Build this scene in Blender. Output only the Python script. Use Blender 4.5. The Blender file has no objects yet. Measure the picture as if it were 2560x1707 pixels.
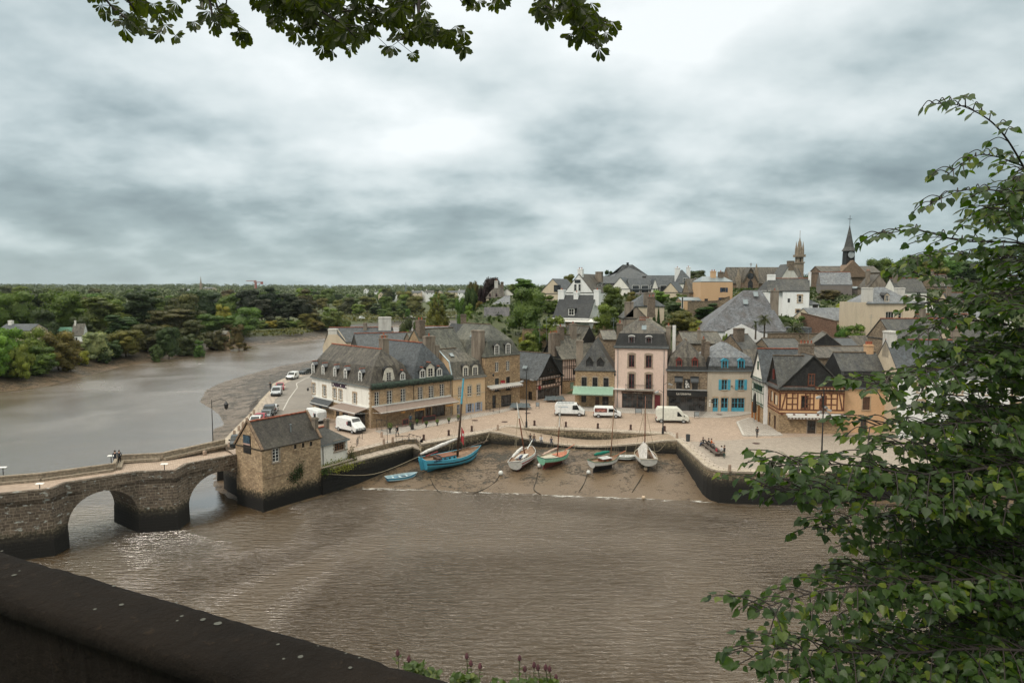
import bpy,bmesh,math,random
import numpy as np
from mathutils import Vector,Matrix
R = math.radians
random.seed(7)
sc = bpy.context.scene
COL = sc.collection
# ---------------------------------------------------------------- camera
FP = 1706.7; VH = 722.0; CAMZ = 22.8
PITCH = math.atan((853.5 - VH) / FP)
cam = bpy.data.cameras.new("camera"); camo = bpy.data.objects.new("camera",cam); COL.objects.link(camo)
camo.location = (0,0,CAMZ); camo.rotation_euler = (R(90) - PITCH,0,0)
cam.lens = 24; cam.sensor_width = 36; cam.clip_start = 0.1; cam.clip_end = 20000
sc.camera = camo
# ---------------------------------------------------------------- world: overcast sky with a cloud deck
sc.view_settings.view_transform = 'Standard'; sc.view_settings.look = 'None'
sc.view_settings.exposure = 0.30; sc.view_settings.gamma = 1
SUN_EL,SUN_AZ = R(52),R(-40)
w = bpy.data.worlds.new("World"); sc.world = w; w.use_nodes = True
nt = w.node_tree; nt.nodes.clear()
def nn(nt,t,**kw):
	n = nt.nodes.new(t)
	for k,v in kw.items():
		if k.startswith('i_'):
			n.inputs[k[2:].replace('_',' ')].default_value = v
		else: setattr(n,k,v)
	return n
def ramp(nt,stops,mode='LINEAR'):
	r = nt.nodes.new('ShaderNodeValToRGB'); r.color_ramp.interpolation = mode
	e = r.color_ramp.elements
	while len(e) < len(stops): e.new(0.5)
	for i,(p,c) in enumerate(stops):
		e[i].position = p
		e[i].color = (c,c,c,1) if isinstance(c,(int,float)) else (*c[:3],1)
	return r
def vmath(nt,op,a,b=None):
	n = nn(nt,'ShaderNodeVectorMath',operation=op)
	for i,x in enumerate((a,b)):
		if x is None: continue
		if hasattr(x,'is_linked'): nt.links.new(x,n.inputs[i])
		else: n.inputs[i].default_value = x
	return n.outputs[0]
def fmath(nt,op,a,b=None,c=None,clamp=False):
	n = nn(nt,'ShaderNodeMath',operation=op,use_clamp=clamp)
	for i,x in enumerate((a,b,c)):
		if x is None: continue
		if hasattr(x,'is_linked'): nt.links.new(x,n.inputs[i])
		else: n.inputs[i].default_value = x
	return n.outputs[0]
def mixc(nt,fac,a,b,mode='MIX'):
	n = nn(nt,'ShaderNodeMix',data_type='RGBA',blend_type=mode)
	for s,x in ((n.inputs[0],fac),(n.inputs[6],a),(n.inputs[7],b)):
		if hasattr(x,'is_linked'): nt.links.new(x,s)
		elif isinstance(x,(int,float)): s.default_value = x
		else: s.default_value = (*x[:3],1)
	return n.outputs[2]
def make_sky():
	L = nt.links.new
	sky = nn(nt,'ShaderNodeTexSky',sky_type='NISHITA',sun_disc=False,sun_elevation=SUN_EL,sun_rotation=SUN_AZ)
	tc = nn(nt,'ShaderNodeTexCoord')
	sep = nn(nt,'ShaderNodeSeparateXYZ'); L(tc.outputs['Generated'],sep.inputs[0])
	z = fmath(nt,'ADD',fmath(nt,'MAXIMUM',sep.outputs[2],0.0),0.34)
	px = fmath(nt,'DIVIDE',sep.outputs[0],z); py = fmath(nt,'DIVIDE',sep.outputs[1],z)
	cb = nn(nt,'ShaderNodeCombineXYZ'); L(px,cb.inputs[0]); L(py,cb.inputs[1])
	def noise(scale,det,rough,off,dist=0.0,sx=1.0):
		m = nn(nt,'ShaderNodeMapping'); L(cb.outputs[0],m.inputs[0])
		m.inputs['Location'].default_value = off; m.inputs['Scale'].default_value = (sx,1,1)
		n = nn(nt,'ShaderNodeTexNoise',noise_dimensions='2D'); L(m.outputs[0],n.inputs['Vector'])
		n.inputs['Scale'].default_value = scale; n.inputs['Detail'].default_value = det
		n.inputs['Roughness'].default_value = rough; n.inputs['Distortion'].default_value = dist
		return n.outputs[0]
	big = noise(1.35,5,0.5,SKY_OFF1,0.0)
	med = noise(3.6,7,0.52,SKY_OFF2,0.0,0.8)
	s = fmath(nt,'ADD',fmath(nt,'MULTIPLY',big,0.66),fmath(nt,'MULTIPLY',med,0.34))
	elev = fmath(nt,'MULTIPLY',fmath(nt,'MAXIMUM',sep.outputs[2],0.0),1.0)
	lift = ramp(nt,[(0.0,0.03),(0.04,0.02),(0.09,-0.035),(0.16,0.0),(0.26,0.07),(0.45,0.16),(1,0.12)]); L(elev,lift.inputs[0])
	dv = nn(nt,'ShaderNodeVectorMath',operation='DOT_PRODUCT'); L(tc.outputs['Generated'],dv.inputs[0])
	bd = Vector((0.07,0.86,0.50)).normalized(); dv.inputs[1].default_value = bd
	glow = fmath(nt,'POWER',fmath(nt,'MAXIMUM',dv.outputs['Value'],0.0),7.0)
	s2 = fmath(nt,'ADD',fmath(nt,'ADD',s,lift.outputs[0]),fmath(nt,'MULTIPLY',fmath(nt,'SUBTRACT',glow,0.45),0.27))
	cr = ramp(nt,[(0.34,(0.19,0.245,0.262)),(0.43,(0.28,0.35,0.365)),(0.50,(0.42,0.495,0.507)),(0.58,(0.58,0.645,0.65)),(0.74,(0.80,0.84,0.84))])
	L(s2,cr.inputs[0])
	hz = ramp(nt,[(0.0,1.0),(0.05,0.55),(0.12,0.0)]); L(elev,hz.inputs[0])
	cl = mixc(nt,fmath(nt,'MULTIPLY',hz.outputs[0],0.45),cr.outputs[0],(0.40,0.515,0.55))
	fin = mixc(nt,0.93,mixc(nt,1.0,sky.outputs[0],(0.1,0.1,0.1),'MULTIPLY'),cl)
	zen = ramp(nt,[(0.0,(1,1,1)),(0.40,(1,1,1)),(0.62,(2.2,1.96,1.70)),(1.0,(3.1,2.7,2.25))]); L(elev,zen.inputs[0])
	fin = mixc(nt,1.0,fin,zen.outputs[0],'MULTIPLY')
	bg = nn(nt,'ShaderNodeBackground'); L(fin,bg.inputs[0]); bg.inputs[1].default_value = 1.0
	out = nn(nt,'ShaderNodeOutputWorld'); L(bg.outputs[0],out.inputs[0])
SKY_OFF1 = (3.1,1.7,0); SKY_OFF2 = (0.3,5.2,0)
make_sky()
sun = bpy.data.lights.new("sun",'SUN'); sun.energy = 1.4; sun.angle = R(14); sun.color = (1.0,0.92,0.82)
suno = bpy.data.objects.new("sun",sun); COL.objects.link(suno)
# light comes from the upper left, a little behind the harbour houses
suno.rotation_euler = (R(90) - SUN_EL,0,R(-48))
suno.location = (0,0,200)
# ---------------------------------------------------------------- measuring
CR = {'A': (740,780,4.4808),'B': (1200,780,4.4808),'C': (1680,780,3.92),'D': (0,980,3.647),'E': (560,980,4.704),
	  'F': (1160,640,3.92),'G': (1700,540,3.92),'H': (0,680,3.675),'I': (940,1040,4.3556),'J': (1400,1040,4.0552),
	  'K': (600,680,3.675),'L': (580,900,7.35),'M': (1340,980,5.3455),'N': (1880,820,5.4075),'O': (1140,1060,6.9176),
	  'P': (1440,1080,8.4),'Q': (2000,640,3.734),'R': (1000,660,7.84),'S': (580,780,7.84),'T': (0,0,2.7349),
	  'U': (860,0,3.0154),'V': (1960,220,3.2667),'W': (1860,700,3.1357),'X': (1860,1200,3.0929),'Y': (0,1340,1.8968),
	  'a': (920,900,6.0308),'Z': (0,0,0.91875),'s': (0,0,1.0)}
CP,SP = math.cos(PITCH),math.sin(PITCH)
CAM = Vector((0,0,CAMZ))
def ray(c,x,y):
	o = CR[c]; u = o[0] + x / o[2]; v = o[1] + y / o[2]
	a = (u - 1280) / FP; b = -(v - 853.5) / FP
	return Vector((a,CP + b * SP,-SP + b * CP))
def G(c,x,y,z=0.0):
	d = ray(c,x,y); return CAM + d * ((z - CAMZ) / d.z)
def DP(c,x,y,Y):
	d = ray(c,x,y); return CAM + d * (Y / d.y)
def plane_hit(c,x,y,p,n):
	d = ray(c,x,y); return CAM + d * ((p - CAM).dot(n) / d.dot(n))
# ---------------------------------------------------------------- object helpers
def tag(o,label=None,cat=None,group=None,kind=None):
	if label: o['label'] = label
	if cat: o['category'] = cat
	if group: o['group'] = group
	if kind: o['kind'] = kind
	return o
def empty(name,loc=(0,0,0),rz=0.0,label=None,cat=None,group=None):
	o = bpy.data.objects.new(name,None); COL.objects.link(o); o.location = loc; o.rotation_euler = (0,0,rz)
	o.empty_display_size = 0.3
	return tag(o,label,cat,group)
def copy_tree(o,parent=None):
	c = o.copy(); COL.objects.link(c)
	if parent is not None: c.parent = parent
	for ch in o.children: copy_tree(ch,c)
	return c
class MB:
	def __init__(s,T=None): s.v = []; s.f = []; s.m = []; s.T = T
	def p(s,q):
		q = Vector(q)
		if s.T is not None: q = s.T @ q
		s.v.append(q); return len(s.v) - 1
	def poly(s,pts,m=0):
		out = []
		for q in pts:
			q = Vector(q)
			if not out or (q - out[-1]).length > 1e-4: out.append(q)
		if len(out) > 1 and (out[0] - out[-1]).length < 1e-4: out.pop()
		if len(out) < 3: return
		s.f.append([s.p(q) for q in out]); s.m.append(m)
	def box(s,x0,y0,z0,x1,y1,z1,m=0,tx=0.0,ty=0.0):
		c = [(x0,y0,z0),(x1,y0,z0),(x1,y1,z0),(x0,y1,z0),(x0 + tx,y0 + ty,z1),(x1 - tx,y0 + ty,z1),(x1 - tx,y1 - ty,z1),(x0 + tx,y1 - ty,z1)]
		i = [s.p(q) for q in c]
		for f in ((0,3,2,1),(4,5,6,7),(0,1,5,4),(1,2,6,5),(2,3,7,6),(3,0,4,7)):
			s.f.append([i[k] for k in f]); s.m.append(m)
	def beam(s,a,b,w,h=None,m=0,up=(0,0,1)):
		a,b = Vector(a),Vector(b); h = w if h is None else h
		d = (b - a).normalized(); u = Vector(up); x = d.cross(u)
		if x.length < 1e-3: x = d.cross(Vector((0,1,0)))
		x.normalize(); y = x.cross(d)
		i = [s.p(q + x * sx * w / 2 + y * sy * h / 2) for q in (a,b) for sx,sy in ((-1,-1),(1,-1),(1,1),(-1,1))]
		for f in ((0,1,2,3),(7,6,5,4),(0,4,5,1),(1,5,6,2),(2,6,7,3),(3,7,4,0)):
			s.f.append([i[k] for k in f]); s.m.append(m)
	def tube(s,pts,r,n=6,m=0,cap=True):
		pts = [Vector(q) for q in pts]
		rs = r if isinstance(r,(list,tuple)) else [r] * len(pts)
		rings = []; ref = None
		for k,q in enumerate(pts):
			d = (pts[min(k + 1,len(pts) - 1)] - pts[max(k - 1,0)])
			d = d.normalized() if d.length > 1e-6 else Vector((0,0,1))
			if ref is None: ref = Vector((1,0,0)) if abs(d.x) < 0.8 else Vector((0,1,0))
			x = (ref - d * ref.dot(d)).normalized(); y = d.cross(x); ref = x
			rings.append([s.p(q + (x * math.cos(t) + y * math.sin(t)) * rs[k]) for t in [2 * math.pi * j / n for j in range(n)]])
		for k in range(len(rings) - 1):
			for j in range(n):
				s.f.append([rings[k][j],rings[k][(j + 1) % n],rings[k + 1][(j + 1) % n],rings[k + 1][j]]); s.m.append(m)
		if cap:
			s.f.append(rings[0][::-1]); s.m.append(m); s.f.append(rings[-1]); s.m.append(m)
	def lathe(s,prof,c=(0,0,0),n=10,m=0):
		c = Vector(c)
		rings = [[s.p(c + Vector((r * math.cos(2 * math.pi * j / n),r * math.sin(2 * math.pi * j / n),z))) for j in range(n)] for r,z in prof]
		for k in range(len(rings) - 1):
			for j in range(n):
				s.f.append([rings[k][j],rings[k][(j + 1) % n],rings[k + 1][(j + 1) % n],rings[k + 1][j]]); s.m.append(m)
		s.f.append(rings[0][::-1]); s.m.append(m); s.f.append(rings[-1]); s.m.append(m)
	def prism(s,pts,z0,z1,m=0):
		n = len(pts)
		a = [s.p((q[0],q[1],z0)) for q in pts]; b = [s.p((q[0],q[1],z1)) for q in pts]
		s.f.append(a[::-1]); s.m.append(m); s.f.append(b); s.m.append(m)
		for i in range(n):
			j = (i + 1) % n; s.f.append([a[i],a[j],b[j],b[i]]); s.m.append(m)
	def grid(s,rows,m=0,closed=False):
		idx = [[s.p(q) for q in r] for r in rows]
		for i in range(len(rows) - 1):
			n = len(rows[i])
			for j in range(n if closed else n - 1):
				s.f.append([idx[i][j],idx[i][(j + 1) % n],idx[i + 1][(j + 1) % n],idx[i + 1][j]]); s.m.append(m)
	def build(s,name,mats,parent=None,smooth=False,loc=None,rz=None,flip=False):
		me = bpy.data.meshes.new(name)
		me.from_pydata([tuple(q) for q in s.v],[],[f[::-1] for f in s.f] if flip else s.f)
		if not isinstance(mats,(list,tuple)): mats = [mats]
		for m_ in mats: me.materials.append(m_)
		if len(mats) > 1: me.polygons.foreach_set('material_index',s.m)
		if smooth: me.polygons.foreach_set('use_smooth',[True] * len(me.polygons))
		me.update()
		add_uv(me)
		o = bpy.data.objects.new(name,me); COL.objects.link(o)
		if parent is not None: o.parent = parent
		if loc is not None: o.location = loc
		if rz is not None: o.rotation_euler = (0,0,rz)
		return o
def add_uv(me):
	nl = len(me.loops)
	if nl == 0: return
	uvl = me.uv_layers.new(name='UVMap')
	co = np.empty(len(me.vertices) * 3); me.vertices.foreach_get('co',co); co = co.reshape(-1,3)
	vi = np.empty(nl,dtype=np.int32); me.loops.foreach_get('vertex_index',vi)
	nr = np.empty(len(me.polygons) * 3); me.polygons.foreach_get('normal',nr); nr = nr.reshape(-1,3)
	lt = np.empty(len(me.polygons),dtype=np.int32); me.polygons.foreach_get('loop_total',lt)
	n = np.repeat(nr,lt,axis=0)
	u = np.stack([-n[:,1],n[:,0],np.zeros(nl)],1); ln = np.linalg.norm(u,axis=1)
	flat = ln < 0.15
	u[flat] = (1,0,0); ln[flat] = 1; u /= ln[:,None]
	v = np.cross(n,u); v[flat] = (0,1,0)
	c = co[vi]
	uv = np.stack([(c * u).sum(1),(c * v).sum(1)],1)
	uvl.data.foreach_set('uv',uv.ravel())
# ---------------------------------------------------------------- materials
MC = {}
def mk(name):
	m = bpy.data.materials.new(name); m.use_nodes = True; t = m.node_tree
	b = t.nodes['Principled BSDF']
	return m,t,b
def cobump(t,b,h,strength=0.4,dist=0.02):
	bp = nn(t,'ShaderNodeBump'); bp.inputs['Strength'].default_value = strength; bp.inputs['Distance'].default_value = dist
	t.links.new(h,bp.inputs['Height']); t.links.new(bp.outputs[0],b.inputs['Normal'])
def tnoise(t,vec,scale,det=4,rough=0.55,dist=0.0,mp=None):
	if mp is not None:
		m = nn(t,'ShaderNodeMapping'); t.links.new(vec,m.inputs[0]); m.inputs['Scale'].default_value = mp; vec = m.outputs[0]
	n = nn(t,'ShaderNodeTexNoise'); t.links.new(vec,n.inputs['Vector'])
	n.inputs['Scale'].default_value = scale; n.inputs['Detail'].default_value = det; n.inputs['Roughness'].default_value = rough; n.inputs['Distortion'].default_value = dist
	return n.outputs[0]
def geo(t): return nn(t,'ShaderNodeNewGeometry').outputs['Position']
def uvc(t): return nn(t,'ShaderNodeTexCoord').outputs['UV']
def plain(name,col,rough=0.6,metal=0.0,var=0.12,spec=0.5):
	if name in MC: return MC[name]
	m,t,b = mk(name)
	n = tnoise(t,geo(t),3.0,5)
	c2 = [max(0,x * (1 - var * 2.2)) for x in col]; c1 = [min(1,x * (1 + var)) for x in col]
	rr = ramp(t,[(0.3,c2),(0.65,c1)]); t.links.new(n,rr.inputs[0]); t.links.new(rr.outputs[0],b.inputs['Base Color'])
	b.inputs['Roughness'].default_value = rough; b.inputs['Metallic'].default_value = metal
	b.inputs['Specular IOR Level'].default_value = spec
	MC[name] = m; return m
def plaster(name,col,dirt=(0.22,0.19,0.16),amt=0.35,rough=0.85):
	if name in MC: return MC[name]
	m,t,b = mk(name); p = geo(t)
	amt *= 1.5; n1 = tnoise(t,p,0.7,7,0.68,0.6,(1.3,1.3,0.3)); n2 = tnoise(t,p,6.0,4)
	r1 = ramp(t,[(0.45,0.0),(0.8,1.0)]); t.links.new(n1,r1.inputs[0])
	c = mixc(t,fmath(t,'MULTIPLY',r1.outputs[0],amt),col,dirt)
	r2 = ramp(t,[(0.3,0.86),(0.7,1.06)]); t.links.new(n2,r2.inputs[0])
	c = mixc(t,1.0,c,r2.outputs[0],'MULTIPLY')
	t.links.new(c,b.inputs['Base Color']); b.inputs['Roughness'].default_value = rough
	cobump(t,b,n2,0.3,0.01); MC[name] = m; return m
def stone(name,c1,c2,mortar,bw=0.42,bh=0.2,stain=(0.10,0.085,0.07),amt=0.5,algae=None,lichen=0.0,warp=0.12,mort=0.018,rough=0.9):
	"""coursed stone on the UVs in metres; algae=(z0,z1): the tide's weed below a world height"""
	if name in MC: return MC[name]
	m,t,b = mk(name); L = t.links.new
	uv = uvc(t); p = geo(t)
	wn = nn(t,'ShaderNodeTexNoise'); L(uv,wn.inputs['Vector']); wn.inputs['Scale'].default_value = 1.7; wn.inputs['Detail'].default_value = 2
	wv = vmath(t,'SCALE',vmath(t,'SUBTRACT',wn.outputs['Color'],(0.5,0.5,0.5))); wv.node.inputs['Scale'].default_value = warp
	vec = vmath(t,'ADD',uv,wv)
	br = nn(t,'ShaderNodeTexBrick',offset=0.5,squash=0.7,squash_frequency=3); L(vec,br.inputs['Vector'])
	br.inputs['Scale'].default_value = 1.0; br.inputs['Brick Width'].default_value = bw; br.inputs['Row Height'].default_value = bh
	br.inputs['Mortar Size'].default_value = mort; br.inputs['Mortar Smooth'].default_value = 0.3; br.inputs['Bias'].default_value = 0.0
	br.inputs['Color1'].default_value = (*c1,1); br.inputs['Color2'].default_value = (*c2,1); br.inputs['Mortar'].default_value = (*mortar,1)
	n1 = tnoise(t,p,0.35,6,0.65,0.4); n2 = tnoise(t,p,3.5,5,0.6); n3 = tnoise(t,p,14,3)
	r1 = ramp(t,[(0.42,0.0),(0.72,1.0)]); L(n1,r1.inputs[0])
	c = mixc(t,fmath(t,'MULTIPLY',r1.outputs[0],amt),br.outputs['Color'],stain)
	r2 = ramp(t,[(0.3,0.68),(0.7,1.4)]); L(n2,r2.inputs[0])
	c = mixc(t,1.0,c,r2.outputs[0],'MULTIPLY')
	if lichen > 0:
		vn = tnoise(t,uv,1.3,4,0.6,0.0,(1.0,2.0,1)); vb = tnoise(t,uv,0.2,2)
		lr = ramp(t,[(0.60,0.0),(0.66,1.0)]); L(vn,lr.inputs[0])
		lf = fmath(t,'MULTIPLY',fmath(t,'MULTIPLY',lr.outputs[0],lichen),br.outputs['Fac'].node.outputs['Fac'] and fmath(t,'SUBTRACT',1.0,br.outputs['Fac']))
		c = mixc(t,lf,c,(0.42,0.44,0.42))
	if algae:
		sp = nn(t,'ShaderNodeSeparateXYZ'); L(p,sp.inputs[0])
		zz = fmath(t,'ADD',sp.outputs[2],fmath(t,'MULTIPLY',fmath(t,'SUBTRACT',n2,0.5),1.9))
		mr = nn(t,'ShaderNodeMapRange'); L(zz,mr.inputs[0]); mr.inputs[1].default_value = algae[0]; mr.inputs[2].default_value = algae[1]
		mr.inputs[3].default_value = 0; mr.inputs[4].default_value = 1
		ar = ramp(t,[(0.0,(0.10,0.085,0.05)),(0.12,(0.06,0.062,0.026)),(0.38,(0.026,0.022,0.014)),(1.0,(0.008,0.007,0.006))]); L(mr.outputs[0],ar.inputs[0])
		fr = ramp(t,[(0.0,0.0),(0.35,0.75),(0.6,0.96),(1.0,1.0)]); L(mr.outputs[0],fr.inputs[0])
		c = mixc(t,fr.outputs[0],c,ar.outputs[0])
	L(c,b.inputs['Base Color']); b.inputs['Roughness'].default_value = rough
	h = fmath(t,'ADD',fmath(t,'MULTIPLY',br.outputs['Fac'],-0.7),fmath(t,'MULTIPLY',n3,0.5))
	cobump(t,b,h,0.8,0.05); MC[name] = m; return m
def slate(name,col=(0.062,0.068,0.078),lich=(0.17,0.16,0.13),amt=0.35,streak=0.5,moss=(0.07,0.07,0.03),rough=0.55):
	if name in MC: return MC[name]
	m,t,b = mk(name); L = t.links.new; uv = uvc(t); p = geo(t)
	br = nn(t,'ShaderNodeTexBrick',offset=0.5); L(uv,br.inputs['Vector']); br.inputs['Scale'].default_value = 1.0
	br.inputs['Brick Width'].default_value = 0.26; br.inputs['Row Height'].default_value = 0.17; br.inputs['Mortar Size'].default_value = 0.008
	col = [x * .44 for x in col]; lich = [x * .85 for x in lich]; d = [x * 0.72 for x in col]; e = [x * 1.45 for x in col]
	br.inputs['Color1'].default_value = (*d,1); br.inputs['Color2'].default_value = (*e,1); br.inputs['Mortar'].default_value = (*[x * 0.4 for x in col],1)
	n1 = tnoise(t,uv,0.9,6,0.65,0.3,(1.6,0.35,1)); n2 = tnoise(t,p,0.30,4,0.6,0.5); n3 = tnoise(t,p,5.5,5,0.7)
	f = fmath(t,'ADD',fmath(t,'MULTIPLY',n1,streak),fmath(t,'MULTIPLY',n2,1 - streak))
	fr = ramp(t,[(0.40,0.0),(0.62,1.0)]); L(f,fr.inputs[0])
	c = mixc(t,fmath(t,'MULTIPLY',fr.outputs[0],amt),br.outputs['Color'],lich)
	sr = ramp(t,[(0.53,0.0),(0.66,1.0)]); L(n3,sr.inputs[0])
	c = mixc(t,fmath(t,'MULTIPLY',sr.outputs[0],amt * 0.9),c,[x * 1.5 for x in lich])
	n4 = tnoise(t,p,0.9,5,0.7); mr = ramp(t,[(0.60,0.0),(0.75,1.0)]); L(n4,mr.inputs[0])
	c = mixc(t,fmath(t,'MULTIPLY',mr.outputs[0],amt * 0.8),c,moss)
	r2 = ramp(t,[(0.3,0.62),(0.7,1.5)]); L(tnoise(t,p,1.6,5,0.7),r2.inputs[0]); c = mixc(t,1.0,c,r2.outputs[0],'MULTIPLY')
	L(c,b.inputs['Base Color']); b.inputs['Roughness'].default_value = rough; b.inputs['Specular IOR Level'].default_value = 0.35
	cobump(t,b,fmath(t,'SUBTRACT',n3,fmath(t,'MULTIPLY',br.outputs['Fac'],0.6)),0.5,0.03)
	MC[name] = m; return m
def glassm():
	if 'glass' in MC: return MC['glass']
	m,t,b = mk('window_glass'); n = tnoise(t,geo(t),0.9,3)
	rr = ramp(t,[(0.4,(0.012,0.013,0.015)),(0.62,(0.05,0.052,0.055))]); t.links.new(n,rr.inputs[0]); t.links.new(rr.outputs[0],b.inputs['Base Color'])
	b.inputs['Roughness'].default_value = 0.08; b.inputs['Specular IOR Level'].default_value = 0.6
	MC['glass'] = m; return m
M_white = lambda: plain('white_paint',(0.74,0.73,0.70),0.5,var=0.05)
M_dark = lambda: plain('dark_metal',(0.02,0.021,0.024),0.5)
M_terra = lambda: plain('terracotta',(0.33,0.10,0.055),0.85,var=0.25)
M_zinc = lambda: plain('zinc',(0.23,0.27,0.29),0.45,0.4)
# ================================================================ terrain
def V2(p): return (p.x,p.y)
WZ = -4.1
WL_UP = [V2(G('s',u,v,WZ)) for u,v in ((529,1076),(559,1059),(548,1035),(500,1005),(512,976),(560,953),(615,938),(695,916),(771,902))]
LEFT_SHORE = [(-260,60),(-200,120),(-160,160)] + [V2(G('s',u,v,WZ)) for u,v in ((0,978),(109,966),(190,942),(272,920),(354,906),(430,892),(500,880),(580,868),(690,858),(797,850))] + [(-100,420),(-96,462),(-70,500),(0,520),(60,500)]
WATERP = [(-260,28),(200,28),(200,84),(27,84)] + [(25,85.0),(-18,90.7),(-22,90),(-30,80),(-40,90),(-43,96)] + WL_UP + [(-66,285),(-40,310),(-20,380),(0,440),(60,450)] + LEFT_SHORE[::-1]
PLAT = [(-29.6,80.9),(-24.9,87.5),(-26.2,89.0),(-21.6,95.2),(-16.4,102.2),(-14.6,102.6),(-13.3,99.2),(-3.5,108.2),(-0.9,111.8),(12.0,109.2),(24.8,106.2),(25.0,102.0),(25.0,87.3),
		(25.15,86.2),(25.5,85.2),(26.2,84.5),(27.2,84.2),(34,83.5),(50,85.5),(75,89),(120,96),(190,104),(190,190),(60,170),(10,175),(-12,200),(-25,225),(-40,228),
		(-50,205),(-57.4,184),(-58.2,172),(-57.6,163),(-55.2,156),(-51.8,139.6),(-48.5,126),(-45.5,111),(-43.4,101),(-41.2,94.0),(-38.6,90.4),(-34.3,84.1)]
def inside(P,X,Y):
	P = np.array(P); x0,y0 = P[:,0],P[:,1]; x1,y1 = np.roll(x0,-1),np.roll(y0,-1)
	c = np.zeros(X.shape,dtype=bool)
	for a,b,d,e in zip(x0,y0,x1,y1):
		if b == e: continue
		k = ((b > Y) != (e > Y)) & (X < (d - a) * (Y - b) / (e - b) + a); c ^= k
	return c
def pdist(P,X,Y,closed=True):
	P = np.array(P,dtype=float); m = np.full(X.shape,1e9); n = len(P)
	for i in range(n if closed else n - 1):
		a = P[i]; b = P[(i + 1) % n]; d = b - a; L2 = (d ** 2).sum() + 1e-9
		t = np.clip(((X - a[0]) * d[0] + (Y - a[1]) * d[1]) / L2,0,1)
		m = np.minimum(m,np.hypot(X - a[0] - t * d[0],Y - a[1] - t * d[1]))
	return m
def sm(t): t = np.clip(t,0,1); return t * t * (3 - 2 * t)
_rng = np.random.RandomState(4); _A = [( _rng.uniform(-1,1),_rng.uniform(-1,1),_rng.uniform(0,6.28)) for _ in range(24)]
def wob(X,Y,s):
	r = 0
	for i,(a,b,ph) in enumerate(_A[:12]): r = r + np.sin((X * a + Y * b) * 6.0 / s * (1 + i * 0.22) + ph)
	return r / 12 * 1.6
def hill(X,Y):
	p = np.interp(Y,[0,146,152,158,166,176,195,240,300,420,700],[0,0,2.5,7.5,11.5,13.5,17.0,21.5,23.0,17.0,0])
	left = np.interp(Y,[130,160,200,300,500],[-6,-20,-24,-10,60])
	return p * sm((X - left) / 16.0)
def terrain(X,Y):
	X = np.asarray(X,float); Y = np.asarray(Y,float)
	iw = inside(WATERP,X,Y); dw = pdist(WATERP,X,Y); ip = inside(PLAT,X,Y); dp = pdist(PLAT,X,Y)
	dl = pdist(LEFT_SHORE,X,Y,False)
	land = np.interp(dw,[0,5,11,16,30,100,500,1500],[-4.1,-3.0,-1.6,0.3,0.8,1.6,5,7]) + wob(X,Y,60) * 0.25 * np.clip(dw / 20,0,1)
	far = np.interp(np.hypot(X,Y),[600,1200,2000,3000,4200,9000],[0,4,13,22,27,20]) * (0.75 + 0.35 * wob(X,Y,2600))
	land = land + np.maximum(far,0)
	water = -4.1 - np.interp(dw,[0,3,20],[0.0,0.35,1.6])
	right = ((X > -62) | (dl > 45)) & (Y < 262) & (Y > 60) & ~iw & (X < 190) & (X > -110)
	mud = -4.1 + np.interp(dw,[0,4,14,25],[0,0.45,1.75,2.4]) + 0.10 * wob(X,Y,5) * np.clip(dw,0,1)
	up = right & (X < -20) & (Y > 88)
	mud2 = -4.1 + np.interp(dw,[0,15,40],[0,1.3,2.6]) + 0.12 * wob(X,Y,9) * np.clip(dw,0,1)
	z = np.where(iw,water,land)
	z = np.where(right,mud,z); z = np.where(up & (dl > 30),mud2,z)
	z = np.where(ip & (dp > 1.6),-0.7,z)
	h = hill(X,Y)
	nb = np.interp(Y,[-60,4.4,9,30,38],[20.1,20.1,14,-3,-6.5]); nb = np.where(Y < 38,nb,-99)
	behind = np.where((Y > 130) & ~iw & ((X > -25)),h + np.where(h > 0.05,0.0,z),z)
	z = np.where(h > 0.05,np.maximum(z,h + np.minimum(z,0) * (h < 0.6)),z)
	return np.maximum(z,nb)
def TZ(x,y): return float(terrain(np.array([x]),np.array([y]))[0])
def axis(lo,hi,step,ends,growth=1.18):
	a = list(np.arange(lo,hi + 1e-6,step)); s = step
	while a[-1] < ends[1]: s *= growth; a.append(a[-1] + s)
	s = step
	while a[0] > ends[0]: s *= growth; a.insert(0,a[0] - s)
	return np.array(a)
xs = axis(-75,40,1.3,(-6500,6500)); ys = axis(60,215,1.3,(-80,9000))
XX,YY = np.meshgrid(xs,ys); ZZ = terrain(XX,YY)
gm = MB(); gm.v = [Vector(q) for q in np.stack([XX.ravel(),YY.ravel(),ZZ.ravel()],1)]
nx = len(xs)
for j in range(len(ys) - 1):
	for i in range(nx - 1):
		gm.f.append([j * nx + i,j * nx + i + 1,(j + 1) * nx + i + 1,(j + 1) * nx + i]); gm.m.append(0)
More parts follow.
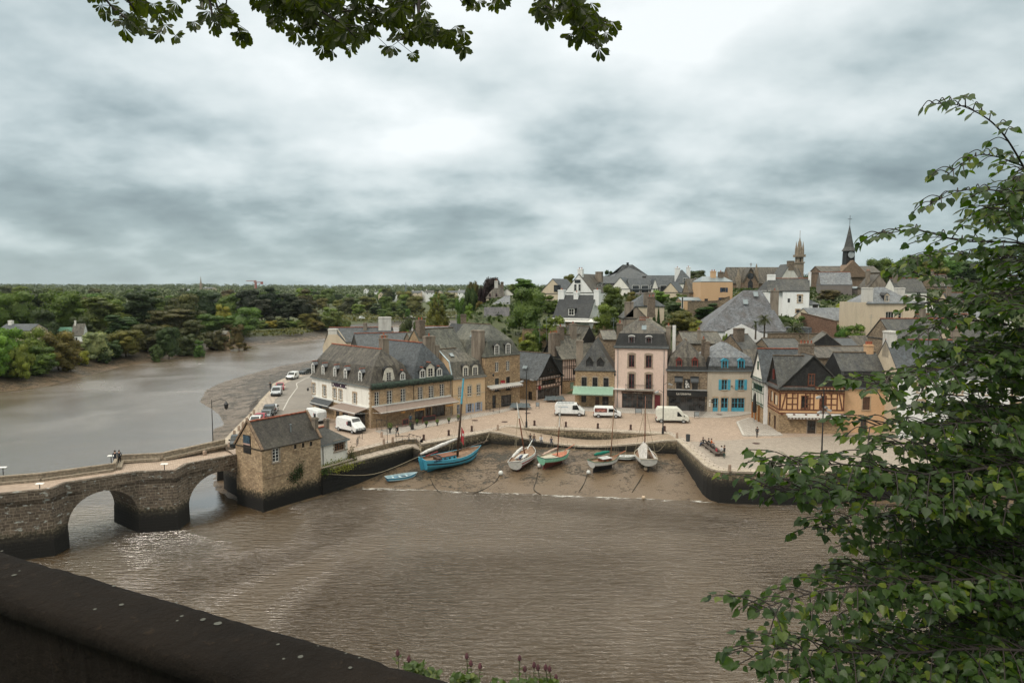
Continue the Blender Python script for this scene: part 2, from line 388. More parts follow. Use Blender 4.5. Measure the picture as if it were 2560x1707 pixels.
def ground_mat():
	m,t,b = mk('ground'); L = t.links.new; p = geo(t)
	sp = nn(t,'ShaderNodeSeparateXYZ'); L(p,sp.inputs[0])
	n1 = tnoise(t,p,0.35,7,0.7,0.5); n2 = tnoise(t,p,1.6,6,0.72,1.4,(1.0,1.6,1)); n3 = tnoise(t,p,0.05,4,0.6); n4 = tnoise(t,p,7.0,4,0.7)
	mud = mixc(t,n4,(0.095,0.062,0.034),(0.19,0.132,0.082))
	wz = nn(t,'ShaderNodeMapRange'); L(sp.outputs[2],wz.inputs[0]); wz.inputs[1].default_value = -4.0; wz.inputs[2].default_value = -2.5
	cx = nn(t,'ShaderNodeMapRange'); L(sp.outputs[0],cx.inputs[0]); cx.inputs[1].default_value = 6; cx.inputs[2].default_value = -14
	wsum = fmath(t,'ADD',fmath(t,'MULTIPLY',n1,0.45),fmath(t,'MULTIPLY',n2,0.55))
	wsum = fmath(t,'ADD',wsum,fmath(t,'ADD',fmath(t,'MULTIPLY',wz.outputs[0],0.07),fmath(t,'MULTIPLY',cx.outputs[0],0.05)))
	wr = ramp(t,[(0.575,0.0),(0.60,1.0)]); L(wsum,wr.inputs[0])
	weed = mixc(t,n4,(0.012,0.010,0.007),(0.05,0.038,0.02))
	mud = mixc(t,wr.outputs[0],mud,weed)
	g1 = mixc(t,n3,(0.052,0.075,0.022),(0.12,0.115,0.042)); g1 = mixc(t,n1,g1,(0.05,0.065,0.025))
	zr = nn(t,'ShaderNodeMapRange'); L(fmath(t,'ADD',sp.outputs[2],fmath(t,'MULTIPLY',n1,1.2)),zr.inputs[0]); zr.inputs[1].default_value = -0.9; zr.inputs[2].default_value = 0.2
	dk = nn(t,'ShaderNodeMapRange'); L(fmath(t,'ADD',sp.outputs[2],fmath(t,'MULTIPLY',n2,1.0)),dk.inputs[0]); dk.inputs[1].default_value = -2.6; dk.inputs[2].default_value = -1.8
	yfar = nn(t,'ShaderNodeMapRange'); L(sp.outputs[0],yfar.inputs[0]); yfar.inputs[1].default_value = -66; yfar.inputs[2].default_value = -75
	mud = mixc(t,fmath(t,'MULTIPLY',fmath(t,'MULTIPLY',dk.outputs[0],yfar.outputs[0]),0.85),mud,weed)
	c = mixc(t,zr.outputs[0],mud,g1)
	L(c,b.inputs['Base Color'])
	rr = fmath(t,'ADD',fmath(t,'MULTIPLY',zr.outputs[0],0.45),fmath(t,'ADD',0.32,fmath(t,'MULTIPLY',wr.outputs[0],0.2)))
	L(rr,b.inputs['Roughness'])
	cobump(t,b,fmath(t,'ADD',n2,fmath(t,'ADD',fmath(t,'MULTIPLY',n4,0.4),fmath(t,'MULTIPLY',wr.outputs[0],0.8))),0.7,0.12)
	return m
ground = gm.build('ground',ground_mat(),smooth=True); tag(ground,kind='structure')
# ================================================================ river
def water_mat():
	m,t,b = mk('river_water'); L = t.links.new; p = geo(t)
	b.inputs['Base Color'].default_value = (0.135,0.085,0.052,1); b.inputs['Roughness'].default_value = 0.06
	b.inputs['IOR'].default_value = 1.9; b.inputs['Specular IOR Level'].default_value = 0.9
	def rip(scale,ang,sx,sy,det=3,dist=0.3):
		mp = nn(t,'ShaderNodeMapping'); L(p,mp.inputs[0]); mp.inputs['Rotation'].default_value = (0,0,R(ang)); mp.inputs['Scale'].default_value = (sx,sy,1)
		n = nn(t,'ShaderNodeTexNoise',noise_dimensions='2D'); L(mp.outputs[0],n.inputs['Vector']); n.inputs['Scale'].default_value = scale
		n.inputs['Detail'].default_value = det; n.inputs['Roughness'].default_value = 0.55; n.inputs['Distortion'].default_value = dist
		return n.outputs[0]
	sp = nn(t,'ShaderNodeSeparateXYZ'); L(p,sp.inputs[0])
	a = rip(1.0,-24,0.42,2.6,4,0.5); c = rip(1.0,22,0.5,3.3,3,0.4); d = rip(2.6,-8,0.8,2.2,3)
	wp = tnoise(t,p,0.035,3,0.5,0.8)
	wr = ramp(t,[(0.40,0.0),(0.6,1.0)]); L(wp,wr.inputs[0])
	xr = nn(t,'ShaderNodeMapRange'); L(sp.outputs[0],xr.inputs[0]); xr.inputs[1].default_value = -28; xr.inputs[2].default_value = 12
	dirm = nn(t,'ShaderNodeMix',data_type='FLOAT'); L(xr.outputs[0],dirm.inputs[0]); L(c,dirm.inputs[2]); L(a,dirm.inputs[3])
	h = fmath(t,'ADD',dirm.outputs[0],fmath(t,'MULTIPLY',d,0.35))
	cal = nn(t,'ShaderNodeMapRange'); L(sp.outputs[1],cal.inputs[0]); cal.inputs[1].default_value = 66; cal.inputs[2].default_value = 84; cal.inputs[3].default_value = 1.0; cal.inputs[4].default_value = 0.14
	xcal = nn(t,'ShaderNodeMapRange'); L(sp.outputs[0],xcal.inputs[0]); xcal.inputs[1].default_value = -36; xcal.inputs[2].default_value = -26; yb_ = nn(t,'ShaderNodeMix',data_type='FLOAT'); L(xcal.outputs[0],yb_.inputs[0]); L(cal.outputs[0],yb_.inputs[2]); yb_.inputs[3].default_value = 1.0
	amp = fmath(t,'MULTIPLY',yb_.outputs[0],fmath(t,'ADD',0.55,fmath(t,'MULTIPLY',wr.outputs[0],0.6)))
	bp = nn(t,'ShaderNodeBump'); bp.inputs['Distance'].default_value = 0.8; L(amp,bp.inputs['Strength']); L(h,bp.inputs['Height']); L(bp.outputs[0],b.inputs['Normal'])
	n5 = tnoise(t,p,0.06,4,0.6,0.6)
	cc = mixc(t,n5,(0.064,0.040,0.019),(0.102,0.067,0.036)); L(cc,b.inputs['Base Color'])
	rr = nn(t,'ShaderNodeMapRange'); L(wp,rr.inputs[0]); rr.inputs[1].default_value = 0.35; rr.inputs[2].default_value = 0.65; rr.inputs[3].default_value = 0.09; rr.inputs[4].default_value = 0.16
	up_ = nn(t,'ShaderNodeMapRange'); L(sp.outputs[1],up_.inputs[0]); up_.inputs[1].default_value = 62; up_.inputs[2].default_value = 100; up_.inputs[3].default_value = 1.7; up_.inputs[4].default_value = 3.0; im = nn(t,'ShaderNodeMix',data_type='FLOAT'); L(xcal.outputs[0],im.inputs[0]); L(up_.outputs[0],im.inputs[2]); im.inputs[3].default_value = 1.6; L(im.outputs[0],b.inputs['IOR'])
	ur = nn(t,'ShaderNodeMapRange'); L(sp.outputs[1],ur.inputs[0]); ur.inputs[1].default_value = 80; ur.inputs[2].default_value = 130; ur.inputs[3].default_value = 0; ur.inputs[4].default_value = .12
	L(fmath(t,'ADD',rr.outputs[0],ur.outputs[0]),b.inputs['Roughness'])
	return m
wm = MB()
for (x0,x1) in ((-320,260),):
	wm.poly([(x0,20,WZ),(x1,20,WZ),(x1,560,WZ),(x0,560,WZ)])
river = wm.build('river',water_mat()); tag(river,kind='structure')
# foam at the water's edge on the mud
fm = MB(); rnd = random.Random(5)
a0,a1 = Vector((-20.5,91.0,0)),Vector((24.5,85.1,0))
for k in range(150):
	t_ = rnd.random(); q = a0.lerp(a1,t_);
	if rnd.random() < 0.35 and t_ > .25: continue
	L_ = rnd.uniform(0.15,0.9); wd = rnd.uniform(0.03,0.10)
	y = q.y + rnd.gauss(0,0.22) - 0.12 + 0.28 * math.sin(q.x * 0.7) * math.sin(q.x * 0.23 + 1)
	pts = [(q.x - L_ + j * L_ / 3,y + wd * s * (1 - abs(j - 3) / 3.2) + 0.04 * math.sin(j * 2 + k),WZ + 0.012) for s,r_ in ((-1,range(0,7)),(1,range(6,-1,-1))) for j in r_]
	fm.poly(pts)
fo = fm.build('foam_line',plain('foam',(0.75,0.73,0.68),0.6)); tag(fo,kind='stuff',label='thin broken white foam along the water edge on the mud',cat='foam')
# ================================================================ quay platform, paving sheets
def sheet(name,pts,z,m,label=None):
	mb = MB(); mb.poly([(x,y,z) for x,y in pts]); bm = bmesh.new(); o = mb.build(name,m)
	bm.from_mesh(o.data); bmesh.ops.triangulate(bm,faces=bm.faces[:]); bmesh.ops.recalc_face_normals(bm,faces=bm.faces[:])
	for f in bm.faces:
		if f.normal.z < 0: f.normal_flip()
	bm.to_mesh(o.data); bm.free(); tag(o,kind='structure'); return o
def cobble(name,c1,c2,mort,bw,bh,rot=0.0,amt=0.5,tint=(0.16,0.13,0.11)):
	m,t,b = mk(name); L = t.links.new; p = geo(t)
	mp = nn(t,'ShaderNodeMapping'); L(p,mp.inputs[0]); mp.inputs['Rotation'].default_value = (0,0,R(rot))
	br = nn(t,'ShaderNodeTexBrick',offset=0.5); L(mp.outputs[0],br.inputs['Vector']); br.inputs['Scale'].default_value = 1
	br.inputs['Brick Width'].default_value = bw; br.inputs['Row Height'].default_value = bh; br.inputs['Mortar Size'].default_value = bh * 0.13
	br.inputs['Color1'].default_value = (*c1,1); br.inputs['Color2'].default_value = (*c2,1); br.inputs['Mortar'].default_value = (*mort,1)
	n1 = tnoise(t,p,0.12,6,0.65,0.5); n2 = tnoise(t,p,1.3,5,0.65)
	r1 = ramp(t,[(0.42,0.0),(0.7,1.0)]); L(n1,r1.inputs[0])
	c = mixc(t,fmath(t,'MULTIPLY',r1.outputs[0],amt),br.outputs['Color'],tint)
	r2 = ramp(t,[(0.3,0.8),(0.7,1.12)]); L(n2,r2.inputs[0]); c = mixc(t,1.0,c,r2.outputs[0],'MULTIPLY')
	L(c,b.inputs['Base Color']); b.inputs['Roughness'].default_value = 0.75
	cobump(t,b,br.outputs['Fac'],0.5,-0.02); return m
M_cob = cobble('pink_cobbles',(0.405,0.305,0.235),(0.55,0.43,0.34),(0.22,0.155,0.115),0.24,0.16,12,0.55,(0.27,0.205,0.16))
M_cob2 = cobble('grey_setts',(0.34,0.285,0.235),(0.44,0.375,0.315),(0.20,0.165,0.135),0.22,0.15,-8,0.4,(0.25,0.21,0.175))
M_slab = cobble('granite_slabs',(0.38,0.315,0.255),(0.48,0.405,0.335),(0.18,0.14,0.11),1.3,0.7,20,0.35,(0.38,0.32,0.27))
M_pale = cobble('pale_flagstones',(0.38,0.34,0.30),(0.47,0.425,0.38),(0.22,0.19,0.165),0.8,0.5,5,0.3,(0.40,0.36,0.32))
M_asph = cobble('worn_asphalt',(0.215,0.19,0.165),(0.235,0.21,0.185),(0.22,0.195,0.17),3,3,20,0.55,(0.165,0.145,0.13))
sheet('harbour_square',PLAT,0.0,M_cob)
sheet('paved_square',[(25.6,100.5),(30,101.3),(44,104.0),(60,106),(118,108),(118,96.5),(75,89.6),(50,86.1),(34,84.1),(27.6,84.8),(26.2,85.8),(25.8,87.6)],0.008,M_cob2)
def strip(name,line,w0,w1,z,m):
	"""paving strip beside a polyline; w0..w1 measured to its left"""
	pts = [Vector((*q,0)) for q in line]; off = []
	for i,q in enumerate(pts):
		d = (pts[min(i + 1,len(pts) - 1)] - pts[max(i - 1,0)]).normalized(); off.append(Vector((-d.y,d.x,0)))
	mb = MB(); mb.grid([[q + o * w0 + Vector((0,0,z)) for q,o in zip(pts,off)],[q + o * w1 + Vector((0,0,z)) for q,o in zip(pts,off)]])
	o = mb.build(name,m); bm = bmesh.new(); bm.from_mesh(o.data)
	for f in bm.faces:
		f.normal_update()
		if f.normal.z < 0: f.normal_flip()
	bm.to_mesh(o.data); bm.free(); add_uv2(o.data); tag(o,kind='structure'); return o
def add_uv2(me):
	pass
strip('quay_edge_paving',[(-21.6,95.2),(-16.4,102.2),(-14.6,102.6),(-13.2,99.6),(-3.5,108.5),(-0.9,112.0),(12.0,109.4),(24.7,106.4),(25.1,102.0),(25.1,87.3),(25.6,85.3),(27.2,84.3),(34,83.6),(50,85.6),(75,89.1),(120,96.1)],0.02,1.5,0.012,M_slab)
# road along the river with its parking lane, riverside pavement
edge = [(-40.2,92.5),(-43.0,101),(-45.2,111),(-48.2,126),(-51.5,139.6),(-54.9,156),(-57.3,163),(-57.9,172),(-57.1,184),(-49.7,205)]
strip('riverside_pavement',edge,-0.1,-2.6,0.016,M_slab)
strip('riverside_road',edge[3:],-2.6,-13.5,0.006,M_asph)
strip('riverside_road',edge[2:4],-4.0,-13.5,0.006,M_asph)
M_line = plain('road_paint',(0.52,0.49,0.45),0.7,var=0.2)
strip('lane_marking',edge[3:],-5.1,-5.3,0.012,M_line)
for s_ in (0.05,0.28,0.42,0.7):
	a_ = Vector((*edge[3],0)).lerp(Vector((*edge[5],0)),s_)
	strip('bay_marking',[(a_.x + 2.7,a_.y),(a_.x + 5.1,a_.y + 0.9)],0,0.16,0.012,M_line)
sheet('cafe_pavement',[(-22.2,108.6),(-8.9,121.6),(-6.0,124.5),(-4,125.6),(1.3,132.4),(2.6,131.4),(-2.6,124.0),(-6.5,120.0),(-10,116.4),(-17.8,106.4),(-20.0,105.4)],0.02,M_pale)
sheet('shop_pavement',[(12.4,131.2),(28.5,129.6),(27.9,123.6),(20.6,124.6),(12.4,127)],0.12,M_pale)
sheet('shop_pavement',[(28.5,129.4),(46.5,127.0),(46,125.2),(41,121.6),(37,119.8),(33,120.2),(28.3,122.6)],0.14,M_pale)
M_kerb = plain('granite_kerb',(0.50,0.47,0.43),0.8,var=0.1)
def kerb(line,z0,z1,w=0.22):
	mb = MB()
	for a,b in zip(line[:-1],line[1:]): mb.beam((a[0],a[1],(z0 + z1) / 2),(b[0],b[1],(z0 + z1) / 2),w,z1 - z0)
	o = mb.build('kerb',M_kerb); tag(o,kind='structure')
kerb([(12.4,127),(20.6,124.6),(27.9,123.6)],-0.02,0.13); kerb([(28.3,122.6),(33,120.2),(37,119.8),(41,121.6),(46,125.2)],-0.02,0.15)
# stepped terrace in front of the half timbered inn
q = [V2(G('C',x,y,0.15)) for x,y in ((640,1075),(700,1205),(1080,1200),(1030,1140),(940,1060),(900,1035),(760,1035))]
sheet('inn_terrace',q,0.16,M_pale); kerb([q[6],q[0],q[1],q[2]],-0.01,0.19,0.3)
# ================================================================ quay walls
ALG = (-0.9,-2.6)
M_quay = stone('quay_stone',(0.16,0.118,0.076),(0.33,0.255,0.17),(0.07,0.055,0.04),0.62,0.3,(0.09,0.075,0.05),0.7,algae=(-0.5,-2.1),mort=0.03)
M_cop = stone('coping_stone',(0.36,0.30,0.235),(0.47,0.40,0.32),(0.17,0.14,0.11),1.1,0.5,(0.22,0.18,0.14),0.4)
def quaywall(label,line,zt,zb=-5.6,th=0.7,batter=0.25,cope=True):
	"""wall under the polyline (front face on it, running left to right as seen from the water)"""
	root = empty('quay_wall',(line[0][0],line[0][1],0),0,label,'quay wall','stone walls of the harbour')
	o = Vector((line[0][0],line[0][1],0)); n = len(line)
	zt = zt if isinstance(zt,(list,tuple)) else [zt] * n
	P = [Vector((*q,0)) - o for q in line]; nrm = []
	for i in range(n):
		d = Vector((0,0,0))
		if i > 0: d += (P[i] - P[i - 1]).normalized()
		if i < n - 1: d += (P[i + 1] - P[i]).normalized()
		d.normalize(); nrm.append(Vector((d.y,-d.x,0)))      # outward (towards the water)
	mb = MB(); ct = 0.22 if cope else 0.0
	rows = [[P[i] + nrm[i] * batter + Vector((0,0,zb)) for i in range(n)],[P[i] + Vector((0,0,zt[i] - ct)) for i in range(n)],
			[P[i] - nrm[i] * th + Vector((0,0,zt[i] - ct)) for i in range(n)],[P[i] - nrm[i] * th + Vector((0,0,zb)) for i in range(n)]]
	mb.grid(rows)
	mb.poly([rows[0][0],rows[1][0],rows[2][0],rows[3][0]]); mb.poly([rows[3][-1],rows[2][-1],rows[1][-1],rows[0][-1]])
	mb.build('wall',M_quay,root)
	if cope:
		cb = MB(); e = 0.06
		r2 = [[P[i] + nrm[i] * e + Vector((0,0,zt[i] - ct)) for i in range(n)],[P[i] + nrm[i] * e + Vector((0,0,zt[i])) for i in range(n)],
			  [P[i] - nrm[i] * (th + 0.02) + Vector((0,0,zt[i])) for i in range(n)],[P[i] - nrm[i] * (th + 0.02) + Vector((0,0,zt[i] - ct)) for i in range(n)]]
		cb.grid(r2); cb.poly([r2[0][0],r2[1][0],r2[2][0],r2[3][0]]); cb.poly([r2[3][-1],r2[2][-1],r2[1][-1],r2[0][-1]])
		cb.build('coping',M_cop,root)
	return root
quaywall('weedy stone quay wall between the stone house and the iron steps',[(-24.8,87.6),(-19.9,94.3),(-14.9,100.9),(-13.4,99.3)],-0.75)
quaywall('stone quay wall behind the blue boat',[(-13.3,99.2),(-3.5,108.2)],0.016)
quaywall('upper quay wall above the sloping slipway',[(-0.9,111.8),(12.0,109.2),(24.8,106.2)],0.016,-3.2)
quaywall('curved tall stone quay wall below the paved square',[(25.0,103.0),(25.0,87.3),(25.15,86.2),(25.5,85.2),(26.2,84.5),(27.2,84.2),(34,83.5),(50,85.5),(75,89),(120,96),(190,104)],0.018)
quaywall('low stone embankment wall along the riverside pavement',[(-49.8,205.3),(-57.4,184),(-58.2,172),(-57.6,163),(-55.2,156),(-51.8,139.6),(-48.5,126),(-45.5,111),(-43.4,101),(-41.2,94.0)],0.02)
# landing ledge below the railing, 0.75 m lower than the square
sheet('landing_ledge',[(-24.8,87.9),(-19.9,94.6),(-15.2,101.1),(-13.6,99.6),(-14.6,102.6),(-16.4,102.2),(-21.6,95.2),(-26.2,89.0)],-0.745,M_slab)
mb = MB()
for a,b in (((-26.2,89.0),(-21.6,95.2)),((-21.6,95.2),(-16.4,102.2)),((-16.4,102.2),(-14.6,102.6)),((-14.6,102.6),(-13.3,99.3))): mb.poly([(a[0],a[1],-0.9),(b[0],b[1],-0.9),(b[0],b[1],0),(a[0],a[1],0)])
tag(mb.build('ledge_riser',M_quay),kind='structure')
# slipway
sw = empty('slipway',(12,106,0),0,'cobbled slipway dipping to its middle below the upper quay','slipway')
o_ = Vector((12,106,0)); mb = MB(); fr,bk = [],[]
for k in range(17):
	t_ = k / 16; zz = -1.5 * math.sin(math.pi * min(1,max(0,(t_ - 0.02) / 0.96))) ** 1.2 if t_ not in (0,1) else 0.0
	fr.append(Vector((-3.5,108.15,0)).lerp(Vector((25.0,102.0,0)),t_) + Vector((0,0,zz - 0.12 * math.sin(math.pi * t_))) - o_)
	bk.append(Vector((-0.9,111.85,0)).lerp(Vector((24.9,106.2,0)),t_) + Vector((0,0,zz)) - o_)
mb.grid([fr,bk]); mb.build('ramp',cobble('slipway_cobbles',(0.36,0.26,0.19),(0.46,0.35,0.27),(0.17,0.13,0.09),0.3,0.2,78,0.6,(0.22,0.175,0.11)),sw)
mb = MB(); mb.grid([[q + Vector((0,-0.25,-0.25 * 0)) * 1 + Vector((0,0,-5.0 - q.z - 0)) for q in fr],[q - Vector((0,0,0.2)) for q in fr]])
mb.build('front_wall',M_quay,sw)
mb = MB(); up = [q + Vector((0,0,0.02)) for q in fr]
mb.grid([[q + Vector((0,-0.05,-0.24)) for q in up],[q + Vector((0,-0.05,0)) for q in up],[q + Vector((0.1,0.45,0.0)) for q in up],[q + Vector((0.1,0.45,-0.1)) for q in up]]); mb.build('edge_coping',M_cop,sw)
# ================================================================ old bridge
M_brs = stone('bridge_stone',(0.085,0.064,0.048),(0.17,0.13,0.098),(0.27,0.225,0.175),0.62,0.32,(0.05,0.038,0.03),0.6,algae=(-1.2,-2.5),lichen=1.0,mort=0.026)
M_brp = stone('parapet_stone',(0.25,0.205,0.155),(0.36,0.30,0.23),(0.20,0.16,0.12),0.6,0.22,(0.17,0.14,0.10),0.5)
BR = empty('stone_bridge',(-44,77,0),0,'old stone bridge with round arches and pointed cutwater refuges','bridge'); bo = Vector((-44,77,0))
DK = lambda x: float(np.interp(x,[-60,-47,-38,-34,-30],[2.0,2.0,1.95,1.35,1.0]))   # deck height
near = [(-75,45.5),(-62.5,55.6),(-57.5,59.9),(-52.2,64.6),(-46.3,67.2),(-46.2,69.3),(-41.2,73.7),(-37.4,74.6),(-37.5,77.5),(-33.9,84.6)]
far = [(-80,51),(-66.8,61.2),(-62,64.5),(-57.5,68.2),(-56.2,71.4),(-51.4,73.2),(-46.0,77.3),(-47.8,81.2),(-43.0,82.4),(-38.6,90.0)]
nf = len(near)
mb = MB()
for i in range(nf - 1):
	a,b_,c_,d_ = near[i],near[i + 1],far[i + 1],far[i]
	mb.poly([Vector((*a,DK(a[0]))) - bo,Vector((*b_,DK(b_[0]))) - bo,Vector((*c_,DK(b_[0]))) - bo,Vector((*d_,DK(a[0]))) - bo])
a,b_,c_,d_ = near[-1],(-31.5,88.5),(-40.2,93.6),far[-1]
mb.poly([Vector((*a,DK(a[0]))) - bo,Vector((*b_,0.35)) - bo,Vector((-38.6,94.5,0.3)) - bo,Vector((*d_,1.3)) - bo])
mb.poly([Vector((*b_,0.35)) - bo,Vector((-29.0,93.5,0.02)) - bo,Vector((-38.2,100.5,0.02)) - bo,Vector((-38.6,94.5,0.3)) - bo])
mb.poly([Vector((*d_,1.3)) - bo,Vector((-38.6,94.5,0.3)) - bo,Vector((-40.8,94.4,0.2)) - bo])
mb.build('deck',M_cob,BR)
def parapet(line,side,h,m,name):
	pts = [Vector((*q,0)) for q in line]; n = len(pts); nr = []
	for i in range(n):
		d = Vector((0,0,0))
		if i > 0: d += (pts[i] - pts[i - 1]).normalized()
		if i < n - 1: d += (pts[i + 1] - pts[i]).normalized()
		d.normalize(); nr.append(Vector((d.y,-d.x,0)) * side)
	q = lambda i,o,z: pts[i] + nr[i] * o + Vector((0,0,DK(pts[i].x) + z)) - bo
	mb = MB(); mb.grid([[q(i,0.0,-0.6) for i in range(n)],[q(i,0.0,h - 0.12) for i in range(n)],[q(i,0.05,h - 0.12) for i in range(n)],[q(i,0.0,h) for i in range(n)],[q(i,-0.42,h) for i in range(n)],[q(i,-0.45,h - 0.14) for i in range(n)],[q(i,-0.40,h - 0.14) for i in range(n)],[q(i,-0.40,-0.6) for i in range(n)]])
	mb.build(name,m,BR)
parapet(near,1,0.85,M_brs,'near_parapet'); parapet(far,-1,0.85,M_brp,'far_parapet')
mb = MB()   # stone bench along the foot of the far parapet
for i in range(nf - 1):
	a,b_ = Vector((*far[i],DK(far[i][0]) + 0.1)) - bo,Vector((*far[i + 1],DK(far[i + 1][0]) + 0.1)) - bo
	d = (b_ - a).normalized(); nv = Vector((d.y,-d.x,0)); mb.beam(a + nv * 0.6,b_ + nv * 0.6,0.5,0.3)
mb.build('foot_ledge',M_brp,BR)
def pier(nidx,fidx,name='pier'):
	pts = [near[i] for i in nidx] + [far[i] for i in fidx[::-1]]
	mb = MB(); ps = [Vector((*q,0)) - bo for q in pts]; cen = sum(ps,Vector()) / len(ps)
	mb.grid([[q + (q - cen).normalized() * 0.18 + Vector((0,0,-6)) for q in ps],[q + (q - cen).normalized() * 0.06 + Vector((0,0,-2.2)) for q in ps],[q + Vector((0,0,-1.9)) for q in ps],[q + Vector((0,0,DK((q + bo).x) - 0.1)) for q in ps]],closed=True)
	mb.build(name,M_brs,BR)
pier((3,4,5),(3,4,5)); pier((6,7,8),(6,7,8)); pier((0,1),(0,1),'abutment')
mb = MB(); ps = [Vector((*q,0)) - bo for q in ((-33.9,84.6),(-31.0,81.9),(-29.9,83.0),(-32,95),(-40,97),(-38.8,90.2))]
mb.grid([[q + Vector((0,0,-6)) for q in ps],[q + Vector((0,0,DK((q + bo).x) - 0.15 if i in (0,5) else -0.05)) for i,q in enumerate(ps)]],closed=True); mb.build('abutment',M_brs,BR)
def arch(i,zc,zs,jn=0.0):
	"""barrel vault with its two spandrel faces between outline vertices i and i+1"""
	A,B_,A2,B2 = [Vector((*q,0)) - bo for q in (near[i],near[i + 1],far[i],far[i + 1])]
	N = 20; cn,cf = [],[]
	for k in range(N + 1):
		t_ = math.pi * (1 - k / N); s_ = 0.5 + 0.5 * math.cos(t_); z = zs + (zc - zs) * math.sin(t_) ** 0.9 if 0 < k < N else zs
		cn.append(A.lerp(B_,s_) + Vector((0,0,z))); cf.append(A2.lerp(B2,s_) + Vector((0,0,z)))
	cn = [A + Vector((0,0,-6))] + cn + [B_ + Vector((0,0,-6))]; cf = [A2 + Vector((0,0,-6))] + cf + [B2 + Vector((0,0,-6))]
	mb = MB(); mb.grid([cf,cn]); mb.build('vault',M_brs,BR)
	mb = MB(); top = lambda q: Vector((q.x,q.y,DK(q.x + bo.x) - 0.3))
	mb.grid([cn[1:-1],[top(q) for q in cn[1:-1]]]); mb.grid([[top(q) for q in cf[1:-1]],cf[1:-1]]); mb.build('spandrel',M_brs,BR)
	n_ = Vector(((B_ - A).y,-(B_ - A).x,0)).normalized(); mb = MB(); mid = (A + B_) / 2
	for k in range(1,N + 1):
		a,b_ = cn[k],cn[k + 1]; c0 = mid + Vector((0,0,zs - 0.6)); ra,rb = (a - c0).normalized() * 0.55,(b_ - c0).normalized() * 0.55
		g = (b_ - a) * 0.04; a_,b2 = a + g,b_ - g
		o = n_ * 0.06; mb.poly([a_ + o,b2 + o,b2 + rb + o,a_ + ra + o]); mb.poly([a_ + ra + o,b2 + rb + o,b2 + rb,a_ + ra]); mb.poly([a_ + o,a_ + ra + o,a_ + ra,a_])
		mb.poly([b2 + rb + o,b2 + o,b2,b2 + rb])
	mb.build('arch_ring',M_brs,BR)
arch(5,1.30,-2.2); arch(8,0.75,-2.4); arch(2,1.0,-2.2)
mb = MB(); A,B_,A2,B2 = [Vector((*q,0)) - bo for q in (near[1],near[2],far[1],far[2])]
mb.grid([[q + Vector((0,0,-6)) for q in (A,B_,B2,A2)],[q + Vector((0,0,1.9)) for q in (A,B_,B2,A2)]],closed=True); mb.build('pier',M_brs,BR)
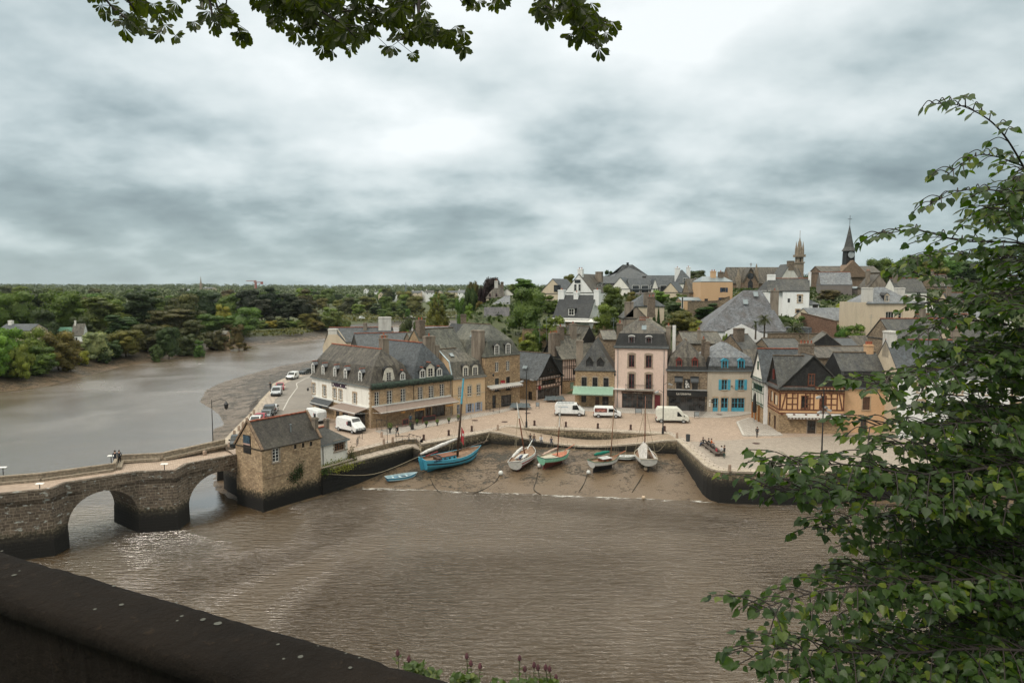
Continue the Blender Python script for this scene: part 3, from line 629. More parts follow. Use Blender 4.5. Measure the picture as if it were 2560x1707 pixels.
# ================================================================ house builder
UP = Vector((0,0,1))
class House:
	"""front corner points A (left) and B (right) seen from outside; x along the front, y into the depth, z up"""
	def __init__(s,A,B,depth,eave,wall,label,name='house',cat='house',base=None,group=None,rise=0.0):
		A = Vector(A); B = Vector(B); s.A = Vector((A.x,A.y,A.z if base is None else base)); d = Vector((B.x - A.x,B.y - A.y,0))
		s.W = d.length; s.xh = d.normalized(); s.yh = Vector((-s.xh.y,s.xh.x,0)); s.D = depth; s.z0 = s.A.z
		s.H = eave - s.z0; s.wall = wall
		s.root = empty(name,s.A,math.atan2(s.xh.y,s.xh.x),label,cat,group)
		s.holes = {'f': [],'l': [],'r': [],'b': []}; s.roofo = None; s.gables = []; s.fb = -0.6; s.roofs = []; s.bands = None
	def w2l(s,P): v = P - s.A; return Vector((v.dot(s.xh),v.dot(s.yh),v.z))
	def l2w(s,p): return s.A + s.xh * p[0] + s.yh * p[1] + UP * p[2]
	def frame(s,face,off=0.0):
		"""matrix from face coords (s to the right seen from outside, n outwards, z) to house local"""
		if face == 'f': o,sd,nd = Vector((0,0,0)),Vector((1,0,0)),Vector((0,-1,0))
		elif face == 'r': o,sd,nd = Vector((s.W,0,0)),Vector((0,1,0)),Vector((1,0,0))
		elif face == 'l': o,sd,nd = Vector((0,s.D,0)),Vector((0,-1,0)),Vector((-1,0,0))
		else: o,sd,nd = Vector((s.W,s.D,0)),Vector((-1,0,0)),Vector((0,1,0))
		o = o + nd * off
		return Matrix(((sd.x,nd.x,0,o.x),(sd.y,nd.y,0,o.y),(0,0,1,o.z),(0,0,0,1)))
	def px(s,face,c,x,y,off=0.0):
		T = s.frame(face,off); nl = T.to_3x3() @ Vector((0,1,0)); n = s.xh * nl.x + s.yh * nl.y
		o = s.l2w(T @ Vector((0,0,0))); P = plane_hit(c,x,y,o,n); q = T.inverted() @ s.w2l(P); return q.x,q.z
	def rect(s,face,c,r,off=0.0):
		a = s.px(face,c,r[0],(r[1] + r[3]) / 2,off); b = s.px(face,c,r[2],(r[1] + r[3]) / 2,off)
		xm = (r[0] + r[2]) / 2; t = s.px(face,c,xm,r[1],off); u = s.px(face,c,xm,r[3],off)
		return min(a[0],b[0]),u[1],max(a[0],b[0]),t[1]
	def win(s,face,c=None,r=None,sz=None,frame=None,cols=2,rows=4,surround=None,sill=None,shut=None,arch=False,door=False,off=0.0,name=None,w=None,T=None,cut=True,closed=None,label=None,lintel=True,quoin=False,dw=0.3):
		"""one window (or door): cut in the wall, frame with glazing bars, pane, surround"""
		x0,z0,x1,z1 = sz if sz else s.rect(face,c,r,off)
		if w: xm = (x0 + x1) / 2; x0,x1 = xm - w / 2,xm + w / 2
		T = T or s.frame(face,off)
		if cut: s.holes[face].append((x0,z0,x1,z1))
		fm_ = frame or M_white(); rec = -0.14 if cut else 0.03; ff = 0.05
		mb = MB(T); y0,y1 = rec - 0.04,rec + ff
		fw = min(0.09,(x1 - x0) * 0.12)
		mb.box(x0,y0,z0,x0 + fw,y1,z1); mb.box(x1 - fw,y0,z0,x1,y1,z1); mb.box(x0 + fw,y0,z0,x1 - fw,y1,z0 + fw); mb.box(x0 + fw,y0,z1 - fw,x1 - fw,y1,z1)
		if closed: mb.box(x0 + fw,y0,z0 + fw,x1 - fw,y1 - 0.02,z1 - fw)
		else:
			if door: mb.box(x0 + fw,y0,z0 + fw,x1 - fw,y1 - 0.015,z0 + (z1 - z0) * dw)
			zb = z0 + (z1 - z0) * dw if door else z0 + fw
			for k in range(1,cols):
				xx = x0 + (x1 - x0) * k / cols; ww = 0.055 if (cols == 2 or k * 2 == cols) else 0.025; mb.box(xx - ww,y0,zb,xx + ww,y1 - 0.01,z1 - fw)
			for k in range(1,rows):
				zz = zb + (z1 - zb) * k / rows; mb.box(x0 + fw,y0,zz - 0.024,x1 - fw,y1 - 0.02,zz + 0.024)
		o = mb.build(name or ('door' if door else 'window'),fm_,s.root)
		if label: o['label'] = label
		if not closed:
			pb = MB(T); pb.poly([(x0 + fw,rec,z0 + fw),(x1 - fw,rec,z0 + fw),(x1 - fw,rec,z1 - fw),(x0 + fw,rec,z1 - fw)],0); pb.build('pane',glassm(),o)
		if surround:
			mat,sw_ = surround; mb = MB(T); e = 0.035
			if quoin:
				n = max(3,int((z1 - z0 + 0.3) / 0.32)); hh = (z1 - z0) / n
				for k in range(n):
					q_ = sw_ * (1.25 if k % 2 else 0.75); mb.box(x0 - q_,0,z0 + k * hh + 0.008,x0,e,z0 + (k + 1) * hh - 0.008); mb.box(x1,0,z0 + k * hh + 0.008,x1 + q_,e,z0 + (k + 1) * hh - 0.008)
			else: mb.box(x0 - sw_,0,z0,x0,e,z1); mb.box(x1,0,z0,x1 + sw_,e,z1)
			if arch:
				n = 6
				for k in range(n):
					t0,t1 = k / n,(k + 1) / n; xa,xb = x0 - sw_ + (x1 - x0 + 2 * sw_) * t0,x0 - sw_ + (x1 - x0 + 2 * sw_) * t1
					h0,h1 = 0.22 * math.sin(math.pi * t0) ** 0.7,0.22 * math.sin(math.pi * t1) ** 0.7
					mb.poly([(xa,e,z1),(xb,e,z1),(xb,e,z1 + sw_ * 0.9 + h1),(xa,e,z1 + sw_ * 0.9 + h0)]); mb.poly([(xa,e,z1 + sw_ * 0.9 + h0),(xb,e,z1 + sw_ * 0.9 + h1),(xb,0,z1 + sw_ * 0.9 + h1),(xa,0,z1 + sw_ * 0.9 + h0)])
			else: mb.box(x0 - sw_ * 1.15,0,z1,x1 + sw_ * 1.15,e,z1 + sw_ * 1.1)
			if not door: mb.box(x0 - sw_ * 1.2,0,z0 - 0.16,x1 + sw_ * 1.2,e + 0.07,z0)
			mb.build('surround',mat,o)
		if sill: mb = MB(T); mb.box(x0 - 0.12,0,z0 - 0.12,x1 + 0.12,0.12,z0); mb.build('sill',sill,o)
		if shut:
			sw_ = (x1 - x0) / 2
			for sg in (-1,1):
				mb = MB(T); a = x0 - sw_ - 0.03 if sg < 0 else x1 + 0.03; b = a + sw_
				mb.box(a,0.03,z0,b,0.07,z1)
				nsl = 9
				for k in range(nsl): zz = z0 + 0.1 + (z1 - z0 - 0.2) * k / nsl; mb.box(a + 0.06,0.07,zz,b - 0.06,0.085,zz + (z1 - z0 - 0.2) / nsl * 0.55)
				mb.build('shutter',shut,o)
		return o
	def wins(s,face,c,rs,**k):
		for r in rs: s.win(face,c,r,**k)
	def _wall(s,mb,face,z0,z1,m=0):
		L = s.W if face in 'fb' else s.D; T = s.frame(face); hs = [(max(0,a),max(z0,b),min(L,c),min(z1,d)) for a,b,c,d in s.holes[face]]
		hs = [h for h in hs if h[2] - h[0] > 0.05 and h[3] - h[1] > 0.05]
		xs_ = sorted({0.0,L,*[h[0] for h in hs],*[h[2] for h in hs]}); zs_ = sorted({z0,z1,*[h[1] for h in hs],*[h[3] for h in hs]})
		old = mb.T; mb.T = T
		for a,b in zip(xs_[:-1],xs_[1:]):
			run = None
			for c_,d in list(zip(zs_[:-1],zs_[1:])) + [(None,None)]:
				hole = c_ is None or any(h[0] <= a + 1e-4 and h[2] >= b - 1e-4 and h[1] <= c_ + 1e-4 and h[3] >= d - 1e-4 for h in hs)
				if hole:
					if run: mb.poly([(a,0,run[0]),(b,0,run[0]),(b,0,run[1]),(a,0,run[1])],m); run = None
				else: run = (run[0],d) if run else (c_,d)
		for h in hs:
			a,b,c_,d = h; r = -0.2
			mb.poly([(a,0,b),(a,0,d),(a,r,d),(a,r,b)],m); mb.poly([(c_,0,b),(c_,r,b),(c_,r,d),(c_,0,d)],m)
			mb.poly([(a,0,b),(a,r,b),(c_,r,b),(c_,0,b)],m); mb.poly([(a,0,d),(c_,0,d),(c_,r,d),(a,r,d)],m)
		mb.T = old
	def walls(s,mats=None,faces='flrb',H=None):
		"""call after every opening. bands: list of (z, material) from the bottom"""
		H = H or s.H
		mats = mats or {}
		by = {}
		for f in faces: by.setdefault(mats.get(f,s.wall) if not isinstance(mats.get(f),list) else id(mats[f]),[]).append(f)
		for key,fs in by.items():
			bands = None
			for f in fs:
				if isinstance(mats.get(f),list): bands = mats[f]
			mb = MB()
			if bands:
				ms = [b[1] for b in bands]; z = s.fb
				for i,(zt,_) in enumerate(bands):
					for f in fs: s._wall(mb,f,z,min(zt,H),i)
					z = zt
				mb.build('wall',ms,s.root)
			else:
				for f in fs: s._wall(mb,f,s.fb,H)
				for g in [g for g in s.gables if g[0] in fs and g[2] is None]: mb.poly(g[1])
				mb.build('wall',key,s.root)
		for g in s.gables:
			if g[2] is not None: mb = MB(); mb.poly(g[1]); mb.build('gable',g[2],s.root)
	def roof(s,levels,mat,axis='x',hip=(0,0),over=0.3,verge=0.12,gmat=None,ridge=None,x0=0.0,x1=None,y0=0.0,y1=None,zb=None,gut=None,t=0.16,gables=True,name='roof'):
		"""levels [(offset from the eave, height)], axis = direction of the ridge, hip = inset factor at the low / high end (0 = gable)"""
		x1 = s.W if x1 is None else x1; y1 = s.D if y1 is None else y1; zb = s.H if zb is None else zb
		span,L = ((y1 - y0),(x1 - x0)) if axis == 'x' else ((x1 - x0),(y1 - y0))
		def pt(a,e,z): return Vector((x0 + e,y0 + a,z)) if axis == 'x' else Vector((x0 + a,y0 + e,z))
		lv = [(span / 2 if o == 'r' else o,h) for o,h in levels]
		s0 = (lv[1][1] - lv[0][1]) / max(0.01,lv[1][0] - lv[0][0])
		lv = [(-over,lv[0][1] - min(over * s0,over * 0.75))] + lv; rings = []
		for o,h in lv:
			e0 = -verge if not hip[0] else o * hip[0]; e1 = L + verge if not hip[1] else L - o * hip[1]
			rings.append([pt(o,e0,zb + h),pt(span - o,e0,zb + h),pt(span - o,e1,zb + h),pt(o,e1,zb + h)])
		mb = MB(); dz = Vector((0,0,-t))
		order = (0,1,2,3)
		fix = axis == 'x'
		def add(ps): mb.poly(ps[::-1] if fix else ps)
		for i in range(len(rings) - 1):
			a,b = rings[i],rings[i + 1]
			add([a[3],a[0],b[0],b[3]]); add([a[1],a[2],b[2],b[1]])
			if hip[0]: add([a[0],a[1],b[1],b[0]])
			else: add([a[0] + dz,a[1] + dz,b[1] + dz,b[1],a[1],a[0],b[0],b[0] + dz]) if False else (add([a[0] + dz,b[0] + dz,b[0],a[0]][::-1]),add([a[1] + dz,b[1] + dz,b[1],a[1]]))
			if hip[1]: add([a[2],a[3],b[3],b[2]])
			else: add([a[2] + dz,b[2] + dz,b[2],a[2]][::-1]); add([a[3] + dz,b[3] + dz,b[3],a[3]])
			add([a[0] + dz,a[3] + dz,b[3] + dz,b[0] + dz]); add([a[2] + dz,a[1] + dz,b[1] + dz,b[2] + dz])
		top = rings[-1]
		if (top[0] - top[1]).length > 0.02: add(list(top))
		r0 = rings[0]
		for k in range(4): add([r0[k] + dz,r0[(k + 1) % 4] + dz,r0[(k + 1) % 4],r0[k]])
		add([q + dz * 0.9 for q in r0][::-1])
		ro = mb.build(name,mat,s.root); s.roofs.append(ro)
		if s.roofo is None: s.roofo = ro
		if gables:
			for end in (0,1):
				if hip[end]: continue
				e = 0.0 if end == 0 else L
				prof = [pt(0 if i == 0 else o,e,zb + (0 if i < 2 else h - t * 0.7)) for i,(o,h) in enumerate(lv)] + [pt(span - (0 if i == 0 else o),e,zb + (0 if i < 2 else h - t * 0.7)) for i,(o,h) in reversed(list(enumerate(lv)))]
				face = {('x',0): 'l',('x',1): 'r',('y',0): 'f',('y',1): 'b'}[(axis,end)]
				if face in ('r','f'): prof = prof if face == 'r' else prof[::-1]
				else: prof = prof[::-1] if face == 'l' else prof
				nrm = s.frame(face).to_3x3() @ Vector((0,1,0))
				a_ = (prof[1] - prof[0]).cross(prof[2] - prof[0])
				if a_.dot(nrm) < 0: prof = prof[::-1]
				s.gables.append((face,prof,gmat if not isinstance(gmat,dict) else gmat.get(face)))
		if ridge:
			mb = MB(); n = max(2,int((rings[-1][3] - rings[-1][0]).length / 0.4)); rnd_ = random.Random(int(s.W * 1000))
			a,b = (rings[-1][0] + rings[-1][1]) / 2,(rings[-1][2] + rings[-1][3]) / 2
			sag = min(0.12,(b - a).length * 0.006)
			for k in range(n):
				p_,q_ = a.lerp(b,k / n),a.lerp(b,(k + 0.96) / n); j = rnd_.uniform(-0.015,0.02)
				mb.beam(p_ + Vector((0,0,0.03 + j)),q_ + Vector((0,0,0.03 + j)),0.26,0.15)
			mb.build('ridge_tiles',ridge,ro)
		if gut:
			mb = MB(); z_ = Vector((0,0,-0.1))
			sides = ((0,3),(1,2)) if not (hip[0] or hip[1]) else ((0,3),(1,2),(0,1),(2,3))
			for a,b in sides: mb.beam(r0[a] + z_,r0[b] + z_,0.13,0.12)
			mb.build('gutter',gut,ro)
		return ro
	def chimney(s,c,r,y,t=0.7,mat=None,pots=2,cap=None,deep=2.5,pot=None,par=None):
		"""pixel rectangle of the shaft seen on the plane y of the house"""
		x0,z0,x1,z1 = s.rect('f',c,r,-y); mb = MB(); y0,y1 = y,y + t
		s.stack(x0,y0,x1,y1,z0 - deep,z1,mat,pots,cap,pot,par)
	def stack(s,x0,y0,x1,y1,z0,z1,mat=None,pots=2,cap=None,pot=None,par=None):
		mat = mat or M_chim; mb = MB(); mb.box(x0,y0,z0,x1,y1,z1 - 0.3)
		mb.box(x0 - 0.08,y0 - 0.08,z1 - 0.3,x1 + 0.08,y1 + 0.08,z1 - 0.12); mb.box(x0 + 0.04,y0 + 0.04,z1 - 0.12,x1 - 0.04,y1 - 0.04,z1)
		o = mb.build('chimney',mat,par or s.roofo or s.root)
		if pots:
			mb = MB(); lx = (x1 - x0) >= (y1 - y0)
			for k in range(pots):
				f = (k + 0.5) / pots; c_ = Vector((x0 + (x1 - x0) * f,(y0 + y1) / 2,z1)) if lx else Vector(((x0 + x1) / 2,y0 + (y1 - y0) * f,z1))
				mb.lathe([(0.15,0),(0.12,0.38),(0.15,0.4),(0.15,0.46)],c_,8)
			if par is None and s.roofo is None: mb.build('chimney_pots',pot or M_terra(),s.root)
			else: mb.build('chimney_pots',pot or M_terra(),par or s.roofo)
		return o
	def dormer(s,face,c,r,back=0.3,L=2.2,frame=None,wallm=None,roofm=None,cheek=None,ph=0.45,cols=2,rows=4,ridge=None,kind='gable',fw=0.14,flare=0.0,over=0.12):
		"""pixel rectangle of the dormer's front (sill to eaves) seen on the plane `back` metres behind the face"""
		x0,z0,x1,z1 = s.rect(face,c,r,-back); T = s.frame(face,-back); wm_ = wallm or M_white(); w_ = x1 - x0
		mb = MB(T); mb.box(x0,-L,z0 - 0.4,x1,-0.02,z1,0)
		d = mb.build('dormer',cheek or M_slate_d,s.root)
		mb = MB(T); mb.box(x0,-0.02,z0,x0 + fw,0.06,z1); mb.box(x1 - fw,-0.02,z0,x1,0.06,z1); mb.box(x0 + fw,-0.02,z1 - fw,x1 - fw,0.06,z1); mb.box(x0 - 0.04,-0.02,z0 - 0.1,x1 + 0.04,0.1,z0)
		if flare:
			for a,sg in ((x0,-1),(x1,1)): mb.poly([(a,0.0,z0),(a + sg * flare,0.0,z0),(a,0.0,z1)] if sg > 0 else [(a + sg * flare,0,z0),(a,0,z0),(a,0,z1)])
		xm = (x0 + x1) / 2
		if kind == 'gable': mb.poly([(x0 - 0.02,0.03,z1),(x1 + 0.02,0.03,z1),(xm,0.03,z1 + ph)])
		elif kind == 'round':
			pts = [(xm + (w_ / 2 + 0.05) * math.cos(a_),0.03,z1 + ph * math.sin(a_)) for a_ in [math.pi * k / 10 for k in range(11)]]; mb.poly(pts[::-1] if False else pts)
		mb.build('surround',wm_,d)
		mb = MB(T)
		if kind == 'gable':
			for sg in (-1,1):
				xe = xm + sg * (w_ / 2 + over); ze = z1 - over * ph / (w_ / 2)
				for dz_ in (0,):
					p = [(xe,0.14,ze),(xm,0.14,z1 + ph + 0.04),(xm,-L - 0.6,z1 + ph + 0.04),(xe,-L - 0.6,ze)]
					mb.poly(p if sg > 0 else p[::-1])
					q_ = [(xe,0.14,ze - 0.07),(xe,0.14,ze),(xm,0.14,z1 + ph + 0.04),(xm,0.14,z1 + ph - 0.05)]; mb.poly(q_)
					mb.poly([(xe,0.14,ze - 0.07),(xe,-L,ze - 0.07),(xe,-L,ze),(xe,0.14,ze)]); mb.poly([(xe,0.14,ze - 0.07),(xm,0.14,z1 + ph - 0.05),(xm,-L,z1 + ph - 0.05),(xe,-L,ze - 0.07)])
		elif kind == 'round':
			rows_ = []
			for yy in (0.12,-L - 0.4): rows_.append([(xm + (w_ / 2 + 0.08) * math.cos(a_),yy,z1 + (ph + 0.06) * math.sin(a_)) for a_ in [math.pi * k / 10 for k in range(11)]])
			mb.grid(rows_)
			mb.grid([[(xm + (w_ / 2 + 0.08) * math.cos(a_),0.12,z1 + (ph + 0.06) * math.sin(a_)) for a_ in [math.pi * k / 10 for k in range(11)]],[(xm + (w_ / 2 - 0.02) * math.cos(a_),0.12,z1 + (ph - 0.05) * math.sin(a_)) for a_ in [math.pi * k / 10 for k in range(11)]]])
		elif kind == 'flat': mb.box(x0 - 0.1,-L,z1,x1 + 0.1,0.16,z1 + 0.08)
		mb.build('dormer_roof',roofm or M_slate_d,d)
		if ridge and kind == 'gable': mb = MB(T); mb.beam((xm,0.14,z1 + ph + 0.07),(xm,-L * 0.9,z1 + ph + 0.07),0.2,0.12); mb.build('ridge_tiles',ridge,d)
		fm_ = frame or M_white(); mb = MB(T); a,b,e,f = x0 + fw,x1 - fw,z0,z1 - fw
		for k in range(cols + 1): xx = a + (b - a) * k / cols; mb.box(xx - 0.035,-0.01,e,xx + 0.035,0.045,f)
		for k in range(rows + 1): zz = e + (f - e) * k / rows; hw = 0.035 if k in (0,rows) else 0.018; mb.box(a,-0.01,zz - hw,b,0.035,zz + hw)
		mb.build('window',fm_,d)
		mb = MB(T); mb.poly([(a,0.008,e),(b,0.008,e),(b,0.008,f),(a,0.008,f)]); mb.build('pane',glassm(),d)
		return d
	def skylight(s,P0,slope_n,up,w=0.8,h=1.0,mat=None):
		pass
	def skyl(s,lx,ly,w,h,axis,slope,side,zb,name='skylight'):
		"""roof window lying on a slope: (lx,ly,zb) its lower middle point, side = direction the slope faces"""
		d = {'f': Vector((0,-1,0)),'b': Vector((0,1,0)),'l': Vector((-1,0,0)),'r': Vector((1,0,0))}[side]
		up_ = (-d * math.cos(slope) + UP * math.sin(slope)); n = (d * math.sin(slope) + UP * math.cos(slope)); r_ = up_.cross(n)
		o = Vector((lx,ly,zb)) + n * 0.06; mb = MB(); c = [o - r_ * w / 2,o + r_ * w / 2,o + r_ * w / 2 + up_ * h,o - r_ * w / 2 + up_ * h]
		for i in range(4): mb.beam(c[i],c[(i + 1) % 4],0.09,0.12,up=n)
		f = mb.build(name,M_zinc(),s.roofo); mb = MB(); mb.poly([q + n * 0.03 for q in c]); mb.build('pane',M_skyg,s.roofo)
	def box(s,name,face,x0,n0,z0,x1,n1,z1,mat,off=0.0,par=None):
		mb = MB(s.frame(face,off)); mb.box(x0,n0,z0,x1,n1,z1); return mb.build(name,mat,par or s.root)
	def awning(s,face,x0,x1,zt,zb,out,mat,valance=0.22,vmat=None,frame=None,name='awning',label=None):
		mb = MB(s.frame(face)); mb.poly([(x0,0.05,zt),(x0,out,zb),(x1,out,zb),(x1,0.05,zt)][::-1]); mb.poly([(x0,0.05,zt - 0.04),(x0,out,zb - 0.04),(x1,out,zb - 0.04),(x1,0.05,zt - 0.04)])
		mb.poly([(x0,0.05,zt),(x0,out,zb),(x0,out,zb - 0.04),(x0,0.05,zt - 0.04)]); mb.poly([(x1,0.05,zt),(x1,0.05,zt - 0.04),(x1,out,zb - 0.04),(x1,out,zb)])
		a = mb.build(name,mat,s.root)
		if label: a['label'] = label
		if valance:
			mb = MB(s.frame(face)); n = max(6,int((x1 - x0) / 0.25)); ms = [vmat or mat,mat]
			for k in range(n): mb.box(x0 + (x1 - x0) * k / n,out - 0.015,zb - valance,x0 + (x1 - x0) * (k + 1) / n,out + 0.015,zb - 0.02,k % 2)
			mb.build('valance',ms if vmat else [mat,mat],a)
		mb = MB(s.frame(face)); mb.box(x0 - 0.05,0.0,zt - 0.08,x1 + 0.05,0.22,zt + 0.16); mb.box(x0,out - 0.04,zb - 0.07,x1,out + 0.04,zb + 0.03)
		for xx in (x0 + 0.1,(x0 + x1) / 2,x1 - 0.1): mb.beam((xx,0.05,zb - 0.3),(xx,out,zb - 0.05),0.04)
		mb.build('awning_frame',frame or M_white(),a); return a
	def gutter_pipe(s,face,x,z0,z1,mat=None):
		mb = MB(s.frame(face)); mb.tube([(x,0.08,z0),(x,0.08,z1)],0.05,6); mb.build('downpipe',mat or M_zinc(),s.root)
def text(body,size,mat,par,T,ext=0.015,name='lettering',font_scale=1.0,shear=0.0,bold=0.0):
	cu = bpy.data.curves.new(name,'FONT'); cu.body = body; cu.size = size; cu.extrude = ext; cu.align_x = 'CENTER'; cu.align_y = 'CENTER'; cu.shear = shear; cu.offset = bold
	cu.resolution_u = 3
	o = bpy.data.objects.new('tmp',cu); COL.objects.link(o); bpy.context.view_layer.update()
	me = bpy.data.meshes.new_from_object(o.evaluated_get(bpy.context.evaluated_depsgraph_get())); me.name = name
	bpy.data.objects.remove(o); bpy.data.curves.remove(cu)
	me.transform(Matrix.Diagonal((font_scale,1,1,1)))
	me.materials.clear(); me.materials.append(mat); r = bpy.data.objects.new(name,me); COL.objects.link(r)
	r.parent = par; r.matrix_local = T; return r
def face_text(h,body,face,x,z,size,mat,n=0.05,par=None,**k):
	"""lettering on a wall, reading left to right from outside"""
	T = h.frame(face); M = T @ Matrix(((1,0,0,x),(0,0,1,n),(0,1,0,z),(0,0,0,1)))
	return text(body,size,mat,par or h.root,M,**k)
# ---- shared building materials
M_slate = slate('slate',(0.085,0.09,0.10),amt=0.42)
M_slate_n = slate('slate_blue',(0.120,0.137,0.158),(0.16,0.16,0.15),0.22)
M_slate_l = slate('slate_lichened',(0.085,0.083,0.078),(0.21,0.19,0.15),0.75)
M_slate_g = slate('slate_grey_green',(0.11,0.115,0.105),(0.20,0.195,0.15),0.6)
M_slate_b = slate('slate_brown',(0.075,0.065,0.058),(0.19,0.165,0.13),0.6,streak=0.8)
M_slate_d = slate('slate_dark',(0.030,0.031,0.034),(0.07,0.068,0.06),0.25)
M_slate_p = slate('slate_pale',(0.25,0.275,0.31),(0.26,0.26,0.26),0.5)
M_rub = stone('rubble_brown',(0.25,0.160,0.09),(0.50,0.35,0.205),(0.36,0.275,0.18),0.36,0.17,(0.14,0.105,0.07),0.4)
M_rub2 = stone('rubble_dark',(0.16,0.115,0.078),(0.31,0.235,0.16),(0.20,0.165,0.12),0.4,0.18,(0.11,0.085,0.06),0.5)
M_ash = stone('ashlar_tan',(0.42,0.285,0.17),(0.56,0.41,0.26),(0.28,0.20,0.13),0.75,0.34,(0.21,0.15,0.10),0.45,warp=0.02,mort=0.012)
M_trim = plain('granite_trim',(0.42,0.31,0.21),0.85,var=0.15)
M_trimg = plain('granite_trim_grey',(0.33,0.27,0.22),0.85,var=0.15)
M_chim = stone('chimney_stone',(0.16,0.12,0.09),(0.24,0.19,0.145),(0.15,0.12,0.09),0.35,0.16,(0.07,0.055,0.045),0.6)
M_chimr = plaster('chimney_render',(0.27,0.225,0.18),(0.08,0.06,0.045),0.8)
M_chimw = plaster('chimney_white',(0.62,0.60,0.56),(0.2,0.17,0.14),0.4)
M_wht = plaster('white_render',(0.84,0.81,0.75),(0.42,0.37,0.30),0.3)
M_wht2 = plaster('white_render_cool',(0.84,0.84,0.83),(0.45,0.44,0.42),0.3)
M_cream = plaster('cream_render',(0.62,0.52,0.39),(0.38,0.30,0.22),0.35)
M_beige = plaster('beige_render',(0.70,0.50,0.31),(0.44,0.31,0.20),0.35)
M_bluer = plaster('pale_stone_render',(0.50,0.435,0.355),(0.33,0.28,0.22),0.5)
M_pinkr = plaster('pink_render',(0.70,0.54,0.465),(0.50,0.36,0.30),0.3)
M_peach = plaster('peach_render',(0.62,0.40,0.235),(0.50,0.31,0.18),0.25)
M_orng = plaster('orange_render',(0.68,0.41,0.215),(0.56,0.33,0.17),0.3)
M_greyr = plaster('grey_render',(0.20,0.175,0.165),(0.13,0.11,0.10),0.3)
M_brick = stone('dark_brick',(0.16,0.09,0.06),(0.22,0.13,0.09),(0.10,0.08,0.065),0.24,0.08,(0.08,0.06,0.05),0.5,warp=0.01,mort=0.008)
M_timber = plain('timber_red_brown',(0.135,0.048,0.026),0.75,var=0.25)
M_timbd = plain('timber_dark',(0.045,0.028,0.02),0.8,var=0.3)
M_red = plain('dark_red_paint',(0.12,0.014,0.02),0.5,var=0.1)
M_blue = plain('turquoise_paint',(0.06,0.33,0.46),0.5,var=0.08)
M_oldr = plain('old_ridge_tiles',(0.15,0.11,0.075),0.9,var=0.3)
M_skyg = plain('roof_glass',(0.22,0.26,0.28),0.1,var=0.05,spec=0.8)
M_black = plain('black_paint',(0.015,0.015,0.016),0.5)
M_shop = plain('shop_shade',(0.03,0.026,0.023),0.5,var=0.3)
M_brown = plain('brown_paint',(0.09,0.045,0.028),0.6,var=0.2)
M_grnp = plain('green_paint',(0.03,0.08,0.05),0.6)
# ================================================================ waterside row, left to right
def lamp_head(mb,q):
	q = Vector(q); mb.lathe([(0.05,-0.05),(0.14,0.12),(0.2,0.5),(0.08,0.62),(0.03,0.72)],q,6)
def wall_lamp(h,face,x,z,out=1.0):
	T = h.frame(face); mb = MB(T); mb.tube([(x,0.0,z),(x,out * 0.6,z + 0.06),(x,out,z)],0.03,5); mb.tube([(x,0.0,z - 0.35),(x,out * 0.5,z)],0.02,4)
	o = mb.build('wall_lamp',M_dark(),h.root); mb = MB(T)
	mb.lathe([(0.06,-0.62),(0.15,-0.5),(0.2,-0.2),(0.1,-0.08),(0.03,0.0)],(x,out,z),6); mb.build('lantern',M_dark(),o)
# ---- stone house on the bridgehead
h = House((-30,80.6,0),(-24.9,87.5,0),5.6,3.65,stone('bridge_house_stone',(0.31,0.21,0.125),(0.53,0.385,0.245),(0.27,0.21,0.145),0.5,0.22,(0.19,0.14,0.10),0.45,algae=(-1.5,-2.9)),'small stone house with steep slate roof rising from the water at the bridge end',base=0)
h.fb = -5.8
h.roof([(0,0),('r',3.0)],slate('slate_spotted',(0.062,0.052,0.048),(0.15,0.135,0.10),0.30),'x',(0,0),0.12,0.1,ridge=M_terra(),t=0.12)
M_cop2 = plain('verge_stone',(0.22,0.15,0.10),0.9,var=0.25)
for e in (0.0,h.W):
	mb = MB()
	for a,b in (((e,-0.15,h.H - 0.1),(e,2.8,h.H + 3.15)),((e,2.8,h.H + 3.15),(e,5.75,h.H - 0.1))): mb.beam(a,b,0.3,0.22)
	mb.build('verge_coping',M_cop2,h.roofo)
h.win('f','E',(572,660,650,820),cols=2,rows=4,surround=(M_trimg,0.15),label='grey casement window in the river wall')
for r in ((820,615,852,668),(915,595,947,652),(1005,580,1040,635)): h.win('f','E',r,cols=1,rows=1,frame=M_timbd,surround=(M_trim,0.08))
o = h.win('l','E',(232,505,316,715),cols=1,rows=1,frame=M_black,closed=True,cut=False,name='banner'); o['label'] = 'dark blue and black banner hung on the gable'
x0,z0,x1,z1 = h.rect('l','E',(232,505,316,715))
h.box('banner_panel','l',x0 + 0.1,0.07,z0 + (z1 - z0) * 0.55,x1 - 0.1,0.11,z1 - 0.1,plain('banner_blue',(0.035,0.08,0.12),0.5,var=0.4),par=o)
h.box('banner_panel','l',x0 + 0.05,0.07,z0 + (z1 - z0) * 0.46,x1 - 0.05,0.12,z0 + (z1 - z0) * 0.54,plain('banner_pink',(0.5,0.33,0.28),0.6),par=o)
mb = MB(); mb.tube([(4.9,1.1,4.7),(4.9,1.1,5.7)],0.07,6); mb.box(4.78,0.98,5.7,5.02,1.22,5.76); mb.build('vent_pipe',M_zinc(),h.roofo)
h.stack(h.W - 0.25,0.75,h.W + 0.3,1.45,1.6,6.1,M_chimr,1,pot=M_dark()); h.walls()
# creeper tufts on its wall come with the plants
H_BR = h
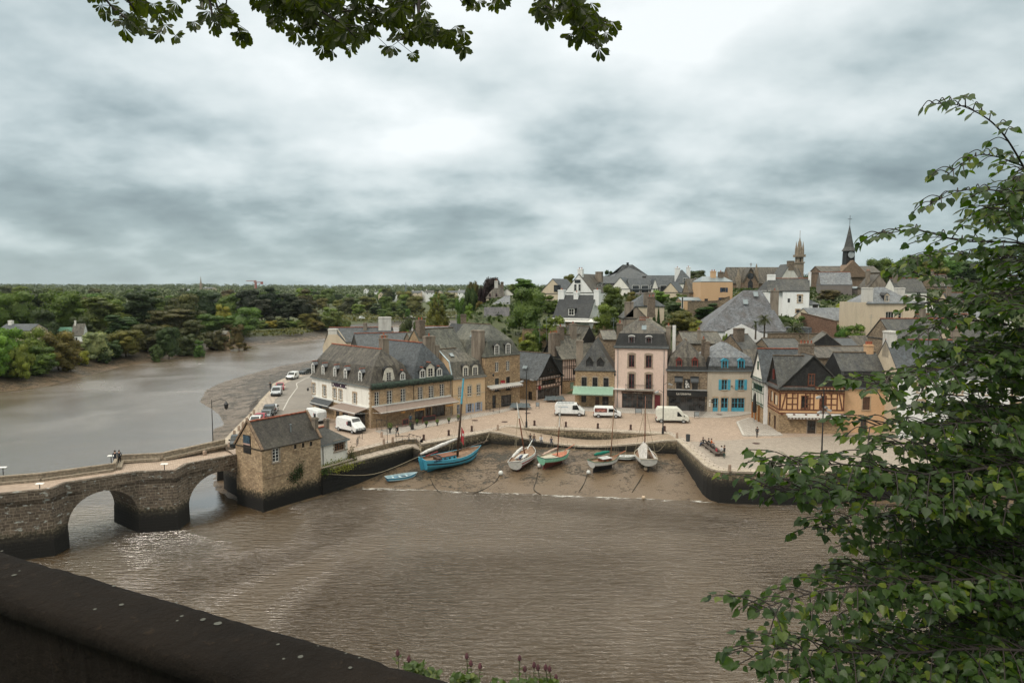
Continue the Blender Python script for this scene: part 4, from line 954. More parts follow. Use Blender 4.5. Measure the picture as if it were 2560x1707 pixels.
# ---- white annex
h = House(H_BR.l2w((H_BR.W + 0.02,0.75,0)),H_BR.l2w((H_BR.W + 5.2,0.95,0)),4.6,2.5,M_wht,'low white annex with slate roof and small paned window beside the bridgehead house',base=0)
h.fb = -1.8
h.roof([(0,0),('r',1.6)],slate('slate_annex',(0.07,0.072,0.078),amt=0.3),'x',(0.9,0.9),0.25,gut=M_zinc(),ridge=M_terra())
h.win('f','E',(1300,572,1412,685),cols=4,rows=4,frame=plain('varnished_wood',(0.22,0.10,0.045),0.5),surround=(M_trimg,0.22),quoin=True)
h.gutter_pipe('f',0.9,-1,2.4,M_dark()); h.stack(3.6,2.3,4.1,2.9,2.5,5.1,M_chimr,0)
h.walls(); H_AN = h
# parapet terrace with creeper below the annex
tw = House(H_AN.l2w((-0.05,-1.0,0)),H_AN.l2w((6.3,-0.65,0)),0.95,-0.55,M_quay,'narrow walled terrace below the white annex',name='terrace_wall',cat='terrace',base=0); tw.fb = -5.8; tw.walls(); tw.box('coping','f',0,-0.4,-0.55,tw.W,0.06,-0.45,M_cop)
mbx = MB(); mbx.poly([(0,0,-0.56),(tw.W,0,-0.56),(tw.W,0.95,-0.56),(0,0.95,-0.56)]); mbx.build('terrace_floor',M_slab,tw.root)
# ---- corner cafe, two houses sharing one facade
P0,P1 = Vector((-23.1,110.4,0)),Vector((-10.9,122.5,0)); PM = (P0 + P1) / 2
M_aw = plain('taupe_awning',(0.255,0.195,0.165),0.8,var=0.08); M_awg = plain('grey_awning',(0.07,0.075,0.082),0.8,var=0.1)
M_purp = plain('purple_lettering',(0.06,0.03,0.06),0.5)
M_gold = plain('gold_lettering',(0.55,0.25,0.06),0.5)
h = House(P0,PM,19.2,7.1,M_ash,'corner cafe with long white side wall and five dormers, stone front under a taupe awning',base=0)
h.roof([(0,0),(1.35,2.9),('r',5.5)],M_slate_b,'y',(0.72,0),0.32,ridge=M_terra(),gut=M_zinc())
for r in ((880,895,932,1072),(1018,878,1078,1048),(1172,860,1228,1030)): h.win('f','A',r,cols=2,rows=5,surround=(M_trim,0.16))
for r in ((1015,655,1068,775),): h.dormer('f','A',(990,650,1085,775),0.2,2.6,wallm=plain('pale_dormer_stone',(0.66,0.62,0.54),0.8),kind='round',ph=0.55,rows=4,ridge=M_terra(),fw=0.4,flare=0.45)
h.dormer('f','A',(1165,683,1222,752),0.15,2.0,ridge=M_terra(),rows=3)
for r in ((176,580,206,706),(290,602,318,730),(420,622,450,750),(538,640,570,778),(700,668,738,808)):
	x0,z0,x1,z1 = h.rect('l','A',r,-0.25); cx = (x0 + x1) / 2
	h.dormer('l','A',(r[0],r[1],r[2] + (r[2] - r[0]) * 0.05,r[3]),0.25,2.3,ridge=M_terra(),rows=4,roofm=M_slate_p,cheek=M_slate_d)
for r in ((178,790,214,918),(296,815,336,950),(412,845,452,972),(478,862,516,990),(634,895,678,1035)):
	h.win('l','A',(r[0] + 6,r[1] + 12,r[2] - 2,r[3] - 8),cols=2,rows=4,surround=(M_trim,0.22),quoin=True)
x,z = h.px('l','A',484,822); face_text(h,"L'ARMORIC",'l',x,z,0.95,M_purp,0.06,bold=0.025,ext=0.04)
# street level of the side wall: stone plinth, doors, two awnings
for c_,r in (('E',(1018,95,1048,150)),('E',(1115,135,1150,190))): h.win('l',c_,r,cols=1,rows=1,frame=M_timbd)
h.win('l',sz=(8.2,0.05,9.3,2.3),frame=M_timbd,door=True); h.win('l',sz=(10.4,0.4,12.2,2.3),frame=M_timbd,cols=3,rows=1); h.win('l',sz=(14.0,0.3,17.5,2.4),frame=M_timbd,cols=4,rows=1)
a0,b0 = h.px('l','A',215,950),h.px('l','A',420,1000); h.awning('l',a0[0],b0[0],3.25,2.35,1.1,M_awg,0.35,name='awning',label='dark grey awning on the side wall')
a0 = h.px('l','A',520,1030); h.awning('l',a0[0],18.6,3.3,2.75,2.6,M_aw,0.3,label='taupe awning on the side wall')
T_ = h.frame('l'); wall_lamp(h,'l',0.3,4.9,1.0)
x0,z0,x1,z1 = h.rect('f','A',(1018,275,1160,560),-2.2); h.stack(x1 - 2.6,3.4,x1 - 1.35,4.6,8.5,z1 - 0.3,M_chimr,2); h.stack(x1 - 1.2,5.4,x1 - 0.2,6.4,8.5,z1 + 0.1,M_chimr,1)
h.walls({'l': [(3.0,M_rub),(99,M_wht)]}); H_AR = h
mb = MB(h.frame('l'))
for k in range(16): mb.box(h.D - (0.5 if k % 2 else 0.32),0.0,k * 0.42 + 0.1,h.D + 0.02,0.03,k * 0.42 + 0.48)
mb.build('quoins',M_trim,h.root)
h2 = House(PM,P1,13.0,7.1,M_ash,'right half of the corner cafe with tall hipped slate roof and three small dormers',base=0)
h2.roof([(0,0),(1.1,2.3),('r',6.1)],M_slate_n,'y',(0.7,0),0.32,ridge=M_terra(),gut=M_zinc())
for r in ((1365,840,1420,980),(1488,825,1543,963),(1610,805,1660,945)): h2.win('f','A',r,cols=2,rows=5,surround=(M_trim,0.14),sill=M_trimg)
h2.dormer('f','A',(1385,650,1447,732),0.1,2.0,ridge=M_terra(),rows=3); h2.dormer('f','A',(1575,635,1635,708),0.1,2.0,ridge=M_terra(),rows=3)
h2.dormer('f','A',(1460,607,1548,720),0.1,2.6,wallm=plain('pale_dormer_stone',(0.66,0.62,0.54),0.8),kind='gable',ph=0.65,rows=3,ridge=M_terra(),fw=0.36)
h2.chimney('A',(1455,268,1560,545),3.2,0.9,M_chimr,1); h2.chimney('A',(1565,370,1607,545),3.4,0.7,M_chimr,0)
h2.gutter_pipe('f',0.05,3.2,7.0,M_dark()); h2.gutter_pipe('f',h2.W - 0.25,0,7.0)
# green netting swagged along the eaves of both halves
mb = MB(h.frame('f')); L_ = h.W + h2.W; rnd = random.Random(3); n = 60; rows_ = [[],[],[],[],[]]
for k in range(n + 1):
	x = L_ * k / n - 0.1; j = lambda a: rnd.uniform(-a,a)
	rows_[0].append((x,0.02,7.35 + j(.03))); rows_[1].append((x,0.42 + j(.06),7.28 + j(.05))); rows_[2].append((x,0.62 + j(.09),6.85 + j(.08))); rows_[3].append((x,0.5 + j(.1),6.4 + j(.1))); rows_[4].append((x,0.05,6.25 + j(.06)))
mb.grid(rows_); o = mb.build('netting',plain('green_netting',(0.028,0.048,0.034),0.8,var=0.45),h.root,smooth=True); o['label'] = 'dark green netting swagged along the eaves'
# shop fronts below the awnings
for hh,nm in ((h,0),(h2,1)):
	xs_ = ((1.0,4.0),(4.35,6.0),(6.3,8.2)) if nm == 0 else ((0.3,2.3),(2.6,3.8),(4.1,7.0))
	for a,b in xs_: hh.win('f',sz=(a,0.12,b,2.5),frame=M_brown,cols=max(2,int((b - a) / 0.8)),rows=1,name='shopfront')
	hh.awning('f',0.25 if nm == 0 else 0.0,hh.W - (0.0 if nm == 0 else 0.4),3.55,2.85,2.5,M_aw,0.22)
	if hh is h2: hh.walls()
for body,x,hh in (('Café',4.6,h),("L'ARMORIC",8.3,h),('Brasserie',6.0,h2)): face_text(hh,body,'f',min(x,hh.W - 0.6),2.42,0.42,M_gold,2.57,bold=0.01)
# ---- beige house
A_,B_ = Vector((-10.75,122.6,0)),Vector((-5.05,127.4,0))
h = House(A_,B_,9.0,6.75,M_beige,'beige house with blue grey shutters between the corner cafe and the tall stone house',base=0)
h.roof([(0,0),(1.0,2.7),('r',4.9)],M_slate_l,'x',(0.0,0.75),0.28,verge=0.02,ridge=M_oldr,gut=M_zinc())
h.wins('f','A',((1818,840,1850,955),(1922,826,1968,942),(2025,812,2066,932)),cols=2,rows=4,arch=True,surround=(plain('cream_trim',(0.55,0.45,0.33),0.8),0.12),frame=M_white())
shb = plain('lilac_shutter',(0.36,0.40,0.50),0.6)
h.win('f','A',(1802,1035,1838,1185),cols=2,rows=3,door=True,frame=shb)
h.wins('f','A',((1924,1025,1968,1150),(2025,1008,2064,1128)),cols=2,rows=3,door=True,frame=shb,shut=shb,arch=True,surround=(plain('cream_trim',(0.55,0.45,0.33),0.8),0.05))
h.dormer('f','A',(1868,612,1930,722),0.1,2.2,kind='round',ph=0.4,rows=4,wallm=plain('pale_dormer_stone',(0.66,0.62,0.54),0.8),fw=0.2); h.dormer('f','A',(1972,608,2038,716),0.1,2.2,kind='round',ph=0.4,rows=4,wallm=plain('pale_dormer_stone',(0.66,0.62,0.54),0.8),fw=0.2)
h.box('string_course','f',0,0,3.4,h.W,0.07,3.55,plain('cream_trim',(0.55,0.45,0.33),0.8))
mb = MB(); mb.beam((-0.1,0.0,6.8),(-0.1,0.9,9.6),0.25,0.1); mb.beam((-0.1,0.9,9.6),(-0.1,4.5,11.6),0.25,0.1); mb.build('zinc_flashing',plain('pale_zinc',(0.42,0.50,0.53),0.5),h.roofo)
h.skyl(1.6,2.2,0.7,0.9,'x',R(34),'f',10.35); h.walls()
# ---- three storey stone house
A_,B_ = G('B',30,1112,0),G('B',443,1030,0)
A_ = Vector((-5.0,127.8,0)); B_ = Vector((1.55,134.0,0))
h = House(A_,B_,11.5,10.15,M_rub,'tall stone house with red sign and two white dormers',base=0)
h.roof([(0,0),(1.2,2.7),('r',5.7)],M_slate_g,'y',(0.8,0),0.15,ridge=M_oldr)
h.wins('f','B',((168,562,208,668),(292,548,330,655)),cols=2,rows=4,surround=(M_trim,0.12),arch=True)
for r in ((166,742,212,884),(292,724,336,872)):
	o = h.win('f','B',r,cols=2,rows=1,frame=M_dark(),surround=(M_trim,0.12),arch=True); x0,z0,x1,z1 = h.rect('f','B',r); mb = MB(h.frame('f'))
	for k in range(9): mb.tube([(x0 - 0.15 + (x1 - x0 + 0.3) * k / 8,0.25,z0),(x0 - 0.15 + (x1 - x0 + 0.3) * k / 8,0.25,z0 + 0.9)],0.012,4)
	mb.box(x0 - 0.2,0.22,z0 + 0.88,x1 + 0.2,0.28,z0 + 0.94); mb.box(x0 - 0.2,0.0,z0 - 0.06,x1 + 0.2,0.3,z0); mb.build('balcony',M_dark(),o)
h.dormer('f','B',(162,368,214,484),0.1,2.2,ph=0.35,rows=4,over=0.2); h.dormer('f','B',(287,355,340,472),0.1,2.2,ph=0.35,rows=4,over=0.2)
x0,z0,x1,z1 = h.rect('f','B',(230,765,276,850)); o = h.box('red_sign','f',x0,0.03,z0,x1,0.09,z1,plain('red_sign',(0.33,0.012,0.025),0.5)); o['label'] = 'dark red sign between the balconies'
M_cream_t = plain('sign_cream',(0.75,0.70,0.62),0.6)
face_text(h,'Restau','f',(x0 + x1) / 2,(z0 + z1) / 2 + 0.18,0.34,M_cream_t,0.1,ext=0.01); face_text(h,'Crêperie','f',(x0 + x1) / 2,(z0 + z1) / 2 - 0.22,0.28,M_cream_t,0.1,ext=0.01)
h.win('f','B',(138,930,178,1075),cols=1,rows=1,door=True,dw=0.1,frame=M_dark()); h.win('f','B',(236,928,350,1055),cols=3,rows=1,frame=M_dark(),name='shopfront')
M_str = plain('awning_stripe_brown',(0.13,0.08,0.06),0.8)
h.awning('f',0.4,h.W - 0.1,4.35,4.1,1.0,plain('pale_awning',(0.5,0.47,0.44),0.8),0.35,vmat=M_str); wall_lamp(h,'f',1.1,6.9)
x0,z0,x1,z1 = h.rect('f','A',(1908,208,2095,700),-0.2); h.stack(-0.4,1.0,0.7,3.6,6.0,z1 - 0.1,M_chimr,0)
mb = MB(h.frame('r')); mb.box(0.0,-0.3,0,1.0,0.12,8.9); h.skyl(1.6,6.0,0.8,1.1,'y',R(50),'l',13.4); h.skyl(1.7,4.0,0.8,1.1,'y',R(50),'l',13.4)
h.walls(); H_ST = h
# ---- low half timbered shop
h = House(Vector((5.0,138.4,0)),Vector((10.5,145.0,0)),8.6,4.7,M_pinkr,'half timbered shop with blue slate roof in the corner of the square',base=0)
h.roof([(0,0),(1.0,0.75),('r',4.7)],M_slate_n,'y',(0,0),0.45,verge=0.5,gmat={'f': M_slate_d,'b': M_rub},ridge=M_oldr,gut=M_zinc())
def timber(h,face,zs,xs_,mat,w=0.16,diag=(),posts=None,n=0.05):
	"""half timbering: horizontal rails at zs, posts at xs_, diagonal braces"""
	mb = MB(h.frame(face)); L = h.W if face in 'fb' else h.D
	for z in zs: mb.box(-0.03,0,z - w / 2,L + 0.03,n + 0.02,z + w / 2)
	for p in xs_:
		x,a,b = p if isinstance(p,tuple) else (p,zs[0],zs[-1]); mb.box(x - w / 2,0,a,x + w / 2,n,b)
	for (xa,za,xb,zb_) in diag: mb.beam((xa,0.02,za),(xb,0.02,zb_),w,n * 1.4,up=(0,1,0))
	return mb.build('timber_framing',mat,h.root)
timber(h,'f',(2.35,3.0,4.65),[0.1] + [0.1 + (h.W - 0.2) * k / 9 for k in range(1,10)],M_timbd,0.13,((6.6,2.4,8.3,4.5),(8.3,2.4,6.6,4.5)))
x0,z0,x1,z1 = h.rect('f','B',(690,755,845,812)); h.win('f',sz=(x0,z0,x1,z1),cols=4,rows=1,frame=M_timbd); h.win('f',sz=(0.4,0.1,h.W - 0.5,2.2),frame=M_timbd,cols=6,rows=1,name='shopfront')
h.win('f','B',(760,615,822,680),cols=2,rows=1,frame=M_timbd,cut=False,off=0.06); h.win('l','B',(540,890,582,1000),frame=M_timbd,door=True)
mb = MB(h.frame('f')); mb.tube([(0.9,0.12,2.6),(0.9,0.16,2.6)],0.42,14); o = mb.build('round_sign',plain('red_sign',(0.33,0.012,0.025),0.5),h.root)
h.skyl(0.9,3.6,0.45,0.7,'y',R(50),'l',6.2); h.skyl(0.9,4.2,0.45,0.7,'y',R(50),'l',6.2); h.walls({'l': M_rub})
# ---- taller half timbered house behind it
h = House(Vector((10.9,147.0,0)),Vector((19.5,151.0,0)),9.5,8.0,M_pinkr,'tall half timbered house with lichened slate roof behind the low shop',base=0)
h.roof([(0,0),(1.2,.8),('r',4.5)],M_slate_l,'x',(0,0),0.5,verge=0.35,gmat={'l': M_slate_d},ridge=M_oldr)
timber(h,'f',(2.9,3.3,5.6,6.0,7.9),[0.1 + k * 0.55 for k in range(15)],M_timbd,0.13); h.win('f',sz=(2.6,4.1,4.9,5.4),cols=4,rows=1,frame=M_timbd); h.win('f',sz=(3.2,6.6,5.0,7.6),cols=3,rows=1,frame=M_timbd)
h.win('f',sz=(2.0,1.0,2.9,2.5),frame=plain('sage_paint',(0.22,0.33,0.25),0.6),closed=True); x0,z0,x1,z1 = h.rect('f','B',(648,240,800,465),-4); h.stack(-0.5,2.6,0.9,4.2,8,13.2,M_chim,2); h.stack(-0.4,4.6,0.8,5.8,8,13.0,M_chimr,2)
h.walls({'f': [(2.9,M_rub),(99,M_pinkr)],'l': M_slate_d}); H_T2 = h
# ---- stone house with the green awning
A_,B_ = G('s',1437.5,1016.5,0),G('s',1535.5,1019.5,0)
h = House(A_,B_,9.5,7.35,M_rub,'stone house with pale green awning and two dark dormers',base=0)
h.roof([(0,0),(1.0,1.3),('r',5.7)],M_slate,'y',(0.62,0),0.25,ridge=M_oldr)
h.wins('f','B',((1138,730,1195,835),(1260,733,1316,838),(1383,738,1440,842)),cols=2,rows=2,frame=M_dark(),surround=(M_trimg,0.1),arch=True)
h.dormer('f','B',(1190,540,1262,616),0.3,2.4,frame=M_dark(),wallm=M_slate_d,ph=0.75,rows=2,roofm=M_slate_l); h.dormer('f','B',(1310,543,1384,618),0.3,2.4,frame=M_dark(),wallm=M_slate_d,ph=0.75,rows=2,roofm=M_slate_l)
M_grn = plain('pale_green_awning',(0.24,0.37,0.28),0.75,var=0.06)
h.awning('f',-0.3,h.W - 0.2,3.9,2.95,2.4,M_grn,0.25,label='pale green awning over the terrace',frame=plain('pale_green_frame',(0.45,0.6,0.5),0.6))
h.win('f','B',(1135,935,1190,1010),cols=2,rows=1,frame=M_dark()); h.win('f','B',(1290,945,1335,1050),cols=1,rows=1,door=True,frame=M_brown,dw=.6); h.win('f','B',(1370,945,1440,1040),cols=2,rows=1,frame=M_dark())
h.chimney('B',(1077,318,1152,560),1.6,0.9,M_chimr,0); h.walls()
# ---- pink house
A_,B_ = G('s',1536,1019.5,0),G('s',1666,1024.5,0)
h = House(A_,B_,10.5,11.75,M_pinkr,'tall pink house with mansard roof and iron balcony',base=0)
h.roof([(0,0.35),(0.75,2.6),('r',5.0)],M_slate_b,'x',(0.8,0.8),0.3,ridge=M_terra(),gut=M_zinc())
h.roof([(-0.02,0.34),(0.7,2.62)],M_slate_d,'x',(1,1),0.31,gables=False,name='mansard_slope')
M_pt = plain('pink_granite',(0.33,0.26,0.20),0.85,var=0.12)
h.box('cornice','f',-0.15,0,11.5,h.W + 0.15,0.25,12.05,plain('grey_cornice',(0.10,0.105,0.11),0.6))
for r in ((1667,480,1730,615),(1857,486,1922,622)): h.win('f','B',r,frame=M_red,cols=2,rows=1,surround=(M_pt,0.28),arch=True)
for r in ((1667,690,1730,855),(1857,697,1922,862)): h.win('f','B',r,frame=M_red,cols=2,rows=1,surround=(M_pt,0.28),arch=True)
for r in ((1663,275,1732,380),(1854,280,1925,385)): h.dormer('f','B',r,0.2,1.4,frame=M_red,wallm=plain('dormer_grey',(0.16,0.16,0.17),0.6),kind='round',ph=0.22,rows=1,roofm=M_white())
x0,zb,x1,zt = h.rect('f','B',(1630,795,1950,868)); mb = MB(h.frame('f')); mb.box(x0,0,zb - 0.15,x1,0.85,zb); o = mb.build('balcony',M_trimg,h.root); mb = MB(h.frame('f'))
for k in range(34): mb.tube([(x0 + 0.05 + (x1 - x0 - 0.1) * k / 33,0.8,zb),(x0 + 0.05 + (x1 - x0 - 0.1) * k / 33,0.8,zb + 1.0)],0.014,4)
for z in (zb + 0.12,zb + 0.85,zb + 1.02): mb.box(x0,0.77,z - 0.02,x1,0.83,z + 0.02)
for xx in (x0,x1): mb.box(xx - 0.02,0,zb + 1.0,xx + 0.02,0.8,zb + 1.04); mb.box(xx - 0.02,0,zb + 0.1,xx + 0.02,0.8,zb + 0.14)
mb.build('railing',M_dark(),o)
x0,z0,x1,z1 = h.rect('f','B',(1590,895,1935,1080)); h.win('f',sz=(x0,0.12,x1,3.3),frame=M_brown,cols=6,rows=2,name='shopfront',label='dark red brown wooden restaurant front')
h.box('fascia','f',x0 - 0.1,0.05,2.9,x1 + 0.1,0.2,3.35,M_brown); h.box('awning_case','f',-0.3,0.0,3.62,x1 + 0.2,0.5,3.82,M_white()); face_text(h,'Le Bistro du Port','f',(x0 + x1) / 2,3.12,0.26,M_cream_t,0.22)
h.win('f','B',(1955,925,2020,1095),frame=M_red,closed=True,name='door',surround=(M_pt,0.24),arch=True)
h.gutter_pipe('f',0.55,0,11.4); h.gutter_pipe('f',h.W - 0.6,0,11.4); wall_lamp(h,'f',0.1,6.9)
x0,z0,x1,z1 = h.rect('f','B',(2095,158,2155,500),-2); h.stack(h.W - 0.3,3.0,h.W + 0.55,4.6,9.0,z1,M_chimr,2); mb = MB(); mb.tube([(h.W + 1.2,3.2,10),(h.W + 1.2,3.2,z1 + 0.1)],0.33,10); mb.build('flue',M_white(),h.roofo)
h.stack(-0.2,6,0.9,8.2,12,16.0,M_chim,3); h.skyl(5.3,2.0,0.8,1.2,'x',R(38),'f',14.95); h.walls()
# ---- dark restaurant
A_,B_ = G('s',1666.8,1027,0),G('s',1766,1030,0)
h = House(A_,B_,10,7.7,M_rub2,'brown stone restaurant with black shopfront and two red dormers',base=0)
h.roof([(0,0.25),(0.55,2.35),('r',5.4)],M_slate_b,'y',(0.8,0.8),0.25,ridge=M_oldr,gut=M_zinc()); h.roof([(-0.02,0.24),(0.5,2.37)],M_slate_d,'y',(1,1),0.26,gables=False,name='mansard_slope')
M_rd2 = plain('oxide_red',(0.17,0.03,0.022),0.6)
for r in ((40,468,98,552),(194,466,254,552)): h.dormer('f','C',r,0.15,1.5,frame=M_rd2,wallm=M_rd2,ph=0.5,rows=1,roofm=M_rd2)
for r in ((40,680,98,752),(196,682,254,760)): h.win('f','C',r,frame=M_dark(),cols=1,rows=1,surround=(M_trimg,0.08))
for r in ((26,635,104,684),(180,638,260,688)): x0,z0,x1,z1 = h.rect('f','C',r); h.awning('f',x0,x1,z1,z0 + 0.1,0.6,M_awg,0.15,frame=M_dark())
x0,z0,x1,z1 = h.rect('f','C',(118,655,176,748)); o = h.box('mural_panel','f',x0,0.02,z0,x1,0.07,z1,M_black); mb = MB(h.frame('f')); rnd = random.Random(8)
for k in range(26):
	a,b = x0 + 0.15 + rnd.random() * (x1 - x0 - 0.4),z0 + 0.1 + (rnd.random() ** 1.5) * (z1 - z0 - 0.5); mb.poly([(a,0.085,b),(a + rnd.uniform(.1,.3),0.085,b + rnd.uniform(-.05,.1)),(a + rnd.uniform(0,.2),0.085,b + rnd.uniform(.15,.4))])
mb.build('drawing',M_white(),o)
h.win('f',sz=(0.3,0.1,h.W - 0.3,2.9),frame=M_dark(),cols=6,rows=1,name='shopfront'); h.box('fascia','f',0.0,0.02,2.95,h.W,0.5,3.85,M_black)
face_text(h,'La Licorne','f',3.0,3.4,0.62,M_cream_t,0.53); mb = MB(h.frame('f')); mb.beam((0.2,1.2,4.2),(3.6,0.3,4.05),0.06); mb.beam((7.0,1.2,4.25),(3.9,0.3,4.05),0.06); mb.box(0,0,4.0,h.W,0.3,4.15); mb.build('awning_arms',plain('grey_metal',(0.35,0.35,0.35),0.5),h.root)
h.chimney('C',(290,262,332,400),3.2,0.8,M_chim,1); h.chimney('C',(322,290,370,420),2.2,0.8,M_chim,0); h.walls()
# ---- house with turquoise shutters
A_,B_ = G('s',1767,1030,0),G('s',1884,1030,0)
h = House(A_,B_,10,7.75,M_bluer,'pale house with turquoise shutters, doors and dormers',base=0)
h.roof([(0,0.2),(0.65,2.4),('r',5.0)],M_slate_p,'y',(0.85,0.85),0.25,ridge=M_oldr,gut=M_zinc()); h.roof([(-0.02,0.19),(0.6,2.42)],slate('slate_mansard',(0.055,0.06,0.068),amt=0.2),'y',(1,1),0.26,gables=False,name='mansard_slope')
for r in ((484,470,550,568),(645,470,711,568)): h.dormer('f','C',r,0.12,1.5,frame=M_blue,wallm=M_blue,ph=0.4,rows=2,roofm=M_blue,ridge=M_terra())
for r in ((486,662,542,762),(648,662,704,762)): h.win('f','C',r,frame=M_blue,cols=2,rows=2,shut=M_blue,arch=True,surround=(M_trim,0.05))
for r in ((398,842,450,976),(480,840,548,978)): h.win('f','C',r,frame=M_blue,cols=2,rows=2,door=True,surround=(M_trim,0.14),arch=True)
h.win('f','C',(582,842,710,978),frame=M_blue,cols=4,rows=2,door=True,surround=(M_trim,0.14))
for x in (4.5,6.5,8.6): h.box('wall_light','f',x - 0.1,0,4.75,x + 0.1,0.2,4.95,M_brown)
face_text(h,'COMPTOIR DU PORT','f',6.2,4.45,0.3,plain('faint_lettering',(0.40,0.36,0.31),0.8),0.012)
for z in (2.3,1.9): h.box('notice_board','f',0.8,0,z - 0.15,1.15,0.06,z + 0.15,M_black)
for z in (2.15,1.6,1.2): h.box('notice_board','f',0.35,0,z - 0.14,0.65,0.05,z + 0.14,M_white())
h.gutter_pipe('f',h.W - 0.35,0,7.7); h.walls()
# narrow stone house set back in the gap
h = House(Vector((45.3,129.5,0)),Vector((50.2,129.5,0)),8,7.6,M_rub2,'narrow brown stone house in the gap beside the turquoise shutters',base=0); h.roof([(0,0),('r',3.4)],M_slate_b,'x',(0,0),0.2); h.win('f',sz=(0.6,0.1,1.6,2.3),frame=M_brown,door=True); h.walls()
# ================================================================ the rest of the square (right) and the roofs behind
def Q(c,xl,xr,yb,Y,depth,ye,wall,label,ang=0.0,name='house',cat='house',fb=-4.0,group=None):
	"""house whose front left foot is the pixel (xl,yb) at distance Y, front running at `ang` degrees until pixel column xr"""
	A = DP(c,xl,yb,Y); e = Vector((math.cos(R(ang)),math.sin(R(ang)),0)); r = ray(c,xr,yb)
	t = (A.y * r.x - A.x * r.y) / (e.x * r.y - e.y * r.x); B = A + e * t; E = DP(c,xl,ye,Y)
	h = House(A,B,depth,E.z,wall,label,name,cat,group=group); h.fb = fb; return h
# ---- half timbered inn
SP_ = (42.35,107.0)
h = House(Vector((SP_[0],SP_[1],0)),Vector((52.2,106.2,0)),6.2,7.45,M_orng,'orange half timbered inn with dark slate gable and striped awning',base=0)
h.roof([(0,0),('r',5.0)],M_slate,'y',(0,0),0.5,verge=0.35,gmat={'f': M_slate_d,'b': M_slate_d},ridge=M_oldr)
h.roof([(0,0),('r',4.6)],M_slate,'x',(0,0),0.3,verge=0.35,x1=h.W / 2,gmat={'l': M_slate_d},ridge=M_oldr,name='side_gable_roof')
timber(h,'f',(3.2,3.75,6.45,6.75,7.4),[(0.1 + (h.W - 0.2) * k / 18,6.75,7.4) for k in range(19)] + [(h.W * k,3.75,6.45) for k in (0.01,.11,.2,.28,.4,.47,.53,.64,.7,.8,.89,.99)],M_timber,0.2,((0.35,3.8,0.95,6.4),(h.W - 0.3,3.8,h.W - 0.8,6.4),(0.5,6.8,0.9,7.35)))
mb = MB(h.frame('f'))
for a,b in ((.11,.28),(.4,.53),(.7,.89)):
	for z in (4.65,5.6): mb.box(h.W * a,0,z - 0.08,h.W * b,0.055,z + 0.08)
for k in range(6): x = 0.4 + (h.W - 0.8) * k / 5; mb.box(x - 0.15,0,2.95,x + 0.15,0.35,3.15); mb.box(x - 0.15,0,6.3,x + 0.15,0.3,6.5)
mb.build('timber_rails',M_timber,h.root)
for r in ((670,920,755,1078),(918,922,1000,1078)): h.win('f','N',r,frame=M_timbd,cols=2,rows=3,surround=(M_timber,0.1))
h.win('f','N',(762,622,845,770),frame=M_timber,cols=2,rows=3,cut=False,off=0.08,surround=(M_timber,0.08)); h.win('f','N',(748,1250,858,1435),frame=M_timbd,cols=2,rows=2,door=True,surround=(M_trimg,0.12))
h.awning('f',1.1,h.W + 0.2,3.0,2.75,0.9,plain('pale_awning',(0.5,0.47,0.44),0.8),0.32,vmat=M_str); face_text(h,'Bar','f',4.2,4.1,0.6,M_timber,0.02)
timber(h,'l',(3.2,3.75,6.5,7.4),[0.1 + (h.D - 0.2) * k / 9 for k in range(10)],M_timber,0.18,((0.2,3.8,0.8,6.4),))
h.win('l',sz=(1.0,4.2,1.9,6.1),frame=M_timbd); h.win('l',sz=(3.1,4.2,4.0,6.1),frame=M_timbd); h.win('l',sz=(2.6,8.2,3.4,9.8),frame=M_rd2,cut=False,off=0.08); h.win('l',sz=(0.6,0.2,1.6,2.4),frame=M_brown,door=True); h.win('l',sz=(3.4,0.2,4.6,2.4),frame=M_brown,door=True)
h.box('wall_panel','l',4.2,0.03,4.3,5.2,0.07,5.8,M_cream); h.box('wall_panel','l',2.2,0.03,4.6,2.8,0.07,6.1,M_cream)
h.walls({'f': [(3.0,M_rub),(99,M_orng)],'l': [(3.0,M_rub),(99,M_orng)]}); H_IN = h
x0,z0,x1,z1 = h.rect('f','N',(665,210,850,340),-4.5); h.stack(x0,4.8,x1,6.0,8,z1,M_chim,4)
# ---- green and white half timbered house behind it
h = House(Vector((42.2,113.4,0)),Vector((48.5,113.1,0)),6.5,7.5,M_wht2,'green and white half timbered house behind the orange inn',base=0)
h.roof([(0,0),('r',5.1)],M_slate_n,'x',(0,0),0.3,verge=0.3,gmat={'l': M_wht},ridge=M_terra())
timber(h,'l',(2.9,3.3,5.2,6.4,7.5),[0.1 + (h.D - 0.2) * k / 8 for k in range(9)],M_grnp,0.12); h.win('l',sz=(0.6,5.35,5.8,6.3),frame=M_grnp,cols=9,rows=1); h.win('l',sz=(2.9,9.0,3.5,10.4),frame=M_grnp,cut=False,off=0.03)
for x in (0.8,2.6,4.4): h.box('porch_post','l',x,0.0,0,x + 0.22,0.25,3.0,plain('ochre_post',(0.36,0.15,0.045),0.7))
h.walls({'l': [(2.9,M_rub),(99,M_wht)]})
# ---- peach house
h = House(Vector((52.3,107.2,0)),Vector((59.2,107.2,0)),7.0,7.4,M_peach,'peach rendered house with dark mansard and one brown shuttered window',base=0)
h.roof([(0,0),(0.5,2.4),('r',5.1)],M_slate,'x',(0,0),0.25,verge=0.05,gmat={'l': M_slate_d},ridge=M_oldr,gut=M_zinc()); h.roof([(-0.02,0.01),(0.42,2.38)],M_slate_d,'x',(1,1),0.26,gables=False,name='mansard_slope')
h.win('f','N',(1495,930,1595,1105),frame=M_brown,closed=True,surround=(M_trim,0.14),name='shuttered_window'); h.win('f',sz=(3.1,0.1,4.1,2.4),frame=M_brown,door=True,surround=(M_trim,0.14),arch=True)
h.stack(h.W - 1.6,3.2,h.W - 0.5,4.2,9,13.8,M_peach,4); h.walls()
